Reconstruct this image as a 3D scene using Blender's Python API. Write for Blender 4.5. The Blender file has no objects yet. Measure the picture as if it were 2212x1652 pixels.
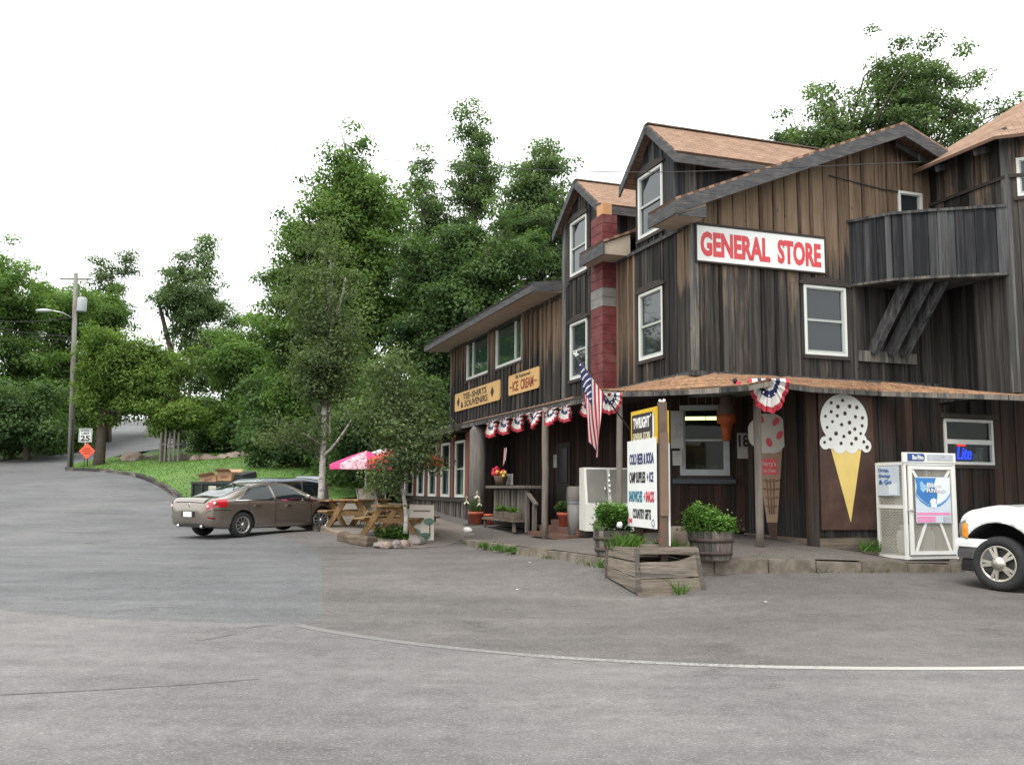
import bpy, bmesh, random, math
import numpy as np
from math import sin, cos, tan, pi, radians, sqrt, atan2
from mathutils import Vector, Matrix
from mathutils.geometry import delaunay_2d_cdt
random.seed(7); RNG = np.random.default_rng(7)
SC = bpy.context.scene; COL = SC.collection

# ---------------------------------------------------------------- camera, sky, sun, exposure
FPX, PITCH, ROLL, AZ, CZ = 2030.0, radians(6.53), radians(-.49), radians(19.1), 1.5
cp, sp, cr, sr = cos(PITCH), sin(PITCH), cos(ROLL), sin(ROLL)
RT = np.array([cr, sp*sr, -cp*sr]); UPV = np.array([sr, -sp*cr, cp*cr]); FW = np.array([0, cp, sp])
CAM = np.array([0, 0, CZ])
cam = bpy.data.cameras.new('camera'); camo = bpy.data.objects.new('camera', cam); COL.objects.link(camo)
cam.sensor_width = 36; cam.lens = FPX/2212*36; cam.clip_end = 2000; cam.clip_start = .05
camo.matrix_world = Matrix(((RT[0], UPV[0], -FW[0], 0), (RT[1], UPV[1], -FW[1], 0), (RT[2], UPV[2], -FW[2], CZ), (0, 0, 0, 1)))
SC.camera = camo
SC.cycles.max_bounces = 5; SC.cycles.diffuse_bounces = 3; SC.cycles.glossy_bounces = 3; SC.cycles.transparent_max_bounces = 6; SC.cycles.volume_bounces = 0
wd = bpy.data.worlds.new('World'); SC.world = wd; wd.use_nodes = True
nt = wd.node_tree; bg = nt.nodes['Background']
sky = nt.nodes.new('ShaderNodeTexSky'); sky.sky_type = 'NISHITA'; sky.sun_disc = False
SUN_EL, SUN_AZ = radians(58), radians(205)
sky.sun_elevation = SUN_EL; sky.sun_rotation = SUN_AZ; sky.dust_density = 6; sky.air_density = 1
mixw = nt.nodes.new('ShaderNodeMix'); mixw.data_type = 'RGBA'; mixw.inputs[0].default_value = .86
mixw.inputs[7].default_value = (7.0, 7.15, 6.95, 1)          # the even white cloud layer
nt.links.new(sky.outputs[0], mixw.inputs[6]); nt.links.new(mixw.outputs[2], bg.inputs[0]); bg.inputs[1].default_value = .12
sl = bpy.data.lights.new('sun', 'SUN'); sl.energy = .9; sl.angle = radians(25); sl.color = (1, .97, .92)
so = bpy.data.objects.new('sun', sl); COL.objects.link(so)
sd = Vector((sin(SUN_AZ)*cos(SUN_EL), cos(SUN_AZ)*cos(SUN_EL), sin(SUN_EL)))
so.rotation_euler = (-sd).to_track_quat('-Z', 'Y').to_euler(); so.location = (0, 0, 30)
SC.view_settings.view_transform = 'Standard'; SC.view_settings.look = 'None'
SC.view_settings.gamma = 1; SC.view_settings.use_curve_mapping = False; SC.view_settings.exposure = 1.3

# ---------------------------------------------------------------- survey helpers (sight lines onto real planes)
def ray(px, py): return FW + RT*(px-1106)/FPX + UPV*(826-py)/FPX
def atY(px, py, Y):
    d = ray(px, py); return CAM + d*Y/d[1]
B0 = atY(1500, 800, 16.2); B0[2] = 0
Ux = np.array([cos(AZ), sin(AZ), 0]); Vx = np.array([-sin(AZ), cos(AZ), 0])
def loc(P):
    d = np.array(P)-B0; return np.array([d@Ux, d@Vx, d[2]])
def wor(u, v, z): return B0 + Ux*u + Vx*v + np.array([0, 0, z])
def onz(px, py, z):
    d = ray(px, py); return CAM + d*(z-CZ)/d[2]

class TPS:
    def __init__(s, pts, reg=1e-3):
        P = np.array(pts, float); s.p = P[:, :2]; n = len(P)
        K = s.k(np.linalg.norm(s.p[:, None]-s.p[None], axis=2)) + np.eye(n)*reg
        A = np.zeros((n+3, n+3)); A[:n, :n] = K; A[:n, n] = 1; A[:n, n+1:] = s.p; A[n, :n] = 1; A[n+1:, :n] = s.p.T
        s.w = np.linalg.solve(A, np.append(P[:, 2], [0, 0, 0]))
    def k(s, r): return -np.sqrt(r*r+1.5)
    def __call__(s, x, y):
        q = np.stack([np.ravel(x), np.ravel(y)], 1).astype(float); n = len(s.p)
        r = s.k(np.linalg.norm(q[:, None]-s.p[None], axis=2))
        z = r@s.w[:n] + s.w[n] + q@s.w[n+1:]
        return z if z.size > 1 else float(z[0])
TER = TPS([(0,-3,0),(0,5.4,0),(-8,5,0),(8,5,0),(-2.6,10.8,.0),(4.5,8.4,0),(9,9,0),(1.8,13.4,.05),(7.2,14,.1),(12,14,.1),(2.9,12,.03),(-3,14,.12),
  (1.52,14.6,.27),(2.96,14.67,.25),(8.3,16.9,.17),(14,18.3,.15),(-1.1,21.6,.24),(.2,18,.26),(-6.6,23.3,.3),(-5,25.5,.38),(-2.7,21,.2),(-4.7,24,.42),
  (-12.4,35,.98),(-12.9,37.9,1.18),(-26,54,2.34),(-22,55,3.0),(-16,55,3.1),(-11.4,47,3.0),(-36,67,3.4),(-29.2,62,3.5),(-27.1,70,4.45),(-29,78,5.64),(-36,90,6.94),(-40,98,8.5),
  (-10,31,.6),(-7.5,30,.4),(-20,35,.98),(-30,45,1.6),(-15,25,.35),(-25,25,.5),(-12,15,.1),(0,60,4.5),(20,60,6),(-60,80,5),(-60,40,2.6),(40,40,2),(0,45,2.5),(20,25,.5),
  (40,10,0),(-40,10,0),(0,-20,0),(-40,-20,0),(40,-20,0),(-20,110,9),(-60,110,9),(40,110,9),(200,200,16),(-200,200,16),(-200,-100,0),(200,-100,0),(4,19,.45),(2,25,.5),(6,30,1),(-2,35,1)], .05)
def gz(x, y): return float(TER(x, y))
def ong(px, py, dz=0.):
    d = ray(px, py); t = 3.; prev = 3.
    while t < 150:
        P = CAM+d*t
        if P[2] < gz(P[0], P[1])+dz: break
        prev = t; t += .25
    a, b = prev, t
    for _ in range(14):
        m = (a+b)/2; P = CAM+d*m
        if P[2] < gz(P[0], P[1])+dz: b = m
        else: a = m
    return CAM+d*b

# ---------------------------------------------------------------- materials
MATS = {}
def _nodes(name):
    m = bpy.data.materials.new(name); m.use_nodes = True; t = m.node_tree
    return m, t, t.nodes['Principled BSDF']
def N(t, kind, **kw):
    n = t.nodes.new(kind)
    for k, v in kw.items(): setattr(n, k, v)
    return n
def coords(t, stretch, kind='Object'):
    tc = N(t, 'ShaderNodeTexCoord'); mp = N(t, 'ShaderNodeMapping'); mp.inputs['Scale'].default_value = stretch
    t.links.new(tc.outputs[kind], mp.inputs[0]); return mp.outputs[0]
def noise(t, vec, scale, detail=3, rough=.55):
    n = N(t, 'ShaderNodeTexNoise'); n.inputs['Scale'].default_value = scale; n.inputs['Detail'].default_value = detail; n.inputs['Roughness'].default_value = rough
    t.links.new(vec, n.inputs['Vector']); return n.outputs['Fac']
def ramp(t, fac, stops):
    r = N(t, 'ShaderNodeValToRGB'); e = r.color_ramp.elements
    while len(e) < len(stops): e.new(.5)
    for i, (p, c) in enumerate(stops): e[i].position = p; e[i].color = (*c, 1) if len(c) == 3 else c
    t.links.new(fac, r.inputs[0]); return r.outputs[0]
def mix(t, fac, a, b, mode='MIX'):
    m = N(t, 'ShaderNodeMix', data_type='RGBA', blend_type=mode)
    for s, v in ((0, fac), (6, a), (7, b)):
        if hasattr(v, 'links') or hasattr(v, 'is_linked'): t.links.new(v, m.inputs[s])
        else: m.inputs[s].default_value = v if s == 0 else (*v, 1)
    return m.outputs[2]
def mth(t, op, a, b=None, c=None, clamp=False):
    m = N(t, 'ShaderNodeMath', operation=op, use_clamp=clamp)
    for i, v in enumerate((a, b, c)):
        if v is None: continue
        if hasattr(v, 'is_linked'): t.links.new(v, m.inputs[i])
        else: m.inputs[i].default_value = v
    return m.outputs[0]
def bump(t, p, h, strength, dist=.01):
    b = N(t, 'ShaderNodeBump'); b.inputs['Strength'].default_value = strength; b.inputs['Distance'].default_value = dist
    t.links.new(h, b.inputs['Height']); t.links.new(b.outputs[0], p.inputs['Normal'])
def attr(t, name):
    a = N(t, 'ShaderNodeAttribute'); a.attribute_name = name; return a.outputs['Fac']

def M(name, col, rough=.7, var=.18, scale=6., stretch=(1, 1, 1), bmp=0., bsc=60., metal=0., spec=.4, coat=0., emit=0., kind='Object', dirt=None):
    if name in MATS: return MATS[name]
    m, t, p = _nodes(name); v = coords(t, stretch, kind)
    f = noise(t, v, scale, 5)
    lo = tuple(max(0, c*(1-var)) for c in col); hi = tuple(min(1, c*(1+var)) for c in col)
    c = ramp(t, f, [(.3, lo), (.7, hi)])
    if dirt:
        f2 = noise(t, v, scale*.37+.4, 6, .7); c = mix(t, ramp(t, f2, [(.48, (0,0,0)), (.68, (1,1,1))]), c, dirt)
    t.links.new(c, p.inputs['Base Color']); p.inputs['Roughness'].default_value = rough
    p.inputs['Metallic'].default_value = metal; p.inputs['Specular IOR Level'].default_value = spec
    p.inputs['Coat Weight'].default_value = coat; p.inputs['Coat Roughness'].default_value = .06
    if emit: t.links.new(c, p.inputs['Emission Color']); p.inputs['Emission Strength'].default_value = emit
    if bmp: bump(t, p, noise(t, v, bsc, 4), bmp)
    MATS[name] = m; return m

def wood(name, brown=((.060,.038,.026),(.225,.158,.108)), grey=((.0075,.007,.007),(.088,.080,.075)), bias=0., ax='z'):
    m, t, p = _nodes(name); v = coords(t, (1, 1, 1))
    S3 = {'z': lambda a, b: (a, a, b), 'h': lambda a, b: (b*1.6, b*1.6, a), 'x': lambda a, b: (b, a, a)}[ax]
    big = noise(t, coords(t, S3(4.5, .55)), 1, 5, .6)
    fine = noise(t, coords(t, S3(38, 1.6)), 1, 5, .65)
    streak = noise(t, coords(t, S3(13, .35)), 1, 4, .6)
    rnd, tone = attr(t, 'rnd'), attr(t, 'tone')
    wv = N(t, 'ShaderNodeTexVoronoi'); wv.inputs['Scale'].default_value = 1.0
    t.links.new(coords(t, (5.5, 5.5, 1.7)), wv.inputs['Vector'])
    knot = ramp(t, wv.outputs['Distance'], [(.05, (1,1,1)), (.10, (0,0,0))])
    a = mth(t, 'ADD', mth(t, 'MULTIPLY', mth(t, 'SUBTRACT', big, .5), 1.5), mth(t, 'MULTIPLY', mth(t, 'SUBTRACT', rnd, .5), .28))
    a = mth(t, 'ADD', a, mth(t, 'ADD', tone, bias))
    a = mth(t, 'ADD', a, mth(t, 'MULTIPLY', mth(t, 'SUBTRACT', fine, .5), .5))
    mask = N(t, 'ShaderNodeMapRange', interpolation_type='SMOOTHSTEP'); mask.inputs[1].default_value = .28; mask.inputs[2].default_value = .72
    t.links.new(a, mask.inputs[0])
    f2 = mth(t, 'ADD', mth(t, 'ADD', mth(t, 'MULTIPLY', fine, .62), mth(t, 'MULTIPLY', streak, .38)), mth(t, 'MULTIPLY', mth(t, 'SUBTRACT', rnd, .5), .28))
    b = ramp(t, f2, [(.34, brown[0]), (.68, brown[1])])
    s2 = mth(t, 'ADD', mth(t, 'MULTIPLY', streak, .75), mth(t, 'MULTIPLY', fine, .35))
    s2 = mth(t, 'ADD', s2, mth(t, 'MULTIPLY', mth(t, 'SUBTRACT', rnd, .5), .25))
    g = ramp(t, s2, [(.42, grey[0]), (.6, tuple(x*.4 for x in grey[1])), (.82, grey[1])])
    c = mix(t, mask.outputs[0], g, b)
    c = mix(t, mth(t, 'MULTIPLY', knot, .7), c, (.035, .02, .012))
    t.links.new(c, p.inputs['Base Color']); p.inputs['Roughness'].default_value = .85; p.inputs['Specular IOR Level'].default_value = .25
    bump(t, p, fine, .5, .006); MATS[name] = m; return m

def leafmat(name, dark, light, trans=.35):
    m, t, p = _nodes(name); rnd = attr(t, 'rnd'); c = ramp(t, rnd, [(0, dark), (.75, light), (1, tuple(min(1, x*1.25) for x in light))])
    t.links.new(c, p.inputs['Base Color']); p.inputs['Roughness'].default_value = .7; p.inputs['Specular IOR Level'].default_value = .12
    tr = N(t, 'ShaderNodeBsdfTranslucent'); t.links.new(mix(t, 1., c, (1.1, 1.25, .5), 'MULTIPLY'), tr.inputs[0])
    ms = N(t, 'ShaderNodeMixShader'); ms.inputs[0].default_value = trans
    t.links.new(p.outputs[0], ms.inputs[1]); t.links.new(tr.outputs[0], ms.inputs[2]); t.links.new(ms.outputs[0], t.nodes['Material Output'].inputs[0])
    MATS[name] = m; return m

def glass(name, tint=(.02,.024,.03), clear=0.):
    m, t, p = _nodes(name); p.inputs['Base Color'].default_value = (*tint, 1); p.inputs['Roughness'].default_value = .03; p.inputs['Specular IOR Level'].default_value = .6
    v = coords(t, (1, 1, 1)); bump(t, p, noise(t, v, 1.3, 2), .05, .02)
    if clear:
        tr = N(t, 'ShaderNodeBsdfTransparent'); tr.inputs[0].default_value = (.8, .86, .84, 1); ms = N(t, 'ShaderNodeMixShader'); ms.inputs[0].default_value = clear
        t.links.new(p.outputs[0], ms.inputs[1]); t.links.new(tr.outputs[0], ms.inputs[2]); t.links.new(ms.outputs[0], t.nodes['Material Output'].inputs[0])
    MATS[name] = m; return m

def asphalt(name, base, warm, speck=.5, patch=None):
    m, t, p = _nodes(name); v = coords(t, (1, 1, 1))
    a = noise(t, v, .35, 6, .65); b = noise(t, v, 55, 3, .7); c3 = noise(t, coords(t, (1, 1, 1)), 5, 5, .6)
    c = ramp(t, a, [(.32, base), (.68, warm)])
    c = mix(t, 1., c, ramp(t, b, [(.3, (1-speck,)*3), (.5, (1, 1, 1)), (.7, (1+speck*1.2,)*3)]), 'MULTIPLY')
    c = mix(t, 1., c, ramp(t, c3, [(.3, (.84,)*3), (.7, (1.12,)*3)]), 'MULTIPLY')
    big2 = noise(t, v, .11, 5, .7); c = mix(t, 1., c, ramp(t, big2, [(.35, (.80,.80,.81)), (.52, (1,1,1)), (.68, (1.22,1.2,1.17))]), 'MULTIPLY')
    stn = noise(t, coords(t, (1, 1, 1)), .8, 6, .75); c = mix(t, 1., c, ramp(t, stn, [(.30, (.66,.65,.65)), (.42, (1,1,1))]), 'MULTIPLY')   # oil and damp stains
    st = noise(t, coords(t, (.25, 1.4, 1)), 1.1, 5, .6)           # tyre-polished streaks
    c = mix(t, 1., c, ramp(t, st, [(.3, (.8,)*3), (.55, (1,)*3), (.75, (1.16,)*3)]), 'MULTIPLY')
    vo = N(t, 'ShaderNodeTexVoronoi'); vo.inputs['Scale'].default_value = 75; t.links.new(v, vo.inputs['Vector'])
    pale = mth(t, 'MULTIPLY', mth(t, 'GREATER_THAN', N_sep(t, vo.outputs['Color']), .90), .16)
    c = mix(t, pale, c, (.5, .48, .46))
    t.links.new(c, p.inputs['Base Color']); p.inputs['Roughness'].default_value = .8; p.inputs['Specular IOR Level'].default_value = .3
    bump(t, p, b, .5, .006); MATS[name] = m; return m
def N_sep(t, col):
    s = N(t, 'ShaderNodeSeparateColor'); t.links.new(col, s.inputs[0]); return s.outputs[0]

def shingle(name, c1, c2, c3):
    m, t, p = _nodes(name)
    uvn = N(t, 'ShaderNodeUVMap')
    br = N(t, 'ShaderNodeTexBrick'); t.links.new(uvn.outputs[0], br.inputs['Vector'])
    br.inputs['Scale'].default_value = 1; br.inputs['Brick Width'].default_value = .24; br.inputs['Row Height'].default_value = .125
    br.inputs['Mortar Size'].default_value = .006; br.inputs['Color1'].default_value = (*c1, 1); br.inputs['Color2'].default_value = (*c2, 1); br.inputs['Mortar'].default_value = (*c3, 1)
    f = noise(t, coords(t, (1, 1, 1)), 3, 6, .7)
    c = mix(t, 1., br.outputs[0], ramp(t, f, [(.3, (.75,)*3), (.7, (1.15,)*3)]), 'MULTIPLY')
    t.links.new(c, p.inputs['Base Color']); p.inputs['Roughness'].default_value = .95; p.inputs['Specular IOR Level'].default_value = .1
    bump(t, p, br.outputs['Fac'], -.6, .008); MATS[name] = m; return m

BOARD = wood('weathered board')
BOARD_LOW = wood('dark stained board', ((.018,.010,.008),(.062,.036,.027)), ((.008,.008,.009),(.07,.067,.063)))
BOARD_RED = wood('red brown board', ((.022,.010,.009),(.060,.030,.023)), ((.015,.011,.010),(.05,.04,.034)))
BOARD_BAL = wood('dark grey balcony board', ((.05,.043,.038),(.13,.115,.10)), ((.012,.013,.016),(.105,.107,.112)))
BOARD_GREY = wood('silvery grey board', ((.08,.07,.06),(.22,.195,.17)), ((.02,.021,.024),(.17,.17,.172)))
TIMBER = wood('old timber', ((.09,.068,.05),(.235,.19,.15)), ((.04,.036,.032),(.17,.158,.145)), ax='h')
FASCIA = M('grey fascia', (.058,.058,.062), .85, .5, 3, (2, 2, 14), .3, 30, dirt=(.115,.11,.108))
SOFFIT = M('beige soffit', (.40,.33,.27), .8, .12, 2)
WHITE = M('white paint', (.72,.72,.70), .5, .05, 3)
VINYL = M('white vinyl frame', (.60,.61,.58), .45, .05, 4)
DARKFR = M('dark window trim', (.035,.028,.024), .8, .4, 8, (8, 8, 1))
GLASS = glass('window glass'); GLASSG = glass('green tinted glass', (.022,.045,.036)); GLASSC = glass('clear pane', (.03,.035,.035), .78)  # GLASSG only has a greener base tint
SHING = shingle('tan asphalt shingle', (.31,.205,.148), (.255,.165,.118), (.13,.08,.06))
CEDAR = M('split cedar shake', (.27,.155,.088), .85, .45, 9, (3, 1, 1), .8, 22, dirt=(.14,.075,.045))
BLACK = M('black', (.012,.012,.013), .6, .2, 4); RUBBER = M('tyre rubber', (.022,.022,.024), .85, .25, 20, bmp=.3, bsc=90)
RED = M('sign red', (.56,.055,.07), .5, .06, 4); TERRA = M('terracotta', (.42,.10,.055), .75, .15, 7)
GREYPL = M('grey plastic', (.16,.155,.15), .6, .1, 5); STEEL = M('brushed steel', (.45,.45,.46), .35, .12, 12, metal=1); CHROME = M('chrome', (.75,.75,.74), .12, .1, 6, metal=1)
WIRE = M('wire', (.03,.03,.032), .6, .1, 4)
BARK = M('bark', (.075,.058,.045), .95, .45, 9, (3, 3, .8), 1., 25)
BIRCHB = M('birch bark', (.42,.40,.37), .8, .22, 5, (2, 2, 5), .5, 30, dirt=(.07,.06,.055))
STONE = M('rock', (.30,.225,.19), .9, .3, 3, bmp=.8, bsc=9, dirt=(.18,.165,.15)); STONEG = M('grey rock', (.23,.21,.195), .9, .3, 4, bmp=.8, bsc=10)

# ---------------------------------------------------------------- mesh helpers
class MB:
    def __init__(s): s.v = []; s.f = []; s.m = []; s.tone = []; s.rnd = []; s.uv = None; s.sm = []
    def add(s, vs, fs, mi=0, tone=.5, rnd=.5, smooth=False):
        o = len(s.v); s.v += [tuple(float(c) for c in v) for v in vs]
        s.tone += list(tone) if hasattr(tone, '__len__') else [tone]*len(vs); s.rnd += [rnd]*len(vs)
        s.f += [tuple(i+o for i in f) for f in fs]; s.m += [mi]*len(fs); s.sm += [smooth]*len(fs); return s
    def hexa(s, b, t, **k):           # bottom ring of 4, top ring of 4
        return s.add(list(b)+list(t), [(3,2,1,0),(4,5,6,7),(0,1,5,4),(1,2,6,5),(2,3,7,6),(3,0,4,7)], **k)
    def box(s, a, b, **k):
        x0, y0, z0 = a; x1, y1, z1 = b
        return s.hexa([(x0,y0,z0),(x1,y0,z0),(x1,y1,z0),(x0,y1,z0)], [(x0,y0,z1),(x1,y0,z1),(x1,y1,z1),(x0,y1,z1)], **k)
    def bar(s, p, q, w, h=None, up=(0, 0, 1), **k):
        p, q = Vector(p), Vector(q); d = (q-p).normalized(); u = Vector(up)
        if abs(d.dot(u)) > .98: u = Vector((1, 0, 0))
        x = d.cross(u).normalized()*(w/2); y = x.cross(d).normalized()*((h or w)/2)
        return s.hexa([p-x-y, p+x-y, p+x+y, p-x+y], [q-x-y, q+x-y, q+x+y, q-x+y], **k)
    def tube(s, pts, r, n=8, cap=True, **k):
        pts = [Vector(p) for p in pts]; rs = r if hasattr(r, '__len__') else [r]*len(pts); vs = []; fs = []; x = None
        for i, p in enumerate(pts):
            d = (pts[min(i+1, len(pts)-1)]-pts[max(i-1, 0)]).normalized()
            if x is None: x = d.orthogonal().normalized()
            else: x = (x-d*x.dot(d)).normalized()
            y = d.cross(x)
            for j in range(n):
                a = 2*pi*j/n; vs.append(p+(x*cos(a)+y*sin(a))*rs[i])
        for i in range(len(pts)-1):
            for j in range(n): fs.append((i*n+j, i*n+(j+1) % n, (i+1)*n+(j+1) % n, (i+1)*n+j))
        if cap: fs += [tuple(range(n))[::-1], tuple((len(pts)-1)*n+j for j in range(n))]
        k.setdefault('smooth', True); return s.add(vs, fs, **k)
    def lathe(s, prof, c=(0, 0, 0), n=20, axis='z', **k):
        vs = []; fs = []
        for r, z in prof:
            for j in range(n):
                a = 2*pi*j/n
                if axis == 'z': vs.append((c[0]+r*cos(a), c[1]+r*sin(a), c[2]+z))
                elif axis == 'y': vs.append((c[0]+r*cos(a), c[1]+z, c[2]+r*sin(a)))
                else: vs.append((c[0]+z, c[1]+r*cos(a), c[2]+r*sin(a)))
        for i in range(len(prof)-1):
            for j in range(n): fs.append((i*n+j, i*n+(j+1) % n, (i+1)*n+(j+1) % n, (i+1)*n+j))
        k.setdefault('smooth', True); return s.add(vs, fs, **k)
    def prism(s, poly, y0, y1, fr=None, **k):      # poly in x,z ; extruded along y
        n = len(poly); f = fr or (lambda x, y, z: (x, y, z))
        vs = [f(x, y0, z) for x, z in poly]+[f(x, y1, z) for x, z in poly]
        fs = [tuple(range(n)), tuple(range(2*n-1, n-1, -1))]+[(i, i+n, (i+1) % n+n, (i+1) % n) for i in range(n)]
        return s.add(vs, fs, **k)
    def ball(s, c, r, n=8, m=6, sq=(1, 1, 1), jit=0, **k):
        vs = []; fs = []; rnd = random.Random(hash((round(c[0], 3), round(c[1], 3), n)) & 0xffff)
        for i in range(m+1):
            th = pi*i/m
            for j in range(n):
                ph = 2*pi*j/n; q = 1+(rnd.random()-.5)*jit
                vs.append((c[0]+r*sq[0]*sin(th)*cos(ph)*q, c[1]+r*sq[1]*sin(th)*sin(ph)*q, c[2]+r*sq[2]*cos(th)*q))
        for i in range(m):
            for j in range(n): fs.append((i*n+j, (i+1)*n+j, (i+1)*n+(j+1) % n, i*n+(j+1) % n))
        k.setdefault('smooth', True); return s.add(vs, fs, **k)
    def mesh(s, name, mats):
        me = bpy.data.meshes.new(name); me.from_pydata(s.v, [], s.f)
        for m in (mats if isinstance(mats, (list, tuple)) else [mats]): me.materials.append(m)
        me.polygons.foreach_set('material_index', s.m); me.polygons.foreach_set('use_smooth', s.sm)
        for nm, dat in (('tone', s.tone), ('rnd', s.rnd)):
            a = me.attributes.new(nm, 'FLOAT', 'POINT'); a.data.foreach_set('value', dat)
        me.update(); return me
    def build(s, name, mats, parent=None, fix=True):
        me = s.mesh(name, mats)
        if fix:
            bm = bmesh.new(); bm.from_mesh(me); bmesh.ops.recalc_face_normals(bm, faces=bm.faces); bm.to_mesh(me); bm.free()
        o = bpy.data.objects.new(name, me); COL.objects.link(o)
        if parent: o.parent = parent
        return o
def tag(o, label, cat, group=None):
    o['label'] = label; o['category'] = cat
    if group: o['group'] = group
    return o
def thing(name, label, cat, P=(0, 0, 0), rz=0., group=None):
    o = bpy.data.objects.new(name, None); COL.objects.link(o); o.location = tuple(float(c) for c in P); o.rotation_euler = (0, 0, rz); o.empty_display_size = .2
    return tag(o, label, cat, group)
def kind(o, k): o['kind'] = k; return o
def dup(root, P, rz, label=None):
    r = root.copy(); COL.objects.link(r); r.location = tuple(float(c) for c in P); r.rotation_euler = (0, 0, rz)
    if label: r['label'] = label
    for ch in list(root.children):
        c = ch.copy(); COL.objects.link(c); c.parent = r
        for g in list(ch.children):
            d = g.copy(); COL.objects.link(d); d.parent = c
    return r
FRONT, LEFT = AZ, AZ-pi/2       # wall frames: x right along the wall, y into it, z up

def text(name, s, mat, parent, x0, x1, z0, z1, y=-.012, bold=.0, depth=.004, shear=0., fit=True):
    cu = bpy.data.curves.new('t', 'FONT'); cu.body = s; cu.offset = bold; cu.extrude = .001; cu.resolution_u = 3; cu.shear = shear
    o = bpy.data.objects.new('t', cu); COL.objects.link(o); dg = bpy.context.evaluated_depsgraph_get(); dg.update()
    me = bpy.data.meshes.new_from_object(o.evaluated_get(dg)); bpy.data.objects.remove(o); bpy.data.curves.remove(cu)
    n = len(me.vertices); co = np.empty(n*3); me.vertices.foreach_get('co', co); co = co.reshape(-1, 3)
    a, b = co.min(0), co.max(0)
    x = x0+(co[:, 0]-a[0])/(b[0]-a[0])*(x1-x0); z = z0+(co[:, 1]-a[1])/(b[1]-a[1])*(z1-z0); yy = np.where(co[:, 2] > 0, y-depth, y)
    me.vertices.foreach_set('co', np.stack([x, yy, z], 1).ravel()); me.materials.clear(); me.materials.append(mat); me.update()
    ob = bpy.data.objects.new(name, me); COL.objects.link(ob); ob.parent = parent; return ob

def sheet(name, poly, mat, hf, dz=0., step=.5, holes=()):
    pts = [Vector(p[:2]) for p in poly]; n = len(pts)
    out = []; edges = []
    for i in range(n):
        a, b = pts[i], pts[(i+1) % n]; k = max(1, int((b-a).length/step))
        for j in range(k): out.append(a+(b-a)*j/k)
    m = len(out); edges = [(i, (i+1) % m) for i in range(m)]
    xs = [p.x for p in pts]; ys = [p.y for p in pts]
    X, Y = np.meshgrid(np.arange(min(xs), max(xs), step), np.arange(min(ys), max(ys), step)); G = np.stack([X.ravel(), Y.ravel()], 1)
    ins = np.zeros(len(G), bool); pa = np.array([(p.x, p.y) for p in pts])
    for i in range(n):
        a, b = pa[i], pa[(i+1) % n]
        c = ((a[1] > G[:, 1]) != (b[1] > G[:, 1]))
        with np.errstate(divide='ignore', invalid='ignore'):
            ins ^= c & (G[:, 0] < (b[0]-a[0])*(G[:, 1]-a[1])/(b[1]-a[1]+1e-12)+a[0])
    allp = out+[Vector(g) for g in G[ins]]
    vs, es, fs, *_ = delaunay_2d_cdt(allp, edges, [], 1, 1e-5)
    xy = np.array([(v.x, v.y) for v in vs]); z = np.atleast_1d(hf(xy[:, 0], xy[:, 1]))+dz
    me = bpy.data.meshes.new(name); me.from_pydata([(x, y, zz) for (x, y), zz in zip(xy, z)], [], [tuple(f) for f in fs])
    me.materials.append(mat); me.update()
    bm = bmesh.new(); bm.from_mesh(me); bmesh.ops.recalc_face_normals(bm, faces=bm.faces)
    if sum(f.normal.z for f in bm.faces) < 0: bmesh.ops.reverse_faces(bm, faces=bm.faces)
    for f in bm.faces: f.smooth = True
    bm.to_mesh(me); bm.free()
    o = bpy.data.objects.new(name, me); COL.objects.link(o); return o

def np_quads(name, V, mat, rnd, parent=None):
    n = len(V)//4; me = bpy.data.meshes.new(name)
    me.vertices.add(4*n); me.vertices.foreach_set('co', V.astype(np.float32).ravel())
    me.loops.add(4*n); me.loops.foreach_set('vertex_index', np.arange(4*n, dtype=np.int32))
    me.polygons.add(n); me.polygons.foreach_set('loop_start', np.arange(0, 4*n, 4, dtype=np.int32))
    me.materials.append(mat); a = me.attributes.new('rnd', 'FLOAT', 'POINT'); a.data.foreach_set('value', np.repeat(rnd, 4).astype(np.float32))
    me.update(calc_edges=True)
    o = bpy.data.objects.new(name, me); COL.objects.link(o)
    if parent: o.parent = parent
    return o
def leaf_quads(C, size, up=.5, out=None):
    n = len(C); nr = RNG.normal(size=(n, 3))
    if out is None: nr[:, 2] = np.abs(nr[:, 2])+up
    else: nr = nr*.42+out; nr[:, 2] += up
    nr /= np.linalg.norm(nr, axis=1)[:, None]; t = np.cross(nr, RNG.normal(size=(n, 3))); t /= np.linalg.norm(t, axis=1)[:, None]+1e-9; b = np.cross(nr, t)
    s = (size*RNG.uniform(.6, 1.4, n))[:, None]
    return np.stack([C-t*s*.5, C-b*s*.34+nr*s*.08, C+t*s*.55-nr*s*.06, C+b*s*.34+nr*s*.08], 1).reshape(-1, 3)
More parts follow.
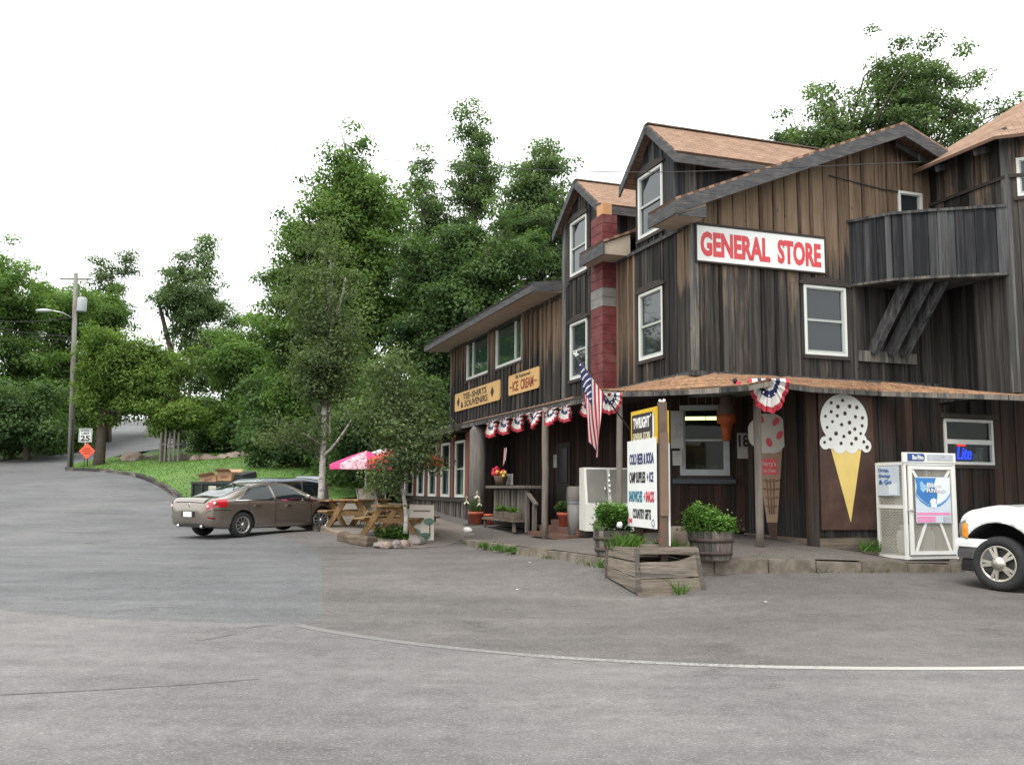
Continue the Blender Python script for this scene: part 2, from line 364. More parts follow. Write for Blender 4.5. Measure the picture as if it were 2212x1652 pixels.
# ================================================================ THE SETTING
def smooth0(pl):
    pl = [np.array(p, float) for p in pl]; q = [pl[0]]
    for a, b in zip(pl[:-1], pl[1:]): q += [a*.75+b*.25, a*.25+b*.75]
    return q+[pl[-1]]
def px_poly(pts, dz=0.): return [tuple(ong(x, y, dz)[:2]) for x, y in pts]
A_STATE = asphalt('state road asphalt', (.134,.127,.128), (.176,.168,.168), .26)
A_SIDE = asphalt('side road asphalt', (.098,.100,.105), (.138,.140,.145), .22)
A_LOT = asphalt('parking lot asphalt', (.094,.086,.082), (.140,.130,.125), .26)
A_PAD = asphalt('old pavement', (.10,.087,.078), (.145,.128,.116), .30)
FLOOR = M('forest floor', (.05,.062,.028), .95, .4, 1.2)
GRASS = M('lawn grass', (.085,.165,.035), .9, .25, .5, bmp=.4, bsc=70, dirt=(.11,.175,.045))
X, Y = np.meshgrid(np.concatenate([np.arange(-190, -50, 14), np.arange(-50, 40, 2.), np.arange(40, 191, 15)]), np.concatenate([np.arange(-90, -6, 12), np.arange(-6, 110, 2.), np.arange(110, 200, 15)]))
Zg = TER(X, Y).reshape(X.shape)-.22; ny, nx = X.shape
me = bpy.data.meshes.new('ground'); me.from_pydata([(x, y, z) for x, y, z in zip(X.ravel(), Y.ravel(), Zg.ravel())], [], [(j*nx+i, j*nx+i+1, (j+1)*nx+i+1, (j+1)*nx+i) for j in range(ny-1) for i in range(nx-1)])
me.materials.append(FLOOR); o = bpy.data.objects.new('ground', me); COL.objects.link(o); kind(o, 'structure')
for p in me.polygons: p.use_smooth = True

LE = smooth0([(-10.2,33.2),(-11.8,34.2),(-13.2,37.6),(-16.2,42.2),(-20.0,47),(-23.6,51.4),(-25.6,54.2),(-26.2,56.2)])
lpx = [(645,1350),(700,1362),(850,1385),(1000,1402),(1200,1420),(1400,1431),(1600,1439),(1800,1443),(2000,1444),(2212,1443),(2420,1439)]
LINE = [ong(*p)[:2] for p in lpx]
cx = [(-13.5,15),(-17,27),(-22,40),(-27,52),(-29.4,62),(-27.6,70),(-28.8,78),(-33.5,88),(-41,98),(-52,108)]
def offset_line(pl, w):
    out = []
    for i, p in enumerate(pl):
        a, b = np.array(pl[max(i-1, 0)]), np.array(pl[min(i+1, len(pl)-1)]); d = (b-a)/np.linalg.norm(b-a); out.append(np.array(p)+np.array([d[1], -d[0]])*w)
    return out
def smooth(pl, it=2):
    pl = [np.array(p, float) for p in pl]
    for _ in range(it):
        q = [pl[0]]
        for a, b in zip(pl[:-1], pl[1:]): q += [a*.75+b*.25, a*.25+b*.75]
        pl = q+[pl[-1]]
    return pl
cs = smooth(cx)
SEAM = smooth(px_poly([(622,1166),(668,1180),(692,1197),(696,1250),(697,1318),(690,1336)]), 1); SEAM = [tuple(p) for p in SEAM]
BOT = [tuple(p) for p in smooth([tuple(LINE[0])]+px_poly([(560,1346),(420,1343),(250,1339),(60,1325)]), 1)]
LINE = [tuple(p) for p in smooth(LINE, 1)]
L_ = [tuple(p) for p in offset_line(cs, -4.) if p[1] > 17]; R_ = [tuple(p) for p in offset_line(cs, 3.4)]
lot = sheet('parking_lot', LINE+[(30, 12),(30, 22),(6, 20),(2.5, 22),(-1, 34),(-7.5, 36.5),tuple(LE[0]),(-9.2,31),(-7.2,27.5)]+SEAM, A_LOT, TER, 0, .6); kind(lot, 'structure')
main = sheet('road', [(-45,-8),(30,-8),(30,12)]+LINE[::-1]+BOT[1:]+[L_[0],(-45,L_[0][1])], A_STATE, TER, 0, .6); kind(main, 'structure')
side = sheet('side_road', SEAM+BOT+L_+[p for p in R_[::-1] if p[1] > 60]+[(-25.6,56.5)]+[tuple(p) for p in LE[::-1]]+[(-9.2,31),(-7.2,27.5)], A_SIDE, TER, 0, .6); kind(side, 'structure')
def strip(name, pl, w, mat, dz):
    a, b = offset_line(pl, w/2), offset_line(pl, -w/2); mb = MB(); n = len(a)
    vs = [(p[0], p[1], gz(*p)+dz) for p in a]+[(p[0], p[1], gz(*p)+dz) for p in b]
    mb.add(vs, [(i, i+1, n+i+1, n+i) for i in range(n-1)], smooth=True); return mb.build(name, mat)
m, t, p = _nodes('worn line paint'); v = coords(t, (1, 1, 1)); f = noise(t, v, 28, 5, .75); f2 = noise(t, v, .45, 3)
sx = N(t, 'ShaderNodeSeparateXYZ'); t.links.new(v, sx.inputs[0])
wear = mth(t, 'ADD', mth(t, 'MULTIPLY', sx.outputs[0], .045), mth(t, 'MULTIPLY', f2, .3))
fac = mth(t, 'GREATER_THAN', mth(t, 'ADD', f, wear), .68)
amt = mth(t, 'ADD', mth(t, 'MULTIPLY', sx.outputs[0], .10), .34, clamp=True); t.links.new(mix(t, mth(t, 'MULTIPLY', fac, amt), (.16,.152,.15), (.46,.45,.425)), p.inputs['Base Color']); p.inputs['Roughness'].default_value = .8; MATS['line'] = m
ln = strip('edge_line', smooth(LINE, 1), .14, m, .0035); kind(ln, 'structure')
TAR = M('crack sealant', (.112,.108,.110), .7, .2, 5)
for i, pl in enumerate([[(425,1383),(470,1376),(505,1369)],[(530,1357),(565,1350),(600,1351)],[(640,1350),(690,1343)],[(0,1500),(150,1493),(260,1487),(400,1478),(560,1466)],[(1255,1122+76),(1330,1192),(1450,1187)]]):
    o = strip('sealed_crack', smooth([ong(*q)[:2] for q in pl], 2), .07 if i < 3 else .035, TAR, .003); kind(o, 'structure')
# bright dust scuffs
# lawn with its timber edge
lawn_edge = [tuple(p) for p in LE]
def lawn_h(x, y): return TER(x, y)+.14
lawn = sheet('lawn', lawn_edge+[(-25,58.5),(-22.5,59.5),(-16,58.5),(-9,54),(-3,44),(-4.5,37),(-7.5,34.5)], GRASS, lawn_h, 0, .8); kind(lawn, 'structure')
bank = sheet('verge', [tuple(p) for p in offset_line(cs, -4.1) if p[1] > 14][::1]+[(-70,110),(-80,60),(-60,15)], M('verge grass', (.04,.075,.02), .95, .4, .5), TER, .03, 2.); kind(bank, 'structure')
bank2 = sheet('verge', [(-24.6,64),(-23.6,70),(-24.8,78),(-29,88),(-20,96),(-5,80),(-8,60),(-16,60),(-24,60.5)], MATS['verge grass'], TER, .03, 2.); kind(bank2, 'structure')
LOGM = wood('railway timber', ((.09,.068,.05),(.24,.19,.15)), ((.03,.028,.026),(.17,.155,.14)), ax='h')
def timber(name, a, b, w, h, parent=None, jitter=.01, lift=0., tn=.55):
    a, b = np.array(a, float), np.array(b, float); mb = MB(); d = b-a; Ld = np.linalg.norm(d[:2]); d2 = d[:2]/Ld; nn = np.array([-d2[1], d2[0]])
    n = 5; ring = []
    rn = random.Random(int(a[0]*977+b[1]*131))
    vs = []; fs = []
    for i in range(n):
        c = a+d*i/(n-1); e = [(-1, 0), (1, 0), (1, .85), (.8, 1), (-.8, 1), (-1, .85)]
        for x, z in e:
            q = rn.uniform(-jitter, jitter); vs.append((c[0]+nn[0]*x*(w/2+q), c[1]+nn[1]*x*(w/2+q), c[2]+z*h+q))
    for i in range(n-1):
        for j in range(6): fs.append((i*6+j, i*6+(j+1) % 6, (i+1)*6+(j+1) % 6, (i+1)*6+j))
    fs += [tuple(range(5, -1, -1)), tuple((n-1)*6+j for j in range(6))]
    mb.add(vs, fs, tone=tn, rnd=rn.random()); return mb.build(name, LOGM, parent)
le = [(p[0], p[1], gz(*p)) for p in lawn_edge[1:]]
for a, b in zip(le[:-1], le[1:]):
    timber('timber_edging', (a[0], a[1], a[2]-.12), (b[0], b[1], b[2]-.12), .2, .27, lawn, .03, tn=.1)
# grass blades on the lawn: one mass
G = np.array([(random.uniform(-27, -4), random.uniform(33, 59)) for _ in range(26000)])
def inside(G, poly):
    ins = np.zeros(len(G), bool); pa = np.array(poly)
    for i in range(len(pa)):
        a, b = pa[i], pa[(i+1) % len(pa)]
        with np.errstate(divide='ignore', invalid='ignore'):
            ins ^= ((a[1] > G[:, 1]) != (b[1] > G[:, 1])) & (G[:, 0] < (b[0]-a[0])*(G[:, 1]-a[1])/(b[1]-a[1]+1e-12)+a[0])
    return ins
G = G[inside(G, lawn_edge+[(-25,58.5),(-22.5,59.5),(-16,58.5),(-9,54),(-3,44),(-4.5,37),(-7.5,34.5)])]
def blades(name, G, hz, h, w, mat, lean=.5):
    n = len(G); b = np.column_stack([G, hz]); a = RNG.uniform(0, 2*pi, n); s = np.column_stack([np.cos(a), np.sin(a), np.zeros(n)])*w
    hh = h*RNG.uniform(.5, 1.3, n); tip = b+np.column_stack([RNG.normal(0, lean, (n, 2))*hh[:, None], hh]); mid = (b+tip)/2
    V = np.stack([b-s, b+s, mid*.4+tip*.6+s*.6, tip], 1).reshape(-1, 3); return np_quads(name, V, mat, RNG.uniform(0, 1, n))
LG2 = leafmat('lawn blade', (.07,.14,.028), (.13,.23,.055), .3)
LG = leafmat('grass blade', (.04,.085,.016), (.10,.19,.04), .3)
o = kind(blades('lawn_grass', G, lawn_h(G[:, 0], G[:, 1]), .045, .03, LG2), 'stuff'); tag(o, 'short mown green grass covering the lawn beside the side road', 'grass')

# the raised pavement in front of the store with its edging
def W2(u, v): return tuple(wor(u, v, 0)[:2])
def noise_w(q): return sin(q[0]*1.9+.7)*sin(q[1]*1.3+1.1)+.6*sin(q[0]*5.1+q[1]*3.7)
PADC = [(-2.05,6.8,.36),(-2.05,3,.42),(-2.05,-1.0,.47),(-1.6,-1.42,.47),(-.7,-1.42,.46),(2,-1.4,.41),(5.1,-1.25,.33),(9,-1.1,.27),(2.34,0,.56),(3.6,0,.42),(5.5,0,.41),(9,0,.36),(1.29,.0,.60),(0,6.1,.40),(0,12,.45),(1.3,3.4,.66),(-1,2.5,.5),(1.5,12,.5),(-1.9,9,.36)]
PADT = TPS([(*W2(u, v), z) for u, v, z in PADC], .02)
edge = [(-1.95,7.4),(-2.08,6.6),(-2.05,3.4),(-2.05,.6),(-1.98,-.75),(-1.5,-1.36),(.4,-1.42),(2.2,-1.38),(4.1,-1.3),(5.6,-1.2),(9.5,-1.0)]
pad = sheet('pavement', [W2(u, v) for u, v in edge]+[W2(9.5,.4),W2(3.2,.4),W2(3.0,4.4),W2(3.0,13.0),W2(-.3,13.4),W2(-1.2,11.2),W2(-1.6,8.6)], A_PAD, PADT, 0, .35); kind(pad, 'structure')
EDGE = M('edging concrete', (.165,.138,.114), .9, .35, 5, bmp=1., bsc=14, dirt=(.085,.078,.05))
for a, b in zip(edge[:-1], edge[1:]):
    (x0, y0), (x1, y1) = W2(*a), W2(*b)
    z0, z1 = PADT(x0, y0), PADT(x1, y1); g0, g1 = gz(x0, y0)-.1, gz(x1, y1)-.1
    d = np.array([x1-x0, y1-y0]); Ld = np.linalg.norm(d); d /= Ld; nn = np.array([-d[1], d[0]])*.07; n = max(1, int(Ld/.85))
    for k in range(n):
        s0, s1 = k/n+.006, (k+1)/n-.006; mb = MB(); j = random.uniform(0, .03); w = random.uniform(-.03, .03); ring = []
        for s in (s0, s1):
            c = np.array([x0, y0])+d*Ld*s; zt = z0+(z1-z0)*s+.02-j-random.uniform(0, .018); zb = g0+(g1-g0)*s
            ring.append([(c[0]-nn[0]*1.2-w*d[1], c[1]-nn[1]*1.2, zb), (c[0]+nn[0], c[1]+nn[1], zb), (c[0]+nn[0], c[1]+nn[1], zt), (c[0]-nn[0], c[1]-nn[1], zt-.01)])
        mb.hexa(ring[0], ring[1]); mb.build('kerb_stone', EDGE, pad)
KW = []
for a, b in zip(edge[:-1], edge[1:]):
    a, b = np.array(a), np.array(b); L0 = np.linalg.norm(b-a); nn = np.array([(b-a)[1], -(b-a)[0]])/L0
    if nn[0]+nn[1] > 0: nn = -nn
    for _ in range(int(L0*38)):
        f = random.random()
        if noise_w(a+(b-a)*f) > .12: KW.append(W2(*(a+(b-a)*f+nn*abs(random.gauss(.085, .05)))))
KW = np.array(KW); o = kind(blades('kerb_weeds', KW, TER(KW[:, 0], KW[:, 1]), .07, .01, leafmat('kerb weed', (.04,.06,.02), (.12,.16,.05), .3), .9), 'stuff'); tag(o, 'thin line of small weeds growing along the foot of the kerb', 'weeds')
# gravel terrace with the picnic tables
TEDGE = [(-5.6,26.3),(-4.72,24.0),(-4.05,22.9),(-3.3,21.75),(-2.75,21.05),(-2.0,21.1),(-1.45,21.6),(-1.25,22.6)]
def ter_h(x, y): return TER(x, y)+np.clip((np.asarray(y)-20.9)*.03, 0.012, .10)*np.clip((-1.1-np.asarray(x))/1.2, .12, 1)
GRAV = M('terrace gravel', (.19,.165,.145), .95, .3, 30, bmp=.8, bsc=120, dirt=(.12,.105,.09))
terr = sheet('terrace', TEDGE+[(-.9,24),(-1.3,26.5),(-3.2,31.5),(-5.5,35),(-7.4,33),(-6.4,28.5)], GRAV, ter_h, .0, .5); kind(terr, 'structure')
tz = lambda p: float(np.ravel(ter_h(np.array([p[0]]), np.array([p[1]])))[0])
for a, b in zip(TEDGE[:4], TEDGE[1:5]):
    timber('timber_edging', (*a, tz(a)-.2), (*b, tz(b)-.2), .18, .26, terr, .015)

# ================================================================ THE STORE
store = thing('general_store', 'weathered rough-board general store with gables, dormers, balcony and tan shingle roofs', 'store', B0, AZ)
def bl(P): l = loc(P); return (l[0], l[1], l[2])
class Wall:
    def __init__(s, name, P, d, backing=None, mat=None, parent=store, label=None):
        s.P = np.array(P, float); d = np.array(d, float); s.d = d/np.linalg.norm(d); s.n = np.array([s.d[1], -s.d[0]])
        mb = MB()
        if backing: mb.prism(backing, .03, .10, lambda x, y, z: s.pt(x, z, -y))
        s.o = mb.build(name, mat or M('board backing', (.02,.017,.015), .95, .2, 4), parent)
        if label: s.o['label'] = label
    def pt(s, a, z, out=0.):
        q = s.P+s.d*a+s.n*out; return (q[0], q[1], z)
    def box(s, mb, a0, a1, z0, z1, o0, o1, **k):
        return mb.hexa([s.pt(a0, z0, o1), s.pt(a1, z0, o1), s.pt(a1, z0, o0), s.pt(a0, z0, o0)], [s.pt(a0, z1, o1), s.pt(a1, z1, o1), s.pt(a1, z1, o0), s.pt(a0, z1, o0)], **k)
    def boards(s, a0, a1, zb, zt, mat, holes=(), w=.17, tone=(.3, .8), cuts=(), join=False, thick=.022, alt=.014, gap=.007, name='board', tz=None, wj=.22, strip=False):
        zb_ = zb if callable(zb) else (lambda a: zb); zt_ = zt if callable(zt) else (lambda a: zt)
        xs = [a0]
        while xs[-1] < a1-w*.6: xs.append(min(a1, xs[-1]+w*random.uniform(1-wj, 1+wj)*((1.25 if len(xs) % 2 else .45) if strip else 1)))
        xs[-1] = a1; ed = sorted(set([round(x, 4) for x in xs]))
        fixed = [c for c in cuts if a0 < c < a1]+[c for h in holes for c in h[:2] if a0 < c < a1]
        ed = [x for x in ed if all(abs(x-c) > .045 for c in fixed) or x in (a0, a1)]+fixed; ed = sorted(set(ed))
        J = MB(); T = tz or (lambda a, z: tone[0]+(tone[1]-tone[0])*((z-zb_(a))/max(.3, zt_(a)-zb_(a))))
        for i, (p, q) in enumerate(zip(ed[:-1], ed[1:])):
            if q-p < .02: continue
            m = (p+q)/2; segs = [(None, None)]
            hs = sorted([h for h in holes if h[0]-.001 <= m <= h[1]+.001], key=lambda h: h[2]); segs = []; lo = None
            for h in hs: segs.append((lo, h[2])); lo = h[3]
            segs.append((lo, None)); rn = random.random(); dep = random.uniform(0, .008)+(alt if i % 2 else 0)
            for lo, hi in segs:
                e0, e1 = p+gap/2, q-gap/2
                b0, b1 = (zb_(e0), zb_(e1)) if lo is None else (lo, lo); t0, t1 = (zt_(e0), zt_(e1)) if hi is None else (hi, hi)
                if max(t0-b0, t1-b1) < .03: continue
                b0 = min(b0, t0-.002); b1 = min(b1, t1-.002); o0, o1 = -.028, thick+dep; nz = 5 if max(t0-b0, t1-b1) > .9 else 2
                vs = []; tn = []; fs = []
                for k in range(nz):
                    f = k/(nz-1)
                    for (e, zz) in ((e0, b0+(t0-b0)*f), (e1, b1+(t1-b1)*f)):
                        for o_ in (o1, o0): vs.append(s.pt(e, zz, o_)); tn.append(T(m, zz))
                for k in range(nz-1):
                    b = k*4; fs += [(b, b+2, b+6, b+4), (b+1, b+5, b+7, b+3), (b, b+4, b+5, b+1), (b+2, b+3, b+7, b+6)]
                fs += [(0, 1, 3, 2), (nz*4-4, nz*4-2, nz*4-1, nz*4-3)]
                if join: J.add(vs, fs, tone=tn, rnd=rn)
                else: MB().add(vs, fs, tone=tn, rnd=rn).build(name, mat, s.o)
        if join: kind(J.build('boarding', mat, s.o), 'stuff')
    def window(s, a0, a1, z0, z1, rail=True, glass_=None, fw=.05, lintel=True, frame=None, vert=None, out=.05, sash=True, sill=True):
        fr = frame or VINYL; mb = MB()
        for q in ((a0, a0+fw, z0, z1), (a1-fw, a1, z0, z1), (a0+fw, a1-fw, z0, z0+fw), (a0+fw, a1-fw, z1-fw, z1)): s.box(mb, *q, -.025, out)
        o = mb.build('window', fr, store)
        if sash:
            mb = MB(); i0, i1, k0, k1 = a0+fw, a1-fw, z0+fw, z1-fw; w = .028; SM = M('grey sash', (.36,.38,.37), .5, .06, 4)
            for q in ((i0, i0+w, k0, k1), (i1-w*1.4, i1, k0, k1), (i0+w, i1-w*1.4, k0, k0+w*1.4), (i0+w, i1-w*1.4, k1-w*.7, k1)): s.box(mb, *q, -.02, out-.022)
            if rail: zm = (k0+k1)/2; s.box(mb, i0+w, i1-w*1.4, zm-.022, zm+.022, -.018, out-.018)
            if vert is not None: s.box(mb, vert-.025, vert+.025, k0+w, k1-w, -.018, out-.004)
            mb.build('sash', fr if vert is not None else SM, o)
        zs = [(z0+fw, (z0+z1)/2), ((z0+z1)/2, z1-fw)] if rail else [(z0+fw, z1-fw)]
        for k0, k1 in zs:
            mb = MB(); s.box(mb, a0+fw, a1-fw, k0+.001, k1-.001, -.012, -.002); mb.build('pane', glass_ or GLASS, o)
        mb = MB()
        if sill: s.box(mb, a0-.06, a1+.06, z0-.07, z0-.003, -.02, .075); mb.build('sill', DARKFR, o)
        if lintel:
            mb = MB(); n = 10; poly = [(a0-.1, z1+.012), (a1+.1, z1+.012), (a1+.1, z1+.06)]+[(a1+.1-(a1-a0+.2)*k/n, z1+.07+.085*sin(pi*k/n)**.8) for k in range(1, n)]+[(a0-.1, z1+.06)]
            mb.prism(poly, .0, .075, lambda x, y, z: s.pt(x, z, y)); mb.build('lintel', DARKFR, o)
        return o
RL = lambda u: 6.30+.413*(u+.55) if u <= 4.29 else 8.30-.40*(u-4.29)    # underside line of the main roof
# --- front wall, upper floors
SIGN = (.0, 2.74, 5.50, 6.2)
WINF = (2.27, 3.20, 4.0, 5.29); WINB = (4.5, 5.08, 5.9, 7.32)
FW_ = Wall('front_wall', (0, 0), (1, 0), [(0, 3.56), (5.3, 3.56), (5.3, RL(5.3)), (4.29, RL(4.29)), (0, RL(0))])
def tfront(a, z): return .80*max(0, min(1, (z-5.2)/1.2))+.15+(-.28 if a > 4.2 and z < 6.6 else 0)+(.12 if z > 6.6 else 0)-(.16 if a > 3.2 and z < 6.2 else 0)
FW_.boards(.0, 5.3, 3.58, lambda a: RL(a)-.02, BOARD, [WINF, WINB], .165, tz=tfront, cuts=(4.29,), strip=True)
FW_.window(*WINF)
FW_.window(*WINB, rail=False, lintel=False)
mb = MB(); FW_.box(mb, -.05, 5.3, 3.50, 3.585, -.03, .07, tone=.25); mb.build('trim_board', BOARD_GREY, store)
mb = MB(); FW_.box(mb, -.06, .07, 3.59, 6.3, -.01, .062, tone=.35, rnd=.8); mb.build('corner_board', BOARD_GREY, store)
# --- left wall, main block
LW = Wall('left_wall', (0, 0), (0, -1), [(-5.9, 3.56), (0, 3.56), (0, 6.3), (-5.9, 6.3)])
W1 = (-2.02, -1.06, 4.0, 5.31); W2D = (-2.02, -1.03, 6.40, 7.66); W3 = (-5.5, -4.55, 4.0, 5.30); W4 = (-5.5, -4.57, 6.39, 7.68)
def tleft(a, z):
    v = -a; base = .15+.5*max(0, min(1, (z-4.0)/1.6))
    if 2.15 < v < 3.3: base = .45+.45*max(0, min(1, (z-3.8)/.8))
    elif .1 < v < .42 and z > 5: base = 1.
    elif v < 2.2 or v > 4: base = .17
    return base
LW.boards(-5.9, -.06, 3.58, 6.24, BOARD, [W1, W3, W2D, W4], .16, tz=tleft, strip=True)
LW.window(*W1); LW.window(*W3)
mb = MB(); LW.box(mb, -5.96, -5.80, 3.6, 8.0, .0, .06, tone=.3, rnd=.9); mb.build('corner_board', BOARD_GREY, store)
mb = MB(); LW.box(mb, -3.02, .0, 3.50, 3.585, -.03, .07, tone=.25); mb.build('trim_board', BOARD_GREY, store)
mb = MB(); LW.box(mb, -4.0, -.1, 6.16, 6.22, .03, .075, tone=.2); mb.build('trim_board', BOARD_GREY, store)
# --- wall dormers
def shingled(name, quads, mat, parent, thick=.05):
    # quads: 4 corners eave-left, eave-right, ridge-right, ridge-left ; metric uv, lifted slab
    me = bpy.data.meshes.new(name); vs = []; fs = []; uvs = []
    for q in quads:
        q = [Vector(p) for p in q]; nrm = (q[1]-q[0]).cross(q[3]-q[0]).normalized()
        if nrm.z < 0: nrm = -nrm
        o = len(vs); vs += q+[p-nrm*thick for p in q]; e = (q[1]-q[0]).normalized(); s = (q[3]-q[0]); s = (s-e*s.dot(e)).normalized()
        fs += [(o, o+1, o+2, o+3), (o+7, o+6, o+5, o+4), (o, o+4, o+5, o+1), (o+1, o+5, o+6, o+2), (o+2, o+6, o+7, o+3), (o+3, o+7, o+4, o)]
        uvs += [((p-q[0]).dot(e), (p-q[0]).dot(s)) for p in q]*2
    me.from_pydata(vs, [], fs); uv = me.uv_layers.new(name='UVMap')
    for li, l in enumerate(me.loops): uv.data[li].uv = uvs[l.vertex_index]
    me.materials.append(mat); me.update(); bm = bmesh.new(); bm.from_mesh(me); bmesh.ops.recalc_face_normals(bm, faces=bm.faces); bm.to_mesh(me); bm.free()
    ob = bpy.data.objects.new(name, me); COL.objects.link(ob); ob.parent = parent; return ob
def fascia(name, p, q, h, th, parent, mat=FASCIA, drop=0.):
    p, q = Vector(p), Vector(q); mb = MB(); d = (q-p); d.z = 0; n = Vector((d.y, -d.x, 0)).normalized()*th if d.length > 1e-6 else Vector((th, 0, 0))
    z = Vector((0, 0, h)); mb.hexa([p-z, q-z, q-z+n, p-z+n], [p, q, q+n, p+n], rnd=random.random()); return mb.build(name, mat, parent)
def dormer(vc, v0, v1, win, u_end, ze=7.60, zr=8.52, ov=.33, fr=-.17):
    wl = Wall('dormer_wall', (0, 0), (0, -1), [(-v1, 6.2), (-v0, 6.2), (-v0, ze+.05), (-vc, zr-.12), (-v1, ze+.05)])
    sl = (zr-.1-ze-.1)/(v1-vc); zt = lambda a: (zr-.1)-sl*abs(-a-vc)
    wl.boards(-v1, -v0, 6.24, zt, BOARD_BAL if vc < 3 else BOARD, [win], .15, tone=(.12, .15), cuts=(-vc,))
    LW.window(*win)
    side_ = Wall('dormer_wall', (0, v0), (1, 0), [(0, 6.4), (u_end, RL(u_end)+.15), (u_end, ze), (0, ze)])
    side_.boards(.0, u_end-.4, lambda a: RL(a)+.12, ze+.04, BOARD_BAL, (), .2, tone=(.35, .1))
    e0, e1 = v0-ov, v1+ov; k = (zr-ze)/((v1-v0)/2+ov)*1.0; zE = ze+.02
    r = shingled('dormer_roof', [((fr, e0, zE), (u_end+1.2, e0, zE), (u_end+1.2, vc, zr), (fr, vc, zr)), ((u_end+1.2, e1, zE), (fr, e1, zE), (fr, vc, zr), (u_end+1.2, vc, zr))], SHING, store)
    for e in (e0, e1):
        fascia('barge_board', (fr-.03, e, zE-.03), (fr-.03, vc, zr-.02), .19, .04, r)
    fascia('eave_board', (fr, e0+.005, zE-.045), (u_end+.9, e0+.005, zE-.045), .17, -.04, r)
    mb = MB(); mb.box((fr-.03, vc-.06, zr-.005), (u_end+1.2, vc+.06, zr+.02)); mb.build('ridge_cap', M('ridge cap', (.12,.09,.075), .95, .3, 5), r)
    return r
dormer(1.35, .58, 2.16, W2D, 2.9)
dormer(4.86, 3.92, 5.83, W4, 2.9)
# --- main roof
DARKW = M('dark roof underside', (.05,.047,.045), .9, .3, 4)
RT_ = lambda u: RL(u)+.2
roof = shingled('roof', [((.03, -.5, RT_(.03)), (.03, 6.2, RT_(.03)), (4.29, 6.2, RT_(4.29)), (4.29, -.5, RT_(4.29))), ((8.4, 6.2, RT_(8.4)), (5.32, -.5, RT_(5.32)), (4.29, -.5, RT_(4.29)), (4.29, 6.2, RT_(4.29)))], SHING, store, .06)
for v0, v1 in ((-.5, .50), (2.42, 3.62)):
    shingled('eave_roof', [((-.62, v0, RT_(-.62)), (-.62, v1, RT_(-.62)), (.03, v1, RT_(.03)), (.03, v0, RT_(.03)))], SHING, store, .05)
    mb = MB(); zb = RT_(-.62)-.30; mb.hexa([(-.58, v0+.04, zb+.03), (.0, v0+.04, zb+.03), (.0, v1-.03, zb+.03), (-.58, v1-.03, zb+.03)], [(-.58, v0+.04, RT_(-.62)-.06), (.0, v0+.04, RT_(0)-.08), (.0, v1-.03, RT_(0)-.08), (-.58, v1-.03, RT_(-.62)-.06)]); ob = mb.build('boxed_eave', SOFFIT, store)
    fascia('eave_board', (-.59, v1, RT_(-.62)-.055), (-.59, v0, RT_(-.62)-.055), .235, .035, ob)
fascia('barge_board', (-.63, -.475, RT_(-.62)-.05), (4.29, -.475, RT_(4.29)-.05), .235, .04, roof)
fascia('barge_board', (4.29, -.475, RT_(4.29)-.05), (5.34, -.475, RT_(5.34)-.05), .235, .04, roof)
fascia('rake_rafter', (4.29, -.2, RT_(4.29)-.28), (5.3, -.2, RT_(5.3)-.28), .12, .08, roof, BOARD_GREY)
mb = MB(); zb = RT_(-.62)-.30
mb.prism([(-.62, zb), (-.02, zb), (-.02, RT_(-.02)-.33), (-.62, RT_(-.62)-.33+.0)], -.515, -.475); mb.build('eave_return', FASCIA, roof)
mb = MB(); mb.hexa([(-.55, -.46, RT_(-.55)-.12), (4.29, -.46, RT_(4.29)-.12), (4.29, .0, RT_(4.29)-.12), (-.55, .0, RT_(-.55)-.12)], [(-.55, -.46, RT_(-.55)-.07), (4.29, -.46, RT_(4.29)-.07), (4.29, .0, RT_(4.29)-.07), (-.55, .0, RT_(-.55)-.07)]); mb.build('rake_soffit', DARKW, roof)
# --- back volume so the building is solid
mb = MB(); mb.box((.12, .12, 3.5), (8.4, 16, 6.2)); mb.build('inner_block', M('board backing', (0,0,0)), store)
# --- left wing, shed roof
WW = Wall('wing_wall', (0, 0), (0, -1), [(-15.95, 3.56), (-5.9, 3.56), (-5.9, 6.3), (-15.95, 6.3)])
WA = (-13.95, -11.70, 4.90, 6.2); WB = (-11.0, -8.80, 4.91, 6.24)
def twing(a, z): return .14+.80*max(0, min(1, (z-4.4)/1.2))*(1.0 if a > -9 else .72)
WW.boards(-15.95, -5.92, 3.58, 6.26, BOARD, [WA, WB], .165, tz=twing, alt=.035, join=True)
WW.window(*WA, rail=False, glass_=GLASSG, vert=-13.3, lintel=False); WW.window(*WB, rail=False, glass_=GLASSG, vert=-9.35, lintel=False)
mb = MB(); mb.hexa([(-.75, 5.97, 6.13), (-.75, 16.5, 6.13), (5, 16.5, 6.3), (5, 5.97, 6.3)], [(-.75, 5.97, 6.30), (-.75, 16.5, 6.30), (5, 16.5, 7.1), (5, 5.97, 7.1)]); wr = mb.build('wing_roof', SOFFIT, store)
fascia('eave_board', (-.755, 16.5, 6.325), (-.755, 5.96, 6.325), .20, .04, wr); fascia('eave_board', (-.79, 5.965, 6.32), (.0, 5.965, 6.42), .22, .03, wr)
shingled('roof_cover', [((-.82, 5.95, 6.335), (-.82, 16.55, 6.335), (5, 16.55, 7.16), (5, 5.95, 7.16))], M('dark roofing', (.06,.058,.058), .95, .3, 3), wr, .02)
mb = MB(); LW.box(mb, -15.95, -6.0, 6.02, 6.12, .03, .06); mb.build('trim_board', DARKFR, store)
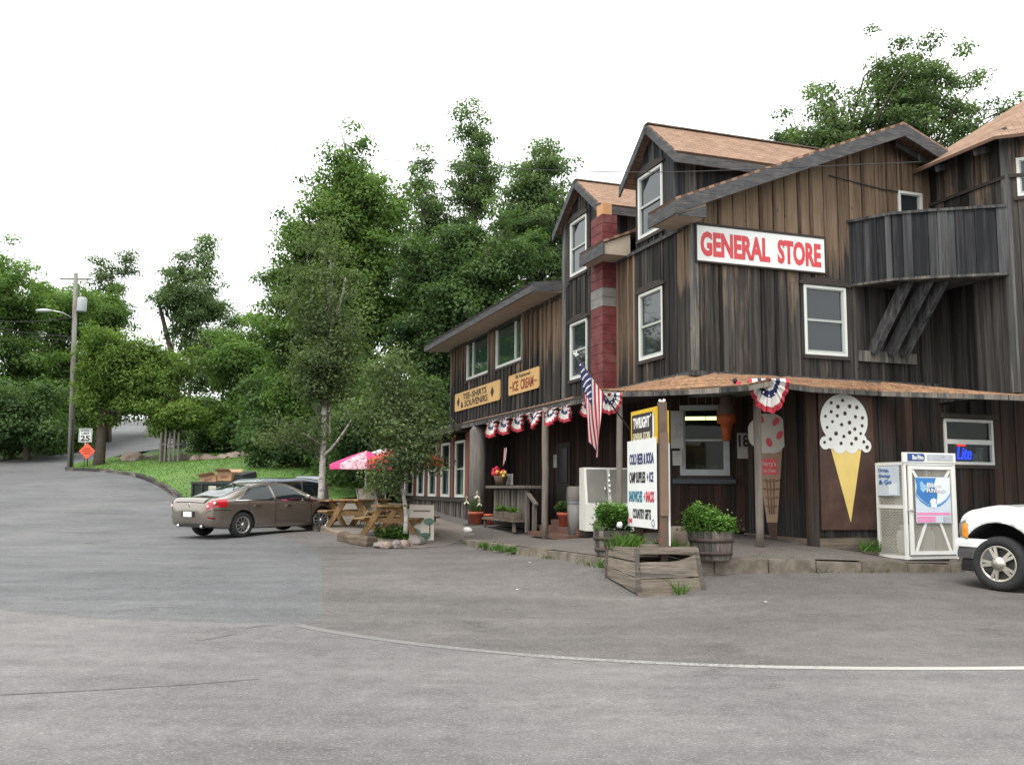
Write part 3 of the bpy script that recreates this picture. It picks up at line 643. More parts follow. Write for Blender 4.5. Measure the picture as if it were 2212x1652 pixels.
# --- chimney of painted blocks
PAINT = M('red painted block', (.12,.021,.024), .75, .3, 5, bmp=.4, bsc=25, dirt=(.16,.065,.06)); PATCHM = M('bare mortar', (.19,.18,.172), .9, .2, 6, bmp=.4)
mb = MB(); mb.box((-.30, 3.10, 3.5), (-.03, 3.62, 7.2)); ch = mb.build('chimney', PATCHM, store); zc = 3.52; k = 0
while zc < 7.2:
    h = .195 if zc+.2 < 7.2 else 7.2-zc+.02; wid = .012*(k % 2)
    for (v0, v1) in (((3.07, 3.655),) if k % 2 else ((3.07, 3.36), (3.366, 3.655))):
        mb = MB(); j = random.uniform(-.003, .004); mb.box((-.335-j, v0, zc+.004), (-.0 if v0 < 3.2 else -.02, v1, zc+h-.004)); mb.build('block', PATCHM if 5.26 < zc < 5.64 and not (v0 > 3.2 and zc > 5.5) else PAINT, ch)
    zc += h; k += 1
mb = MB(); mb.box((-.26, 3.2, 7.2), (-.06, 3.52, 7.5)); mb.build('flue', M('clay flue', (.46,.25,.12), .8, .15, 5), ch)
# --- tower on the right
tw = [(5.3, 0), (5.3, -1.85), (6.35, -2.75), (8.2, -2.75), (9.2, -1.8), (9.2, 0)]
for i, (a, b) in enumerate(zip(tw[:-2], tw[1:-1])):
    Ld = math.hypot(b[0]-a[0], b[1]-a[1]); wl = Wall('tower_wall', a, (b[0]-a[0], b[1]-a[1]), [(0, 3.2), (Ld, 3.2), (Ld, 7.9), (0, 7.9)])
    h = [(.14, .95, 6.72, 7.42)] if i == 1 else []
    wl.boards(.0, Ld, 3.22, 7.12, BOARD, [(q[0], q[1], q[2], 7.13) for q in h], .19, tz=lambda a, z: .05+.3*max(0, (z-6.2)), cuts=(), join=i > 1)
    wl.boards(.0, Ld, 7.13, 7.92, BOARD, [(q[0], q[1], 7.12, q[3]) for q in h], .19, tone=(.45, .3), join=i > 1)
    mb = MB(); wl.box(mb, 0, Ld, 7.07, 7.13, .02, .07); mb.build('trim_board', DARKFR, store)
    if h: wl.window(*h[0], lintel=False)
    if i == 0: mb = MB(); wl.box(mb, Ld-.09, Ld+.05, 3.25, 8.0, .0, .06, tone=.1, rnd=.9); mb.build('corner_board', BOARD_GREY, store)
    for s in (.3, .8): mb = MB(); p = wl.pt(Ld*s, 7.74, .02); q = wl.pt(Ld*s, 7.64, .34); mb.bar(p, q, .06, .12, tone=.2, rnd=.7); mb.build('rafter_tail', BOARD_GREY, store)
ev = []
cen = np.array([7.25, -.6])
for p in tw: d = np.array(p)-cen; ev.append(tuple(np.array(p)+d/np.linalg.norm(d)*.42))
ap = (7.6, -.5, 9.55); qs = []
ev[0] = (4.85, .12); ev[1] = (4.87, -2.02); ev[2] = (6.2, -3.2)
for a, b in zip(ev[:-1], ev[1:]): qs.append(((a[0], a[1], 7.74), (b[0], b[1], 7.74), ap, ap))
me = bpy.data.meshes.new('tower_roof'); vs = []; fs = []; uvs = []
for q in qs:
    q = [Vector(p) for p in q[:3]]; e = (q[1]-q[0]).normalized(); s = q[2]-q[0]; s = (s-e*s.dot(e)).normalized(); o = len(vs); vs += q+[p-Vector((0, 0, .06)) for p in q]; fs += [(o, o+1, o+2), (o+5, o+4, o+3), (o, o+3, o+4, o+1)]
    uvs += [((p-q[0]).dot(e), (p-q[0]).dot(s)) for p in q]*2
me.from_pydata(vs, [], fs); uv = me.uv_layers.new(name='UVMap')
for li, l in enumerate(me.loops): uv.data[li].uv = uvs[l.vertex_index]
me.materials.append(SHING); me.update(); ob = bpy.data.objects.new('tower_roof', me); COL.objects.link(ob); ob.parent = store
# --- balcony slung between wall and tower
bp = [(3.34, -.02), (4.12, -.62), (4.72, -.98), (5.28, -1.75)]
bp = [bl(atY(1832, 612, 17.32))[:2], bl(atY(1930, 586, 16.75))[:2], bl(atY(2008, 579, 16.55))[:2], (5.27, -1.80)]
zt0, zb0 = 6.55, 5.38
for a, b in zip(bp[:-1], bp[1:]):
    Ld = math.hypot(b[0]-a[0], b[1]-a[1]); wl = Wall('balcony_wall', a, (b[0]-a[0], b[1]-a[1]), [(0, zb0+.05), (Ld, zb0+.05), (Ld, zt0-.05), (0, zt0-.05)])
    wl.boards(0, Ld, zb0, zt0, BOARD_BAL, (), .15, tone=(.05, -.1), alt=.02)
    mb = MB(); wl.box(mb, -.02, Ld+.02, zt0+.002, zt0+.05, -.09, .07, tone=.2); mb.build('rail_cap', BOARD_GREY, wl.o)
    mb = MB(); wl.box(mb, -.01, Ld+.01, zb0-.05, zb0-.003, -.12, .05, tone=.4); mb.build('floor_rim', BOARD_GREY, wl.o)
mb = MB(); mb.add([(x, y, zb0-.03) for x, y in bp]+[(5.29, -.02, zb0-.03)]+[(x, y, zb0) for x, y in bp]+[(5.29, -.02, zb0)], [(4, 3, 2, 1, 0), (5, 6, 7, 8, 9)]); mb.build('balcony_floor', DARKW, store)
for p, q, Y0, Y1 in (((1884, 762), (1968, 590), 17.35, 16.9), ((1922, 764), (2010, 592), 17.45, 16.8), ((1950, 766), (2044, 592), 17.5, 16.85)):
    mb = MB(); a = Vector(bl(atY(*p, Y0))); b = Vector(bl(atY(*q, Y1))); mb.bar(a, b, .20, .12, up=(1, 0, 0), tone=.15, rnd=.5); mb.build('brace', BOARD_GREY, store)
mb = MB(); FW_.box(mb, 3.42, 4.75, 3.93, 4.13, .02, .09, tone=.5); mb.build('brace_plate', BOARD_GREY, store)
# --- pent roof around the corner, and the strip under the wing
outer = [(1292, 843, 16.75), (1348, 846, 16.45), (1425, 844, 16.15), (1490, 841, 15.8), (1555, 837, 15.45), (1616, 832, 15.3), (1660, 823, 15.5), (1700, 829, 15.75), (1750, 836, 16.1), (1901, 845, 17.2), (2178, 853, 16.05), (2330, 860, 15.8)]
inner = [(0, 3.3), (0, 2.6), (0, 1.2), (0, .2), (.35, 0), (1.1, 0), (1.5, 0), (1.9, 0), (2.4, 0), (3.9, 0), (5.28, -1.83), (6.4, -2.75)]
oP = [np.array(bl(atY(*p))) for p in outer]; iP = [np.array((u-.03 if i < 4 else u, v-.03 if i >= 4 else v, 3.56)) for i, (u, v) in enumerate(inner)]
iP[-1][2] = iP[-2][2] = 3.2
mb = MB(); n = len(oP); rows = 5; vs = []
for k in range(rows+1):
    for i in range(n):
        f = k/rows; p = oP[i]*(1-f)+iP[i]*f; vs.append((p[0], p[1], p[2]+.015*(k % 2)+random.uniform(0, .012)*(0 < k < rows)))
fs = [(k*n+i, k*n+i+1, (k+1)*n+i+1, (k+1)*n+i) for k in range(rows) for i in range(n-1)]
mb.add(vs, fs); pent = mb.build('pent_roof', CEDAR, store)
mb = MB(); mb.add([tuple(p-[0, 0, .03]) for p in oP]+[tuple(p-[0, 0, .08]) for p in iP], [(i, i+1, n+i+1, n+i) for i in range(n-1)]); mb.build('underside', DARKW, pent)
for i in range(n-1):
    a, b = Vector(oP[i]), Vector(oP[i+1]); fascia('eave_board', a+Vector((0, 0, -.005)), b+Vector((0, 0, -.005)), .085, .03, pent, BOARD_GREY)
# shake courses
for k in range(rows):
    for i in range(n-1):
        L0 = oP[i]*(1-k/rows)+iP[i]*k/rows; L1 = oP[i+1]*(1-k/rows)+iP[i+1]*k/rows; H0 = oP[i]*(1-(k+1.1)/rows)+iP[i]*(k+1.1)/rows; H1 = oP[i+1]*(1-(k+1.1)/rows)+iP[i+1]*(k+1.1)/rows
        if i > 8: continue
        w = np.linalg.norm(L1-L0); c = max(1, int(w/.3))
        if k >= 4: continue
        for j in range(c):
            f0, f1 = j/c+.01, (j+1)/c-.01; up = np.array([0, 0, .022+random.uniform(0, .014)]); q = [L0+(L1-L0)*f0+up, L0+(L1-L0)*f1+up, H0+(H1-H0)*f1+up*.5, H0+(H1-H0)*f0+up*.5]; dn = np.array([0, 0, .016])
            mb = MB(); mb.hexa([tuple(p-dn) for p in q], [tuple(p) for p in q]); mb.build('shake', CEDAR, pent)
mb = MB(); zz = [.0]*24
vs = []; m_ = 18
for i in range(m_+1):
    v = 5.2+(14.2-5.2)*i/m_; vs += [(-.30+.05*random.random(), v, 3.46+.02*random.random()), (-.03, v, 3.62)]
mb.add(vs, [(2*i, 2*i+1, 2*i+3, 2*i+2) for i in range(m_)]); st = mb.build('pent_strip', CEDAR, store)
mb = MB(); mb.box((-.34, 4.0, 3.36), (-.24, 13.9, 3.46), tone=.4); mb.build('porch_beam', BOARD_GREY, store)
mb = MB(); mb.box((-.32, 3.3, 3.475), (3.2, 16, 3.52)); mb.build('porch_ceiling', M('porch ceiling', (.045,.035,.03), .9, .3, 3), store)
# --- ground floor front
LF = Wall('lower_front_wall', (2.36, 0), (1, 0), None)
WLT = (5.37-2.36, 6.57-2.36, 2.06, 2.93)
mb = MB()
for q in ((0, WLT[0], .2, 3.5), (WLT[1], 7.2, .2, 3.5), (WLT[0], WLT[1], .2, WLT[2]), (WLT[0], WLT[1], WLT[3], 3.5)): LF.box(mb, *q, -.1, -.03)
mb.build('wall_backing', M('board backing', (0,0,0)), store)
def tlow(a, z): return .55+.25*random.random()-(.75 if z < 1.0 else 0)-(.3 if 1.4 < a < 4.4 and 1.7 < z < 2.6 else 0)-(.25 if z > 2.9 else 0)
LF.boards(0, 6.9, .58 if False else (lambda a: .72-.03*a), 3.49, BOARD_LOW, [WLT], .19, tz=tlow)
mb = MB(); LF.box(mb, -.05, 6.9, .2, .70, -.02, .05, tone=.5); mb.build('base_board', TIMBER, store)
w = LF.window(WLT[0], WLT[1], WLT[2], WLT[3], rail=True, lintel=False, fw=.055, sash=False, glass_=GLASSC)
mb = MB(); zm = (WLT[2]+WLT[3])/2; LF.box(mb, WLT[0]+.055, WLT[1]-.055, zm-.045, zm+.045, -.02, .046); mb.build('rail', VINYL, w)
mb = MB(); LF.box(mb, WLT[0]-.1, WLT[1]+.1, WLT[3]+.01, WLT[3]+.1, .02, .09); mb.build('lintel', DARKFR, w)
mb = MB(); LF.box(mb, -.12, .1, .5, 3.49, -.02, .055, tone=.55, rnd=.7); mb.build('corner_post', BOARD_LOW, store)
# --- recessed entry: B side wall, A window wall, C porch back wall
A1 = np.array(bl(atY(1612, 1148, 19.35)))[:2]; A0 = np.array(bl(atY(1438, 1148, 19.75)))[:2]; Bq = np.array((2.36, .0))
WBw = Wall('entry_side_wall', A1, Bq-A1, [(0, .4), (np.linalg.norm(Bq-A1), .4), (np.linalg.norm(Bq-A1), 3.5), (0, 3.5)])
WBw.boards(0, np.linalg.norm(Bq-A1), .68, 3.49, BOARD_LOW, (), .2, tz=lambda a, z: .5-(.9 if z < 1.1 else 0))
mb = MB(); WBw.box(mb, 0, np.linalg.norm(Bq-A1), .45, .68, .0, .05, tone=.9); mb.build('base_board', TIMBER, store)
LA = np.linalg.norm(A1-A0); WAw = Wall('entry_window_wall', A0, A1-A0, None)
def onwall(wl, px, py):
    d = ray(px, py); Pw = wor(wl.P[0], wl.P[1], 0); nw = Ux*wl.n[0]+Vx*wl.n[1]; t = ((Pw-CAM)@nw)/(d@nw); q = np.array(bl(CAM+d*t)); return (q[:2]-wl.P)@wl.d, q[2]
a0, z1 = onwall(WAw, 1468, 876); a1, z0 = onwall(WAw, 1577, 1027); W18 = (a0, a1, z0, z1)
WAw.boards(0, LA, .7, 3.49, BOARD_RED, [W18], .16, tz=lambda a, z: .5, alt=.004)
GREYW = M('grey window paint', (.36,.37,.385), .6, .1, 4)
w18 = WAw.window(*W18, rail=True, lintel=False, fw=.085, glass_=GLASSC, frame=GREYW)
mb = MB(); WAw.box(mb, a0-.15, a1+.12, z0-.17, z0-.075, -.02, .12); mb.build('sill', M('blue grey sill', (.055,.065,.075), .7, .2, 5), w18)
C1 = A0; WC = Wall('porch_back_wall', (A0[0], 13.2), (0, -1), [(0, .4), (13.2-A0[1], .4), (13.2-A0[1], 3.5), (0, 3.5)])
mb = MB(); mb.box((.0, 13.18, .4), (A0[0]+.1, 13.24, 3.47)); mb.build('porch_end_wall', BOARD_LOW, store)
WC.boards(0, 13.2-A0[1], .6, 3.47, BOARD_RED, (), .18, tone=(.4, .5), join=True)
# shop room seen through the glass
mb = MB(); x0, y0 = A0[0]+.15, A0[1]+.3
mb.box((A0[0]+.13, 4.0, .6), (A0[0]+.16, 8.6, 3.46)); mb.box((A0[0]+.13, 8.6, .6), (7, 8.7, 3.46)); mb.box((6.9, .2, .3), (7, 8.6, 3.46)); mb.box((A0[0]+.13, .25, .3), (7, 8.6, .6))
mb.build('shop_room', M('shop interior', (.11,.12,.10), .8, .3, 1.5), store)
mb = MB(); mb.box((1.6, .14, 3.46), (7, 8.6, 3.474)); mb.build('shop_ceiling', M('shop ceiling', (.25,.27,.22), .8, .1, 2), store)
for i in range(3):
    mb = MB(); mb.box((2.0, 4.6+i*1.3, .6), (5.6, 4.85+i*1.3, 2.1+.05*i))
    for k in range(26): q = 2.05+k*.135; hz = random.uniform(.1, .26); mb.box((q, 4.55+i*1.3, 1.2), (q+.11, 4.58+i*1.3, 1.2+hz)); mb.box((q, 4.55+i*1.3, 1.66), (q+.1, 4.58+i*1.3, 1.66+hz))
    mb.build('shop_shelf', M('stocked shelf', (.14,.13,.12), .7, .8, 9), store)
TUBE = M('fluorescent tube', (.85,1.0,.35), .5, .0, 1, emit=2.2)
tb = Vector(((A0+A1)/2)[0:2].tolist()+[0]); 
for da in (-.28, .26):
    mb = MB(); am = (a0+a1)/2+da; WAw.box(mb, am-.26, am+.26, z1-.24, z1-.17, -.9, -.85); mb.build('light_tube', TUBE, store)
# --- porch posts
POST = M('porch post', (.165,.14,.12), .85, .25, 4, (6, 6, .6), .5, 25)
def post(px, Y, zb, zt, r, sq=False, name='porch_post', mat=POST):
    P = atY(px, 1000, Y); a = bl((P[0], P[1], 0)); mb = MB()
    pts = [(a[0]+random.uniform(-.008, .008), a[1]+random.uniform(-.008, .008), zb+(zt-zb)*i/6) for i in range(7)]
    mb.tube(pts, [r*random.uniform(.93, 1.07) for _ in pts], 8 if not sq else 6); return mb.build(name, mat, store)
post(1338, 16.55, .35, 3.2, .055); post(1638, 16.3, .5, 3.28, .07); post(1178, 21.9, .3, 3.42, .085)
LOGP = M('grey log', (.145,.132,.122), .9, .3, 4, (6, 6, .6), .6, 20)
P = L2 = np.array(bl(atY(1032, 1000, 27.6)))[:2]
mb = MB(); mb.tube([(P[0], P[1], .3), (P[0], P[1], 1.8), (P[0], P[1], 3.22), (P[0], P[1], 3.36)], [.27, .25, .25, .16], 10); mb.build('log_post', LOGP, store)
# --- dining wing along the terrace
DW = Wall('dining_wall', (0, 0), (0, -1), [(-28, .3), (-13.3, .3), (-13.3, 1.15), (-28, 1.15)])
DW.boards(-28, -13.3, .5, 1.12, BOARD_GREY, (), .15, tone=(.6, .6), join=True, alt=.03)
mb = MB(); DW.box(mb, -28, -13.3, 1.12, 1.24, .0, .12); mb.build('sill_beam', DARKFR, store)
DWU = Wall('dining_window_wall', (0, 0), (0, -1), None)
REDP = wood('red brown post', ((.10,.04,.028),(.20,.085,.06)), ((.05,.03,.025),(.16,.10,.08)))
v = 13.4; CUR = M('white net curtain', (.55,.58,.56), .8, .2, 3, (20, 20, 1)); i = 0
while v < 27.5:
    DWU.boards(-(v+.62), -v, 1.25, 3.3, REDP, (), .2, tone=(.7, .7), join=True)
    if v+1.75 < 27.6:
        wq = DWU.window(-(v+1.72), -(v+.64), 1.26, 3.05, rail=True, lintel=False, fw=.06, glass_=GLASSC, sill=False)
        mb = MB(); n = 14
        vs = []
        for k in range(n+1): a = -(v+1.68)+1.0*k/n; vs += [DWU.pt(a, 1.3, -.12-.03*(k % 2)), DWU.pt(a, 2.25, -.12-.03*(k % 2))]
        mb.add(vs, [(2*k, 2*k+2, 2*k+3, 2*k+1) for k in range(n)]); mb.build('curtain', CUR, wq)
    v += 1.75; i += 1
mb = MB(); mb.box((.45, 13.3, .4), (.5, 28, 3.4)); mb.box((.0, 13.25, .4), (.5, 13.3, 3.4)); mb.build('dining_room', M('dining interior', (.06,.05,.045), .9, .3, 2), store)
mb = MB(); mb.hexa([(-.55, 13.6, 3.30), (-.55, 28.4, 3.30), (5, 28.4, 3.4), (5, 13.6, 3.4)], [(-.55, 13.6, 3.42), (-.55, 28.4, 3.42), (5, 28.4, 4.6), (5, 13.6, 4.6)]); dr = mb.build('dining_roof', DARKW, store)
fascia('eave_board', (-.56, 28.4, 3.50), (-.56, 13.55, 3.50), .26, .04, dr, BOARD_GREY)
mb = MB(); mb.box((.0, 28, .3), (8, 28.1, 3.4)); mb.build('end_wall', BOARD_GREY, store)
# --- order counter and steps on the porch
def lp(px, py, u): 
    d = ray(px, py); t = ((B0+Ux*u-CAM)@Ux)/(d@Ux); return loc(CAM+d*t)
c0, c1 = lp(1065, 1100, -.1)[1], lp(1140, 1100, -.1)[1]
mb = MB(); mb.box((-.05, c1, .55), (0.02, c0, 1.5)); ct = mb.build('order_counter', M('board backing', (0,0,0)), store)
Wc = Wall('counter_front', (-.05, 0), (0, -1), None); Wc.boards(-c0, -c1, .75, 1.52, BOARD_GREY, (), .13, tone=(.75, .7), name='slat', alt=.02)
mb = MB(); mb.box((-.28, c1-.25, 1.55), (.35, c0+.15, 1.62), tone=.8); mb.build('counter_top', BOARD_GREY, store)
mb = MB(); mb.bar((-.15, c1-.1, 1.45), (-.15, c1-.75, 1.15), .1, .05, tone=.8); mb.bar((-.15, c1-.62, .45), (-.15, c1-.62, 1.15), .1, .09, tone=.8); mb.bar((-.15, c1-.1, .45), (-.15, c1-.1, 1.5), .1, .09, tone=.8); mb.build('handrail', BOARD_GREY, store)
mb = MB(); mb.box((-.45, c1+.1, .70), (-.15, c0-.1, .76), tone=.7); mb.box((-.42, c1+.15, .45), (-.36, c1+.25, .7)); mb.box((-.42, c0-.25, .45), (-.36, c0-.15, .7)); mb.build('bench_shelf', TIMBER, store)
for k in range(3):
    mb = MB(); mb.box((-.35+.3*k, 5.0, .42), (1.2, c1-.7, .52+.14*k), tone=.4); mb.build('step', M('worn brown step', (.115,.06,.045), .8, .3, 4, (3, 8, 1)), store)
mb = MB(); mb.box((A0[0]-.09, 8.3, .72), (A0[0]-.05, 9.2, 2.75)); dd = mb.build('door', M('dark door', (.03,.025,.024), .6, .3, 4), store)
mb = MB(); mb.box((A0[0]-.12, 8.42, 1.7), (A0[0]-.092, 9.08, 2.6)); mb.build('pane', GLASS, dd)
# ================================================================ SIGNS AND FITTINGS ON THE STORE
CREAM = M('painted cream board', (.58,.36,.15), .6, .08, 3); BLK = M('sign black', (.02,.018,.018), .6, .1, 4)
def lfr(v, z, u=-.07): return wor(u, v, z)
s = thing('store_sign', 'long white sign with red GENERAL STORE lettering on the front wall', 'sign', wor(0, -.075, 5.5), FRONT)
mb = MB(); mb.box((.03, -.02, .03), (2.71, .02, .665)); mb.build('panel', M('sign white', (.72,.73,.72), .45, .04, 3), s)
for a, b in (((0, -.03, 0), (2.74, .03, .03)), ((0, -.03, .665), (2.74, .03, .71)), ((0, -.03, .03), (.03, .03, .665)), ((2.71, -.03, .03), (2.74, .03, .665))):
    mb = MB(); mb.box(a, b); mb.build('frame', DARKFR, s)
text('lettering', 'GENERAL', RED, s, .10, 1.53, .115, .565, -.021, .045); text('lettering', 'STORE', RED, s, 1.69, 2.63, .115, .565, -.021, .045)
def clipped(w, h, c): return [(c, 0), (w-c, 0), (w, c), (w, h-c), (w-c, h), (c, h), (0, h-c), (0, c)]
s = thing('souvenir_sign', 'long cream sign reading TEE-SHIRTS & SOUVENIRS with black diamonds', 'sign', lfr(15.1, 4.0), LEFT); w, h = 4.62, .57
mb = MB(); mb.prism(clipped(w, h, .05), -.015, .015); mb.build('panel', CREAM, s)
text('lettering', 'TEE–SHIRTS', BLK, s, .95, 3.4, .31, .50, -.016, .02); text('lettering', '& SOUVENIRS', BLK, s, .7, 3.5, .07, .27, -.016, .02)
for x in (.42, 3.95): mb = MB(); mb.prism([(x-.15, .285), (x, .13), (x+.15, .285), (x, .44)], -.022, -.0155); mb.build('diamond', BLK, s)
s = thing('ice_cream_sign', 'smaller cream sign reading Old Fashioned ICE CREAM in brown letters', 'sign', lfr(9.73, 4.03), LEFT); w, h = 2.32, .54
mb = MB(); mb.prism(clipped(w, h, .05), -.015, .015); mb.build('panel', CREAM, s); BRN = M('sign brown red', (.23,.055,.025), .6, .1, 4)
text('lettering', 'Old', BLK, s, .55, .80, .405, .50, -.016, .012); text('lettering', 'Fashioned', BLK, s, .88, 1.7, .405, .50, -.016, .012); text('lettering', 'ICE', BRN, s, .35, .80, .08, .35, -.016, .03); text('lettering', 'CREAM', BRN, s, .98, 1.95, .08, .35, -.016, .03)
for x in (.22, 2.1): mb = MB(); mb.tube([(x-.09, -.019, .2), (x-.03, -.019, .23), (x+.03, -.019, .2), (x+.09, -.019, .22)], .012, 5); mb.build('flourish', BRN, s)

# painted vanilla cone panel
s = thing('cone_sign', 'painted chocolate-chip vanilla cone with yellow cone on dark brown panel', 'sign', wor(2.50, -.07, .84), FRONT)
PB = M('brown panel paint', (.060,.030,.022), .7, .15, 3, dirt=(.095,.055,.042)); IC = M('cone white', (.70,.70,.67), .6, .05, 3); YE = M('cone yellow', (.70,.52,.17), .6, .06, 3); CHIP = M('chip brown', (.045,.03,.025), .7, .1, 4)
mb = MB(); mb.box((0, -.0, 0), (1.19, .02, 2.48)); mb.build('panel', PB, s)
kx = lambda p: ((p[0]-860)/424, (1375-p[1])/484)
def blob(c, r, n=28, ry=None): return [(c[0]+r*cos(2*pi*i/n), c[1]+(ry or r)*sin(2*pi*i/n)) for i in range(n)]
lay = 0
def flat(name, poly, mat, par, y, th=.006): mb = MB(); mb.prism(poly, y-th, y); return mb.build(name, mat, par)
flat('cone', [kx((958, 660)), kx((1247, 655)), kx((1124, 1308))], YE, s, -.002)
for k in range(5):
    a, b = kx((985+k*52, 690)), kx((1060+k*30, 690+330-k*20)); 
sc = blob(kx((1090, 415)), .52, 40, .475)
flat('scoop', [p for p in sc], IC, s, -.009)
for c, r in (((908, 622), .118), ((1287, 640), .118), ((1040, 632), .165), ((1150, 632), .16), ((965, 600), .15), ((1235, 600), .15)): flat('scoop', blob(kx(c), r, 20), IC, s, -.0105-.0015*random.random(), .004)
for c in ((1078,243),(972,268),(1033,300),(1143,293),(1210,300),(970,346),(1097,357),(1025,380),(1195,383),(1260,390),(915,388),(978,434),(1063,457),(1137,437),(1255,460),(928,485),(1185,492),(1008,537),(1135,524),(1080,560),(1238,530),(955,588),(1192,576),(900,617),(1052,622),(1150,622),(1265,603),(1295,650)):
    flat('chip', blob(kx(c), random.uniform(.026, .04), 8), CHIP, s, -.0195, .005)
# second cone cut-out leaning in the entry
P = atY(1667, 1165, 17.75); P[2] = float(PADT(P[0], P[1]))
s = thing('cone_display', 'faded cone cut-out with red brand badge leaning behind the porch post', 'sign', P, radians(-8)); s.rotation_euler[0] = radians(-3)
k2 = lambda p: ((p[0]-440)*.00214, (1450-p[1])*.00214)
TAN = M('cut-out tan', (.30,.20,.135), .7, .1, 3); OFFW = M('cut-out cream', (.50,.46,.41), .7, .08, 3); TAN2 = M('cut-out waffle', (.17,.105,.065), .7, .1, 3)
flat('cone', [k2((345, 660)), k2((358, 900)), k2((403, 1305)), k2((492, 1305)), k2((530, 900)), k2((553, 660))], TAN, s, 0, .02)
flat('cone_foot', [k2((403, 1308)), k2((430, 1450)), k2((485, 1445)), k2((492, 1308))], PB, s, .0, .02)
out = []
for i in range(48):
    a = 2*pi*i/48; r = 1+.06*abs(sin(a*4)); out.append((.0+.375*cos(a)*r, k2((440, 520))[1]+.38*sin(a)*r*(.95 if sin(a) > 0 else 1)))
flat('scoop', out, OFFW, s, -.024, .015)
for c, rt in (((372, 395), .4), ((503, 420), -.6), ((532, 540), -.5), ((440, 605), .3)):
    q = k2(c); flat('cherry', [(q[0]+.055*cos(a)*cos(rt)-.09*sin(a)*sin(rt), q[1]+.055*cos(a)*sin(rt)+.09*sin(a)*cos(rt)) for a in [2*pi*i/14 for i in range(14)]], RED, s, -.041, .005)
flat('badge', [k2((358+152*x, 895-150*y)) for x, y in ((0,.1),(.0,.5),(.05,1),(.3,.92),(.6,1),(1,.95),(.95,.6),(1,.15),(.85,.0),(.4,.08),(.12,0))], RED, s, -.022, .005)
text('lettering', "Perry's", OFFW, s, -.15, .115, k2((0, 825))[1], k2((0, 770))[1], -.029, .01); text('lettering', 'Ice Cream', OFFW, s, -.11, .105, k2((0, 868))[1], k2((0, 836))[1], -.029, .005)
for i in range(4):
    z = 935+i*75; w = 1-.13*i; mb = MB(); n = 8; mb.tube([(k2((440-78*w+156*w*j/n, 0))[0]+.01, -.023, k2((0, z+12*sin(pi*j/n)))[1]) for j in range(n+1)], .012, 5); mb.build('waffle_line', TAN2, s)
for x in (-.4, .0, .4): mb = MB(); a, b = k2((440+160*x*.5, 925)), k2((445+95*x*.5, 1230)); mb.tube([(a[0], -.023, a[1]), (b[0], -.023, b[1])], .012, 5); mb.build('waffle_line', TAN2, s)
# soft-serve ornament
P = atY(1571, 1000, 19.0); s = thing('soft_serve_ornament', 'plastic soft-serve cone with orange base hanging beside the entry window', 'ornament', (P[0], P[1], atY(1571, 952, 19.0)[2]), 0)
mb = MB(); mb.lathe([(.0, 0), (.085, 0), (.1, .18), (.13, .34), (.2, .36), (.21, .5), (.19, .52), (0, .52)], n=14); mb.build('cone', M('orange plastic', (.40,.09,.025), .6, .1, 5), s)
mb = MB(); mb.lathe([(.19, .52), (.2, .58), (.17, .64), (.175, .70), (.13, .76), (.135, .82), (.08, .9), (.06, .97), (0, 1.05)], n=14); mb.build('swirl', M('beige swirl', (.14,.095,.07), .6, .1, 5), s)
# papers
PAPER = M('paper notice', (.42,.41,.39), .8, .1, 6, dirt=(.2,.19,.18)); 
def notice(label, wl_pt, rz, w, h, txt=None, name='paper_notice'):
    s = thing(name, label, 'notice', wl_pt, rz); mb = MB(); mb.box((0, -.008, 0), (w, .0, h)); mb.build('sheet', PAPER, s)
    if txt: text('lettering', txt, BLK, s, w*.1, w*.9, h*.45, h*.92, -.009, .03)
    return s
P = atY(1593, 990, 19.2); notice('paper poster with a large number 18 right of the entry window', P, radians(-8), .27, .52, '18', 'age_poster')
P = atY(1449, 968, 19.6); notice('tall printed notice left of the entry window above a smaller sheet', P, radians(-8), .26, .78)
P = atY(1453, 1005, 19.6); notice('small pale notice under the tall notice beside the entry window', P, radians(-8), .2, .3)
for i, (x0, y0, w, h, lb) in enumerate(((1203, 1055, .5, 1.0, 'long white paper pinned to the dark porch wall'), (1188, 1010, .45, .5, 'small white paper on the dark porch wall beside the long one'))):
    d = ray(x0+8, y0); t = ((B0+Ux*(A0[0]-.05)-CAM)@Ux)/(d@Ux); notice(lb, CAM+d*t, LEFT, w*.7, h*.7)
# spotlight, floodlight, conduit on the pent roof
P = atY(1592, 832, 15.42); s = thing('spotlight', 'black spotlight with red lens clamped on the shake roof edge', 'spotlight', P, 0)
mb = MB(); mb.tube([(0, .08, -.0), (-.02, .03, .06), (0, 0, .04)], .022, 8); mb.tube([(-.03, .05, .1), (-.01, .02, .05)], .04, 8); mb.build('bracket', BLACK, s)
mb = MB(); mb.lathe([(.03, .06), (.05, .0), (.055, -.06), (.0, -.065)], (.02, -.01, 0), 12, 'z'); mb.build('lens', M('red lens', (.42,.02,.06), .2, .1, 5), s)
P = atY(1688, 826, 16.6); s = thing('floodlight', 'grey glass floodlight under the shake roof beside the round bunting', 'floodlight', P, radians(20))
mb = MB(); mb.prism([(-.15, -.04), (.12, -.06), (.17, .09), (-.12, .09)], -.05, .05); mb.build('lamp_glass', M('frosted green glass', (.16,.21,.19), .3, .2, 6), s); mb = MB(); mb.box((-.04, .0, .09), (.04, .08, .2)); mb.build('bracket', BLACK, s)
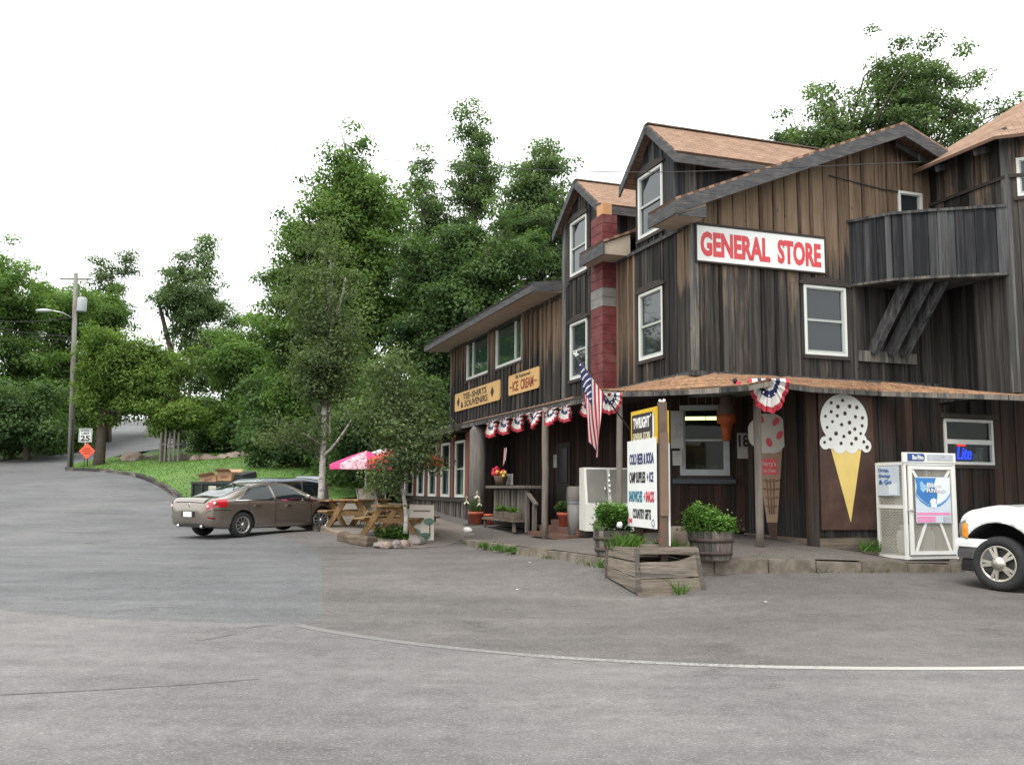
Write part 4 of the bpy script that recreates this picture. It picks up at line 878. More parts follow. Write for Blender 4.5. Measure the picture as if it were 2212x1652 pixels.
# neon in the lower window
P = wor(5.80, .12, 2.16); s = thing('neon_sign', 'lit blue and red neon beer sign inside the lower right window', 'neon sign', P, FRONT)
NB = M('blue neon', (.01,.06,1.0), .5, 0, 1, emit=1.0); NR = M('red neon', (1.,.03,.03), .5, 0, 1, emit=.9)
text('lettering', 'Lite', NB, s, .0, .36, .0, .25, 0, .015, .02, .25); text('lettering', 'Miller', NR, s, .01, .25, .26, .34, 0, .01, .02, .2)
mb = MB(); mb.box((-.05, .03, -.03), (.42, .05, .38)); mb.build('backing', M('neon backing', (.008,.01,.05), .6, .1, 3), s)
P = wor(6.28, .16, 2.10); s = thing('paper_cups', 'stack of pale cups behind the lower right window', 'cups', P, FRONT); 
for dx, n in ((0, 3), (.13, 5)): mb = MB(); [mb.lathe([(.05, k*.06), (.065, k*.06+.058), (.0, k*.06+.058)], (dx, 0, 0), 10) for k in range(n)]; mb.build('cup_stack', M('grey cup', (.3,.34,.34), .6, .1, 4), s)

# buntings
BB, BW, BR_ = M('bunting blue', (.022,.03,.10), .8, .25, 8), M('bunting white', (.60,.58,.56), .8, .12, 8), M('bunting red', (.36,.03,.05), .8, .2, 8)
def bunting(P, rz, w, h, label, sx=0.):
    s = thing('bunting', label, 'bunting', P, rz, 'patriotic fan buntings')
    bands = [(.0, .14, BR_, 'red_center'), (.14, .36, BW, 'white_band'), (.36, .56, BB, 'blue_band'), (.56, .83, BW, 'white_band'), (.83, 1.0, BR_, 'red_hem')]
    n = 22; sd = random.uniform(0, 9); nr = 3
    for r0, r1, m_, nm in bands:
        mb = MB(); vs = []
        for i in range(n+1):
            a = pi+pi*i/n; a2 = a+.05*sin(i*1.7+sd)
            for k in range(nr):
                r = r0+(r1-r0)*k/(nr-1); fl = (.018+.055*r)*(1 if i % 2 else -1)*(w/1.1)+.05*r*sin(a*3+sd)
                vs.append((w/2*r*cos(a2)*(1+.03*sin(i+sd)), -.03-fl-.1*r*h, h*r*sin(a)*(1+.05*sin(2.3*i+sd)*r)))
        mb.add(vs, [(i*nr+k, (i+1)*nr+k, (i+1)*nr+k+1, i*nr+k+1) for i in range(n) for k in range(nr-1)]); ob = mb.build(nm, m_, s)
        if nm == 'blue_band':
            mb = MB()
            for i in range(2, n, 4):
                a = pi+pi*(i+.5)/n; r = .51; c = (w/2*r*cos(a), -.05-.1*r*h-.04, h*r*sin(a)); q = .022*w; mb.add([(c[0]+q*cos(b), c[1], c[2]+q*sin(b)) for b in [2*pi*j/5+pi/2 for j in range(5)]], [(0, 1, 2, 3, 4)])
            mb.build('stars', BW, s)
    return s
ords = ['farthest left', 'second from left', 'third from left', 'fourth from left', 'fifth from left', 'sixth from left, beside the flag']
for i, (x, y) in enumerate(((1068, 1380/1.736+465/1.736/2.36), (1096, 0), (1126, 0), (1160, 0), (1195, 0), (1228, 0), (1278, 0))):
    q = lp(x, 900, -.38); 
    bunting(wor(-.40, q[1], 3.37), LEFT, [.98, .92, .9, .82, .82, .75, .7][i], .46-.015*i, 'red white and blue bunting on the porch beam, %s' % (ords[i] if i < 6 else 'partly hidden behind the flag'))
P = atY(1317, 850, 16.5); bunting(P, radians(-18), .50, .37, 'red white and blue bunting at the shake roof corner right of the flag')
P = atY(1659, 818, 15.55); bunting(P, radians(-4), .66, .58, 'large round bunting hanging above the leaning cone cut-out')
# flag
A = np.array(atY(1366, 935, 16.1)); T = np.array(atY(1244, 770, 15.3)); s = thing('flag', 'American flag hanging limp from a slanted pole at the porch corner', 'flag', A, 0)
mb = MB(); mb.tube([(0, 0, 0), tuple(T-A)], .014, 8); mb.build('pole', M('dark flag pole', (.05,.045,.04), .5, .2, 6), s)
mb = MB(); q = T-A; mb.ball(tuple(q+[0, 0, .01]), .018); mb.bar(tuple(q+[-.045, 0, .05]), tuple(q+[.04, 0, .03]), .012, .03); mb.tube([tuple(q+[0, 0, .02]), tuple(q+[.01, 0, .09])], [.014, .008], 6); mb.build('finial', M('white finial', (.6,.6,.58), .5, .05, 4), s)
FR_, FWH, FB = M('flag red', (.38,.018,.035), .75, .1, 6), M('flag white', (.60,.57,.56), .75, .06, 6), M('flag blue', (.022,.028,.11), .75, .15, 6)
d = (A-T)/np.linalg.norm(A-T); hoist = .78; fly = 1.18; nt_, ns = 26, 30
def fp(sv, tv):
    base = T-A+d*(.06+hoist*tv); hang = fly*sv
    x = base[0]*(1-.55*sv)+(-.66)*.55*sv + .05*sin(tv*9+sv*3)*sv; y = base[1]-.02+.10*sin(tv*11+sv*2.2)*min(1, sv*2.2); z = base[2]-hang*(.93+.22*(1-tv))+.05*sin(tv*7)*sv
    return (x, y-.05*sv, z)
def cloth(nm, m_, i0, i1, j0, j1):
    vs = [fp(i/ns, j/nt_) for i in range(i0, i1+1) for j in range(j0, j1+1)]; w_ = j1-j0+1
    MB().add(vs, [(i*w_+j, (i+1)*w_+j, (i+1)*w_+j+1, i*w_+j+1) for i in range(i1-i0) for j in range(j1-j0)], smooth=True).build(nm, m_, s)
for k in range(13): cloth('stripe', FWH if k % 2 else FR_, 12 if k < 7 else 0, ns, 2*k, 2*k+2)
cloth('canton', FB, 0, 12, 0, 14)
mb = MB()
for i in range(1, 9):
    for j in range(1, 8):
        if (i+j) % 2: continue
        c = np.array(fp(.4*i/9, 7/13*j/8)); e = .016; mb.add([tuple(c+[e*cos(b), -.012, e*sin(b)]) for b in [2*pi*k/5+pi/2 for k in range(5)]], [(0, 1, 2, 3, 4)])
mb.build('stars', FWH, s)

# ================================================================ THINGS ON THE PAVEMENT
LSH = leafmat('shrub leaf', (.028,.075,.015), (.11,.21,.045), .3); LDK = leafmat('dark herb leaf', (.03,.06,.02), (.085,.14,.04), .3)
def bush(name, c, r, n, size, mat, parent=None, sq=(1, 1, 1), lobes=7, base=None):
    C = []; rr = []
    for k in range(lobes):
        a = 2*pi*k/lobes+random.random(); q = np.array([cos(a)*.5*r*sq[0], sin(a)*.5*r*sq[1], random.uniform(.1, .75)*r*sq[2]]) if k else np.array([0, 0, .55*r*sq[2]])
        m_ = n//lobes; p = RNG.normal(size=(m_, 3)); p /= np.linalg.norm(p, axis=1)[:, None]; p *= (RNG.uniform(.45, 1, m_)**.6*np.where(RNG.random(m_) < .2, RNG.uniform(1, 1.5, m_), 1))[:, None]*r*.52*random.uniform(.75, 1.2); p[:, 2] = p[:, 2]*.95
        C.append(p+q+np.array(c)); rr.append(np.clip(.25+.45*(p[:, 2]/(r*.5)+.5)+RNG.normal(0, .16, m_), 0, 1))  # leaves coloured paler up each lobe, standing in for light from above
    C = np.vstack(C); ok = C[:, 2] > (c[2] if base is None else base); return np_quads(name, leaf_quads(C[ok], size, .6), mat, np.hstack(rr)[ok], parent)
STAVE = wood('barrel stave', ((.075,.058,.048),(.19,.165,.145)), ((.05,.045,.042),(.17,.16,.15))); HOOP = M('rusty hoop', (.055,.038,.032), .7, .35, 6)
def barrel(P, r, h, label, seed):
    s = thing('barrel_planter', label, 'planter', P, 0, 'half-barrel planters'); n = 18
    for i in range(n):
        a0, a1 = 2*pi*i/n+.01, 2*pi*(i+1)/n-.01; mb = MB(); rn = random.random(); vs = []
        for z, q in ((0, .86), (h*.35, .95), (h*.7, .99), (h, 1.0)):
            for a in (a0, a1): vs += [(r*q*cos(a), r*q*sin(a), z), ((r*q-.025)*cos(a), (r*q-.025)*sin(a), z)]
        fs = []
        for k in range(3): b = k*4; fs += [(b, b+2, b+6, b+4), (b+1, b+5, b+7, b+3), (b, b+4, b+5, b+1), (b+2, b+3, b+7, b+6)]
        fs += [(12, 14, 15, 13), (0, 1, 3, 2)]; mb.add(vs, fs, tone=.5, rnd=rn); mb.build('stave', STAVE, s)
    for z, q in ((h*.18, .915), (h*.62, .985)): mb = MB(); mb.lathe([(r*q+.003, z), (r*q+.009, z), (r*(q+.012)+.009, z+.055), (r*(q+.012)+.003, z+.055), (r*q+.003, z)], n=28); mb.build('hoop', HOOP, s)
    mb = MB(); mb.lathe([(0, h-.05), (r-.03, h-.06)], n=18); mb.build('soil', M('potting soil', (.035,.025,.018), .95, .3, 20), s)
    return s
def padP(px, Y): P = atY(px, 1100, Y); P[2] = float(PADT(P[0], P[1])); return P
P = padP(1535, 14.72); barrel(P, .345, .44, 'dark half barrel planter right of the lettered sign box', 1)
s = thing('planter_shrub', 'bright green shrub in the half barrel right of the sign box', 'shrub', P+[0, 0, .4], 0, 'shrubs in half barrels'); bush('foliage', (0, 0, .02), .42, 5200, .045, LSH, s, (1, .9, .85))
P = padP(1322, 15.15); barrel(P, .30, .40, 'weathered half barrel planter mostly hidden left of the sign box', 2)
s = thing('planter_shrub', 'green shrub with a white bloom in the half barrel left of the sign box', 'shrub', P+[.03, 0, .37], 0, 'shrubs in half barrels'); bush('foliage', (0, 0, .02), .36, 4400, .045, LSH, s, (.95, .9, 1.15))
mb = MB(); mb.ball((.06, -.3, .12), .05, 7, 5, jit=.6); mb.build('bloom', WHITE, s)
# stump
P = padP(1466, 16.0); s = thing('wood_stump', 'short sawn log standing behind the sign box', 'log', P, 0); mb = MB(); mb.lathe([(0, 0), (.15, 0), (.14, .2), (.145, .36), (.13, .38), (0, .38)], n=12); mb.build('log', M('sawn log', (.16,.125,.10), .9, .3, 6), s)
# broken box planter with the lettered sign
B = [onz(1379, 1291, .03), onz(1523, 1284, .05), np.array([2.42, 14.62, .2]), np.array([1.43, 14.28, .2])]
BC = (B[0]+B[1]+B[2]+B[3])/4; BC[2] = .03
s = thing('sign_planter', 'broken weathered plank planter box at the front of the pavement', 'planter', BC, 0)
PLK = wood('grey plank', ((.10,.08,.062),(.29,.245,.205)), ((.07,.061,.054),(.25,.222,.197)), ax='h')
bt = [b-BC for b in B]; tp = []
for i, b in enumerate(bt): tp.append(np.array([b[0]*.90+(-.05 if i in (0, 3) else -.04), b[1]*.93, .70 if i < 2 else .66]))
for i in range(4):
    j = (i+1) % 4; b0, b1, t0, t1 = bt[i].copy(), bt[j].copy(), tp[i], tp[j]
    lv = [(.07, .36), (.37, .69), (.78, .99)] if i in (0, 3) else [(.05, .35), (.36, .66), (.67, .99)]
    if i == 3: lv = [(.07, .38), (.39, .68), (.70, .99)]
    for k, (f0, f1) in enumerate(lv):
        o = np.cross(b1-b0, [0, 0, 1.]); o /= np.linalg.norm(o); th = o*(.03 if k else .055)
        e = lambda f, q0, q1: q0+(q1-q0)*f
        p0, p1, p2, p3 = e(f0, b0, t0), e(f0, b1, t1), e(f1, b1, t1), e(f1, b0, t0); mb = MB(); n = 6; ring = []
        if i == 0 and k == 2: p0 = p0+[0, 0, .03]
        for a in range(n+1):
            f = a/n; lo = e(f, p0, p1); hi = e(f, p3, p2)
            if i == 0 and k == 1: hi = hi+np.array([0, 0, .11*max(0, (f-.62)/.38)])
            if i == 0 and k == 2: lo = lo+np.array([0, 0, .03*sin(f*3)])
            jg = random.uniform(-.008, .008); lo = lo+np.array([0, 0, jg]); hi = hi+np.array([0, 0, -abs(jg)*1.5])+o*random.uniform(-.006, .012); ring += [tuple(lo), tuple(hi), tuple(hi-th), tuple(lo-th)]
        fs = [(4*a+c, 4*a+(c+1) % 4, 4*a+4+(c+1) % 4, 4*a+4+c) for a in range(n) for c in range(4)]+[(3, 2, 1, 0), (4*n, 4*n+1, 4*n+2, 4*n+3)]
        mb.add(ring, fs, tone=random.uniform(.55, 1.1), rnd=random.uniform(.3, 1)); mb.build('plank', PLK, s)
mb = MB()
for i in (0, 1, 3):
    mb = MB(); mb.bar(bt[i]*.985+[0, 0, -.03], tp[i]*.985-[0, 0, .02], .06, tone=.3); mb.build('corner_post', PLK, s)
mb = MB(); mb.bar(bt[0]+[-.0, -.035, .03], bt[1]+[.05, -.035, .01], .07, .07, tone=.6); mb.build('base_rail', PLK, s)
mb = MB(); mb.add([tuple(q*np.array([.94, .94, .0])+[0, 0, .60]) for q in bt], [(0, 1, 2, 3)]); mb.build('soil', MATS['potting soil'], s)
mb = MB(); mb.box((-.22, -.1, .56), (.1, .0, .7), tone=.8); mb.build('inner_plank', PLK, s); mb = MB(); mb.box((-.35, .35, .58), (-.05, .41, .72), tone=.8); mb.build('inner_plank', PLK, s)
def tuft(P, n, h, w, label, mat=None, spread=.12, name='grass_tuft', cat='weed', grp='weeds and grass tufts'):
    s = thing(name, label, cat, P, 0, grp); G = RNG.normal(0, spread, (n, 2)); ob = blades('blades', G, np.zeros(n), h*.72, w, mat or LSH, .6); ob.parent = s; kind(ob, 'stuff'); return s
tuft(BC+[-.36, .2, .60], 260, .30, .012, 'tall bright grass growing inside the sign planter, left of its post', LG, .12)
tuft(BC+[.25, .3, .60], 150, .2, .012, 'green grass growing inside the sign planter, right of its post', LG, .14)
P = (B[0]+B[1])/2; tuft((P[0]+.1, P[1]-.05, P[2]), 40, .32, .01, 'spindly weed growing up the front of the sign planter', LG, .04)
# the lettered double sign
P0 = onz(1431, 1180, .6); P0 = atY(1433, 1170, 13.75); far = atY(1376, 1000, 14.85); ang = atan2(P0[1]-far[1], P0[0]-far[0])
s = thing('welcome_sign', 'tall two-sided lettered sign on a brown post in the plank planter', 'sign', (P0[0], P0[1], .45), ang)     # local x points towards the near post
Ls = math.hypot(P0[0]-far[0], P0[1]-far[1]); z_ = lambda z: z-.45
PBR = M('brown post paint', (.11,.075,.055), .75, .2, 4)
mb = MB(); mb.box((-.05, -.055, z_(.45)), (.05, .055, z_(2.80))); mb.build('post', PBR, s); mb = MB(); mb.box((.052, -.06, z_(1.15)), (.075, .06, z_(2.35))); mb.build('post_cover', M('post cover', (.16,.105,.075), .75, .15, 4), s)
mb = MB(); mb.box((-Ls-.1, .0, z_(.6)), (-Ls, .1, z_(2.72))); mb.build('post', PBR, s)
mb = MB(); mb.box((-Ls-.03, -.085, z_(2.20)), (-.02, -.06, z_(2.74))); mb.build('yellow_panel', M('sign yellow', (.62,.40,.02), .5, .06, 3), s)
mb = MB(); mb.prism([(-Ls+.03, z_(2.24)), (-.30, z_(2.24)), (-.17, z_(2.33)), (-.13, z_(2.5)), (-.17, z_(2.68)), (-Ls+.03, z_(2.68))], -.09, -.0855); mb.build('black_panel', BLK, s)
mb = MB(); mb.add([(-.17+.02*cos(a)-.04*0, -.0925, z_(2.47)+.2*sin(a)) if False else (-.16+(.075*cos(a) if abs(a) < pi/2 else .0), -.0925, z_(2.46)+.21*sin(a)) for a in [pi/2-pi*i/12 for i in range(13)]], [tuple(range(13))]); mb.build('moon_emblem', WHITE, s)
mb = MB(); mb.add([(-.235+(.03 if i % 2 == 0 else .012)*cos(pi/2+i*pi/5), -.0925, z_(2.63)+(.03 if i % 2 == 0 else .012)*sin(pi/2+i*pi/5)) for i in range(10)], [tuple(range(10))]); mb.build('star_emblem', WHITE, s)
text('lettering', 'TWILIGHT', WHITE, s, -Ls+.1, -.28, z_(2.46), z_(2.63), -.0905, .03); text('lettering', 'GENERAL STORE', M('pale gold', (.55,.50,.36), .6, .1, 4), s, -Ls+.07, -.26, z_(2.28), z_(2.39), -.0905, .02)
WSG = M('sign white', (.7,.7,.7)); mb = MB(); mb.box((-Ls-.13, -.115, z_(.96)), (.0, -.09, z_(2.28))); mb.build('white_panel', WSG, s)
NAVY, TEAL, CRIM = M('navy letter', (.03,.03,.12), .6, .1, 5), M('teal letter', (.03,.16,.24), .6, .1, 5), M('crimson letter', (.45,.04,.07), .6, .1, 5)
x0 = -Ls-.08; x1 = -.05; wd_ = x1-x0
for st, m_, a, b, zc_, hh in (('COLD BEER & SODA', NAVY, .06, 1, 1.99, .17), ('CAMP SUPPLIES', BLK, .05, .68, 1.71, .17), ('+ ICE', NAVY, .74, .98, 1.71, .15), ('SANDWICHES', TEAL, .02, .56, 1.42, .17), ('+ SNACKS', CRIM, .62, 1, 1.42, .16), ('COUNTRY GIFTS', BLK, .18, .88, 1.16, .15)):
    text('lettering', st, m_, s, x0+a*wd_, x0+b*wd_, z_(zc_-hh/2), z_(zc_+hh/2), -.116, .03)
mb = MB(); mb.prism([(x0+.03, z_(1.0)), (x0+.10, z_(1.025)), (x0+.17, z_(1.0)), (x0+.17, z_(1.09)), (x0+.10, z_(1.065)), (x0+.03, z_(1.09))], -.120, -.1155); mb.build('bow_tie_emblem', RED, s)
mb = MB(); mb.lathe([(.045, -.1155), (.045, -.120), (.056, -.120), (.056, -.1155)], (x1-.05, 0, z_(1.04)), 18, 'y'); mb.build('round_emblem', NAVY, s)
for i, z in enumerate((.98, .80)): mb = MB(); mb.lathe([(0, .06), (.03, .06), (.045, .085), (.0, .09)], (.0, 0, 0), 14, 'x'); ob = mb.build('reflector', M('red reflector', (.6,.03,.03), .3, .1, 5), s); ob.location = (-.0, -.02, z_(z)); ob.scale = (.55, 1, 1.7)
q = 1.0
mb = MB(); a = Vector((.03, .10, 0)); b = Vector((-Ls*.72, .72, 0)); 
pl = [(.02, .085), (-.95, .34)]
mb = MB(); mb.hexa([(.02, .075, z_(.72)), (-.98, .30, z_(.72)), (-.97, .325, z_(.72)), (.03, .10, z_(.72))], [(.02, .075, z_(2.2)), (-.98, .30, z_(2.2)), (-.97, .325, z_(2.2)), (.03, .10, z_(2.2))]); mb.build('white_panel', WSG, s)
mb = MB(); mb.hexa([(.0, .075, z_(2.205)), (-.98, .29, z_(2.205)), (-.97, .315, z_(2.205)), (.01, .10, z_(2.205))], [(.0, .075, z_(2.68)), (-.98, .29, z_(2.68)), (-.97, .315, z_(2.68)), (.01, .10, z_(2.68))]); mb.build('yellow_panel', MATS['sign yellow'], s)
P = P0.copy(); P[2] = 2.80; o = thing('lamp_finial', 'tiny white lamp on top of the lettered sign post', 'lamp', P, 0); mb = MB(); mb.ball((-.03, 0, .02), .025); mb.ball((.03, 0, .025), .025); mb.bar((-.03, 0, .0), (.03, 0, .0), .03); mb.build('bulbs', WHITE, o)

# propane cage
P = wor(3.42, -1.12, 0); P[2] = float(PADT(P[0], P[1]))+.02; s = thing('propane_cage', 'white wire cage of propane tanks with a blue poster on its door', 'cage', P, FRONT); cw, cd, chh = 1.11, .70, 1.66
CWH = M('cage enamel', (.68,.68,.65), .45, .05, 4)
mb = MB()
for x in (.02, cw-.02):
    for y in (.02, cd-.02): mb.box((x-.025, y-.025, 0), (x+.025, y+.025, chh))
for z in (.03, chh-.025):
    for y in (.02, cd-.02): mb.box((.045, y-.022, z-.025), (cw-.045, y+.022, z+.025))
    for x in (.02, cw-.02): mb.box((x-.022, .045, z-.025), (x+.022, cd-.045, z+.025))
mb.box((-.003, .05, .86), (.04, cd-.05, .92)); mb.build('frame', CWH, s)
mb = MB(); mb.box((.07, -.035, .08), (.14, .0, chh-.06)); mb.box((cw-.12, -.035, .08), (cw-.06, .0, chh-.06)); mb.box((.14, -.035, .08), (cw-.12, .0, .14)); mb.box((.14, -.035, chh-.12), (cw-.12, .0, chh-.06)); mb.build('door_frame', CWH, s)
mb = MB()
mb.bar((.2, -.012, .14), (.42, -.012, .62), .05, .02, up=(0, 1, 0)); mb.bar((cw-.18, -.012, .14), (cw-.38, -.012, .62), .05, .02, up=(0, 1, 0)); mb.bar((.16, -.012, chh-.13), (.25, -.012, chh-.26), .05, .02, up=(0, 1, 0)); mb.bar((cw-.14, -.012, chh-.13), (cw-.23, -.012, chh-.26), .05, .02, up=(0, 1, 0)); mb.build('door_brace', CWH, s)
mb = MB(); mb.box((-.04, -.03, chh+.0), (cw+.0, .0, chh+.17)); hd = mb.build('header', CWH, s)
BLU, BLL, PNK, GRY = M('poster blue', (.03,.13,.36), .5, .25, 5), M('poster pale', (.50,.56,.64), .5, .08, 3), M('poster pink', (.72,.22,.42), .5, .1, 8), M('poster grey', (.38,.40,.44), .5, .2, 9)
mb = MB(); mb.prism([(.06, chh+.02), (.4, chh+.02), (.43, chh+.05), (.43, chh+.12), (.4, chh+.15), (.06, chh+.15)], -.035, -.0305); mb.build('header_badge', M('deep blue', (.02,.06,.22), .5, .1, 4), hd)
mb = MB(); mb.box((.48, -.034, chh+.03), (cw-.06, -.0305, chh+.14)); mb.build('header_strip', GRY, hd); text('lettering', 'Blue Rhino', WHITE, s, .16, .40, chh+.045, chh+.125, -.0365, .02)
mb = MB(); n = 0
def wires(mb, x0, x1, z0, z1, f, pitch=.035, w=.0026):
    H = z1-z0; k = x0-H*.6
    while k < x1:
        for sg in (1, -1):
            a0, b0 = k, k+H*.6
            pts = []
            for (xx, zz) in ((a0, z0), (b0, z1)): pts.append((xx, zz if sg > 0 else z0+z1-zz))
            (xa, za), (xb, zb_) = pts; 
            ta, tb_ = max(0, (x0-xa)/(xb-xa)), min(1, (x1-xa)/(xb-xa))
            if tb_ > ta: p, q = f(xa+(xb-xa)*ta, za+(zb_-za)*ta), f(xa+(xb-xa)*tb_, za+(zb_-za)*tb_); mb.bar(p, q, w*2, w*2)
        k += pitch
wires(mb, .14, cw-.12, .14, chh-.12, lambda x, z: (x, -.005, z)); kind(mb.build('wire_mesh', M('mesh enamel', (.5,.48,.42), .5, .1, 5), s), 'stuff')
mb = MB(); wires(mb, .045, cd-.045, .05, chh-.05, lambda y, z: (.01, y, z)); wires(mb, .045, cd-.045, .05, chh-.05, lambda y, z: (cw-.01, y, z)); kind(mb.build('wire_mesh', MATS['mesh enamel'], s), 'stuff')
pz0, pz1, px0, px1 = .62, chh-.25, .19, cw-.16; pw, ph = px1-px0, pz1-pz0
def pp(poly, y, m_, nm): mb = MB(); mb.prism([(px0+x*pw, pz0+z*ph) for x, z in poly], -.04-y-.002, -.04-y); return mb.build(nm, m_, s)
pp([(0, 0), (1, 0), (1, 1), (0, 1)], 0, BLL, 'poster')
pp([(0, .64), (.12, .52), (.3, .42), (.5, .37), (.7, .42), (.88, .52), (1, .64), (1, .60), (.86, .46), (.68, .36), (.5, .32), (.32, .36), (.14, .46), (0, .6)], .0025, M('poster blue edge', (.06,.24,.50), .5, .1, 5), 'poster_print')
pp([(.0, .98), (.6, .98), (.52, .8), (.62, .62), (.58, .4), (.5, .385), (.3, .43), (.14, .53), (.02, .64), (.05, .8)], .0025, M('poster blue deep', (.03,.16,.42), .5, .2, 4), 'poster_print')
pp([(.6, .975), (.98, .975), (.98, .66), (.86, .535), (.7, .44), (.6, .41), (.64, .62), (.54, .8)], .0025, M('poster ice', (.66,.72,.78), .5, .06, 4), 'poster_print')
pp([(.13, .88), (.2, .9), (.27, .82), (.33, .84), (.3, .72), (.22, .66), (.15, .72)], .005, M('poster rhino', (.25,.45,.66), .5, .15, 6), 'poster_print')
pp([(.42, .42), (.56, .42), (.59, .5), (.52, .54), (.45, .52), (.4, .47)], .005, WHITE, 'poster_print'); pp([(.42, .33), (.6, .33), (.58, .42), (.44, .42)], .005, MATS['poster ice'], 'poster_print')
text('lettering', 'Blue', MATS['poster grey'], s, px0+.34*pw, px0+.74*pw, pz0+.77*ph, pz0+.87*ph, -.047, .03, .003); text('lettering', 'Rhino', M('poster charcoal', (.10,.12,.15), .5, .1, 5), s, px0+.32*pw, px0+.86*pw, pz0+.655*ph, pz0+.755*ph, -.047, .03, .003)
text('lettering', 'Blue', WHITE, s, px0+.33*pw, px0+.73*pw, pz0+.775*ph, pz0+.875*ph, -.0505, .012, .002); text('lettering', 'Rhino', WHITE, s, px0+.31*pw, px0+.85*pw, pz0+.66*ph, pz0+.76*ph, -.0505, .012, .002)
for z0_, z1_ in ((.17, .225), (.085, .14), (.02, .07)): pp([(.02, z0_), (.98 if z0_ > .15 else .55, z0_), (.98 if z0_ > .15 else .55, z1_), (.02, z1_)], .0025, PNK, 'poster_print')
pp([(.76, .02), (.97, .02), (.97, .14), (.76, .14)], .0025, GRY, 'poster_print')
mb = MB(); mb.box((-.02, .1, 1.08), (-.014, cd-.06, 1.6)); mb.build('side_poster', BLL, s)
mb = MB(); mb.box((-.024, .16, 1.10), (-.0205, .36, 1.30)); mb.build('poster_print', MATS['poster ice'], s)
for i, st in enumerate(('Drop,', 'Swap', '& Go')):
    ob = text('lettering', st, BLU, s, 0, .26+.03*i, 1.48-.1*i, 1.56-.1*i, 0, .03, .003); ob.rotation_euler[2] = -pi/2; ob.location = (-.0245, cd-.1, 0)
TANK = M('tank enamel', (.55,.55,.52), .5, .1, 4)
for x, y, z in ((.3, .35, .08), (.72, .35, .08), (.3, .38, .86), (.72, .4, .86)):
    mb = MB(); mb.lathe([(.0, 0), (.12, 0), (.15, .06), (.155, .3), (.14, .38), (.08, .42), (.1, .43), (.1, .5), (.0, .5)], (x, y, z), 16); mb.build('propane_tank', TANK, s)
mb = MB(); mb.box((.03, .03, .82), (cw-.03, cd-.03, .84)); mb.build('shelf', CWH, s); mb = MB(); mb.box((.03, .03, chh), (cw-.03, cd-.03, chh+.015)); mb.build('roof_sheet', GREYPL, s)
mb = MB(); mb.tube([(.02, -.03, .84), (.1, -.06, .84), (.1, -.06, .80)], .012, 6); mb.build('lock', STEEL, s)
mb = MB(); mb.box((cw-.2, .0, -.12), (cw-.02, .2, .0)); mb.build('support_block', EDGE, s)

# ice freezer, bin, pots on the porch
P = padP(1310, 20.4); s = thing('ice_freezer', 'white outdoor ice freezer with two slanted grey doors', 'freezer', P, radians(6)); fw_ = 1.04
prof = [(-.35, .12), (-.35, .68), (-.13, 1.46), (.40, 1.46), (.40, .12)]
mb = MB(); mb.prism([(y, z) for y, z in prof], -fw_/2, fw_/2, lambda a, b, c: (b, a, c)); mb.build('cabinet', M('freezer white', (.62,.61,.57), .5, .06, 3), s)
FD = M('freezer door grey', (.17,.165,.15), .5, .1, 4)
for sgn in (-1, 1):
    mb = MB(); xa, xb = (-fw_/2+.05, -.04) if sgn < 0 else (.04, fw_/2-.05); n = Vector((0, -.78, -.22)).normalized()
    q = [(xa, -.335, .73), (xb, -.335, .73), (xb, -.145, 1.41), (xa, -.145, 1.41)]; mb.hexa([tuple(Vector(p)+Vector((0, .01, 0))) for p in q], [tuple(Vector(p)+Vector((0, -.035, .01))) for p in q]); dr_ = mb.build('door', FD, s)
    x = -.08 if sgn < 0 else fw_/2-.09; mb = MB(); mb.tube([(x, -.36, .93), (x-.03, -.42, .95), (x-.03, -.40, 1.05), (x, -.31, 1.06)], .014, 6); mb.build('handle', CHROME, dr_)
for k in range(4): mb = MB(); mb.box((-.022+.008*(k % 2), -.345+.03*k, .95+.11*k), (.015+.008*(k % 2), -.30+.03*k, .985+.11*k)); mb.build('latch', CHROME, s)
for x in (-.45, .4):
    mb = MB(); mb.box((x-.08, -.25, 0), (x+.08, -.1, .12)); mb.build('foot', BLACK, s)
P = padP(1244, 21.2); s = thing('trash_bin', 'tall grey plastic trash bin between the steps and the ice freezer', 'bin', P, 0)
mb = MB(); mb.lathe([(0, 0), (.2, 0), (.24, .82), (0, .82)], n=4); o = mb.build('body', GREYPL, s); mb = MB(); mb.lathe([(.25, .8), (.26, .86), (.24, 1.12), (.2, 1.15), (0, 1.15)], n=4); mb.build('lid', M('bin lid', (.13,.115,.105), .6, .1, 5), s); s.rotation_euler[2] = radians(45+10)
mb = MB(); mb.lathe([(.245, .76), (.255, .80), (.25, .83)], n=4); mb.build('bag_rim', M('grey bin bag', (.18,.2,.22), .5, .2, 9), s)
def pot(P, r, h, label, mat=TERRA, plant=None):
    s = thing('flower_pot', label, 'pot', P, 0); mb = MB(); mb.lathe([(0, 0), (r*.72, 0), (r*.92, h*.78), (r*1.05, h*.78), (r*1.05, h), (r*.93, h), (r*.9, h*.9), (0, h*.9)], n=16); mb.build('pot', mat, s); return s
def atz(px, py, Y): return atY(px, py, Y)
P = atY(1031, 1131, 27.0); pb = thing('pot_stand', 'grey timber block under the two terracotta pots', 'stand', (P[0], P[1], P[2]-.3), AZ); mb = MB(); mb.box((-.35, -.15, 0), (.45, .2, .30), tone=.5); mb.build('block', TIMBER, pb)
pot((P[0]-.04, P[1]-.02, P[2]), .22, .34, 'larger left terracotta pot holding a white flower'); pot((P[0]+.34, P[1], P[2]), .18, .28, 'smaller right terracotta pot beside the white flower')
s = thing('potted_flower', 'white lily with pale leaves in the left terracotta pot', 'flower', (P[0]-.02, P[1], P[2]+.3), 0); G = RNG.normal(0, .05, (40, 2)); ob = blades('leaves', G, np.zeros(40), .4, .03, LDK, .5); ob.parent = s
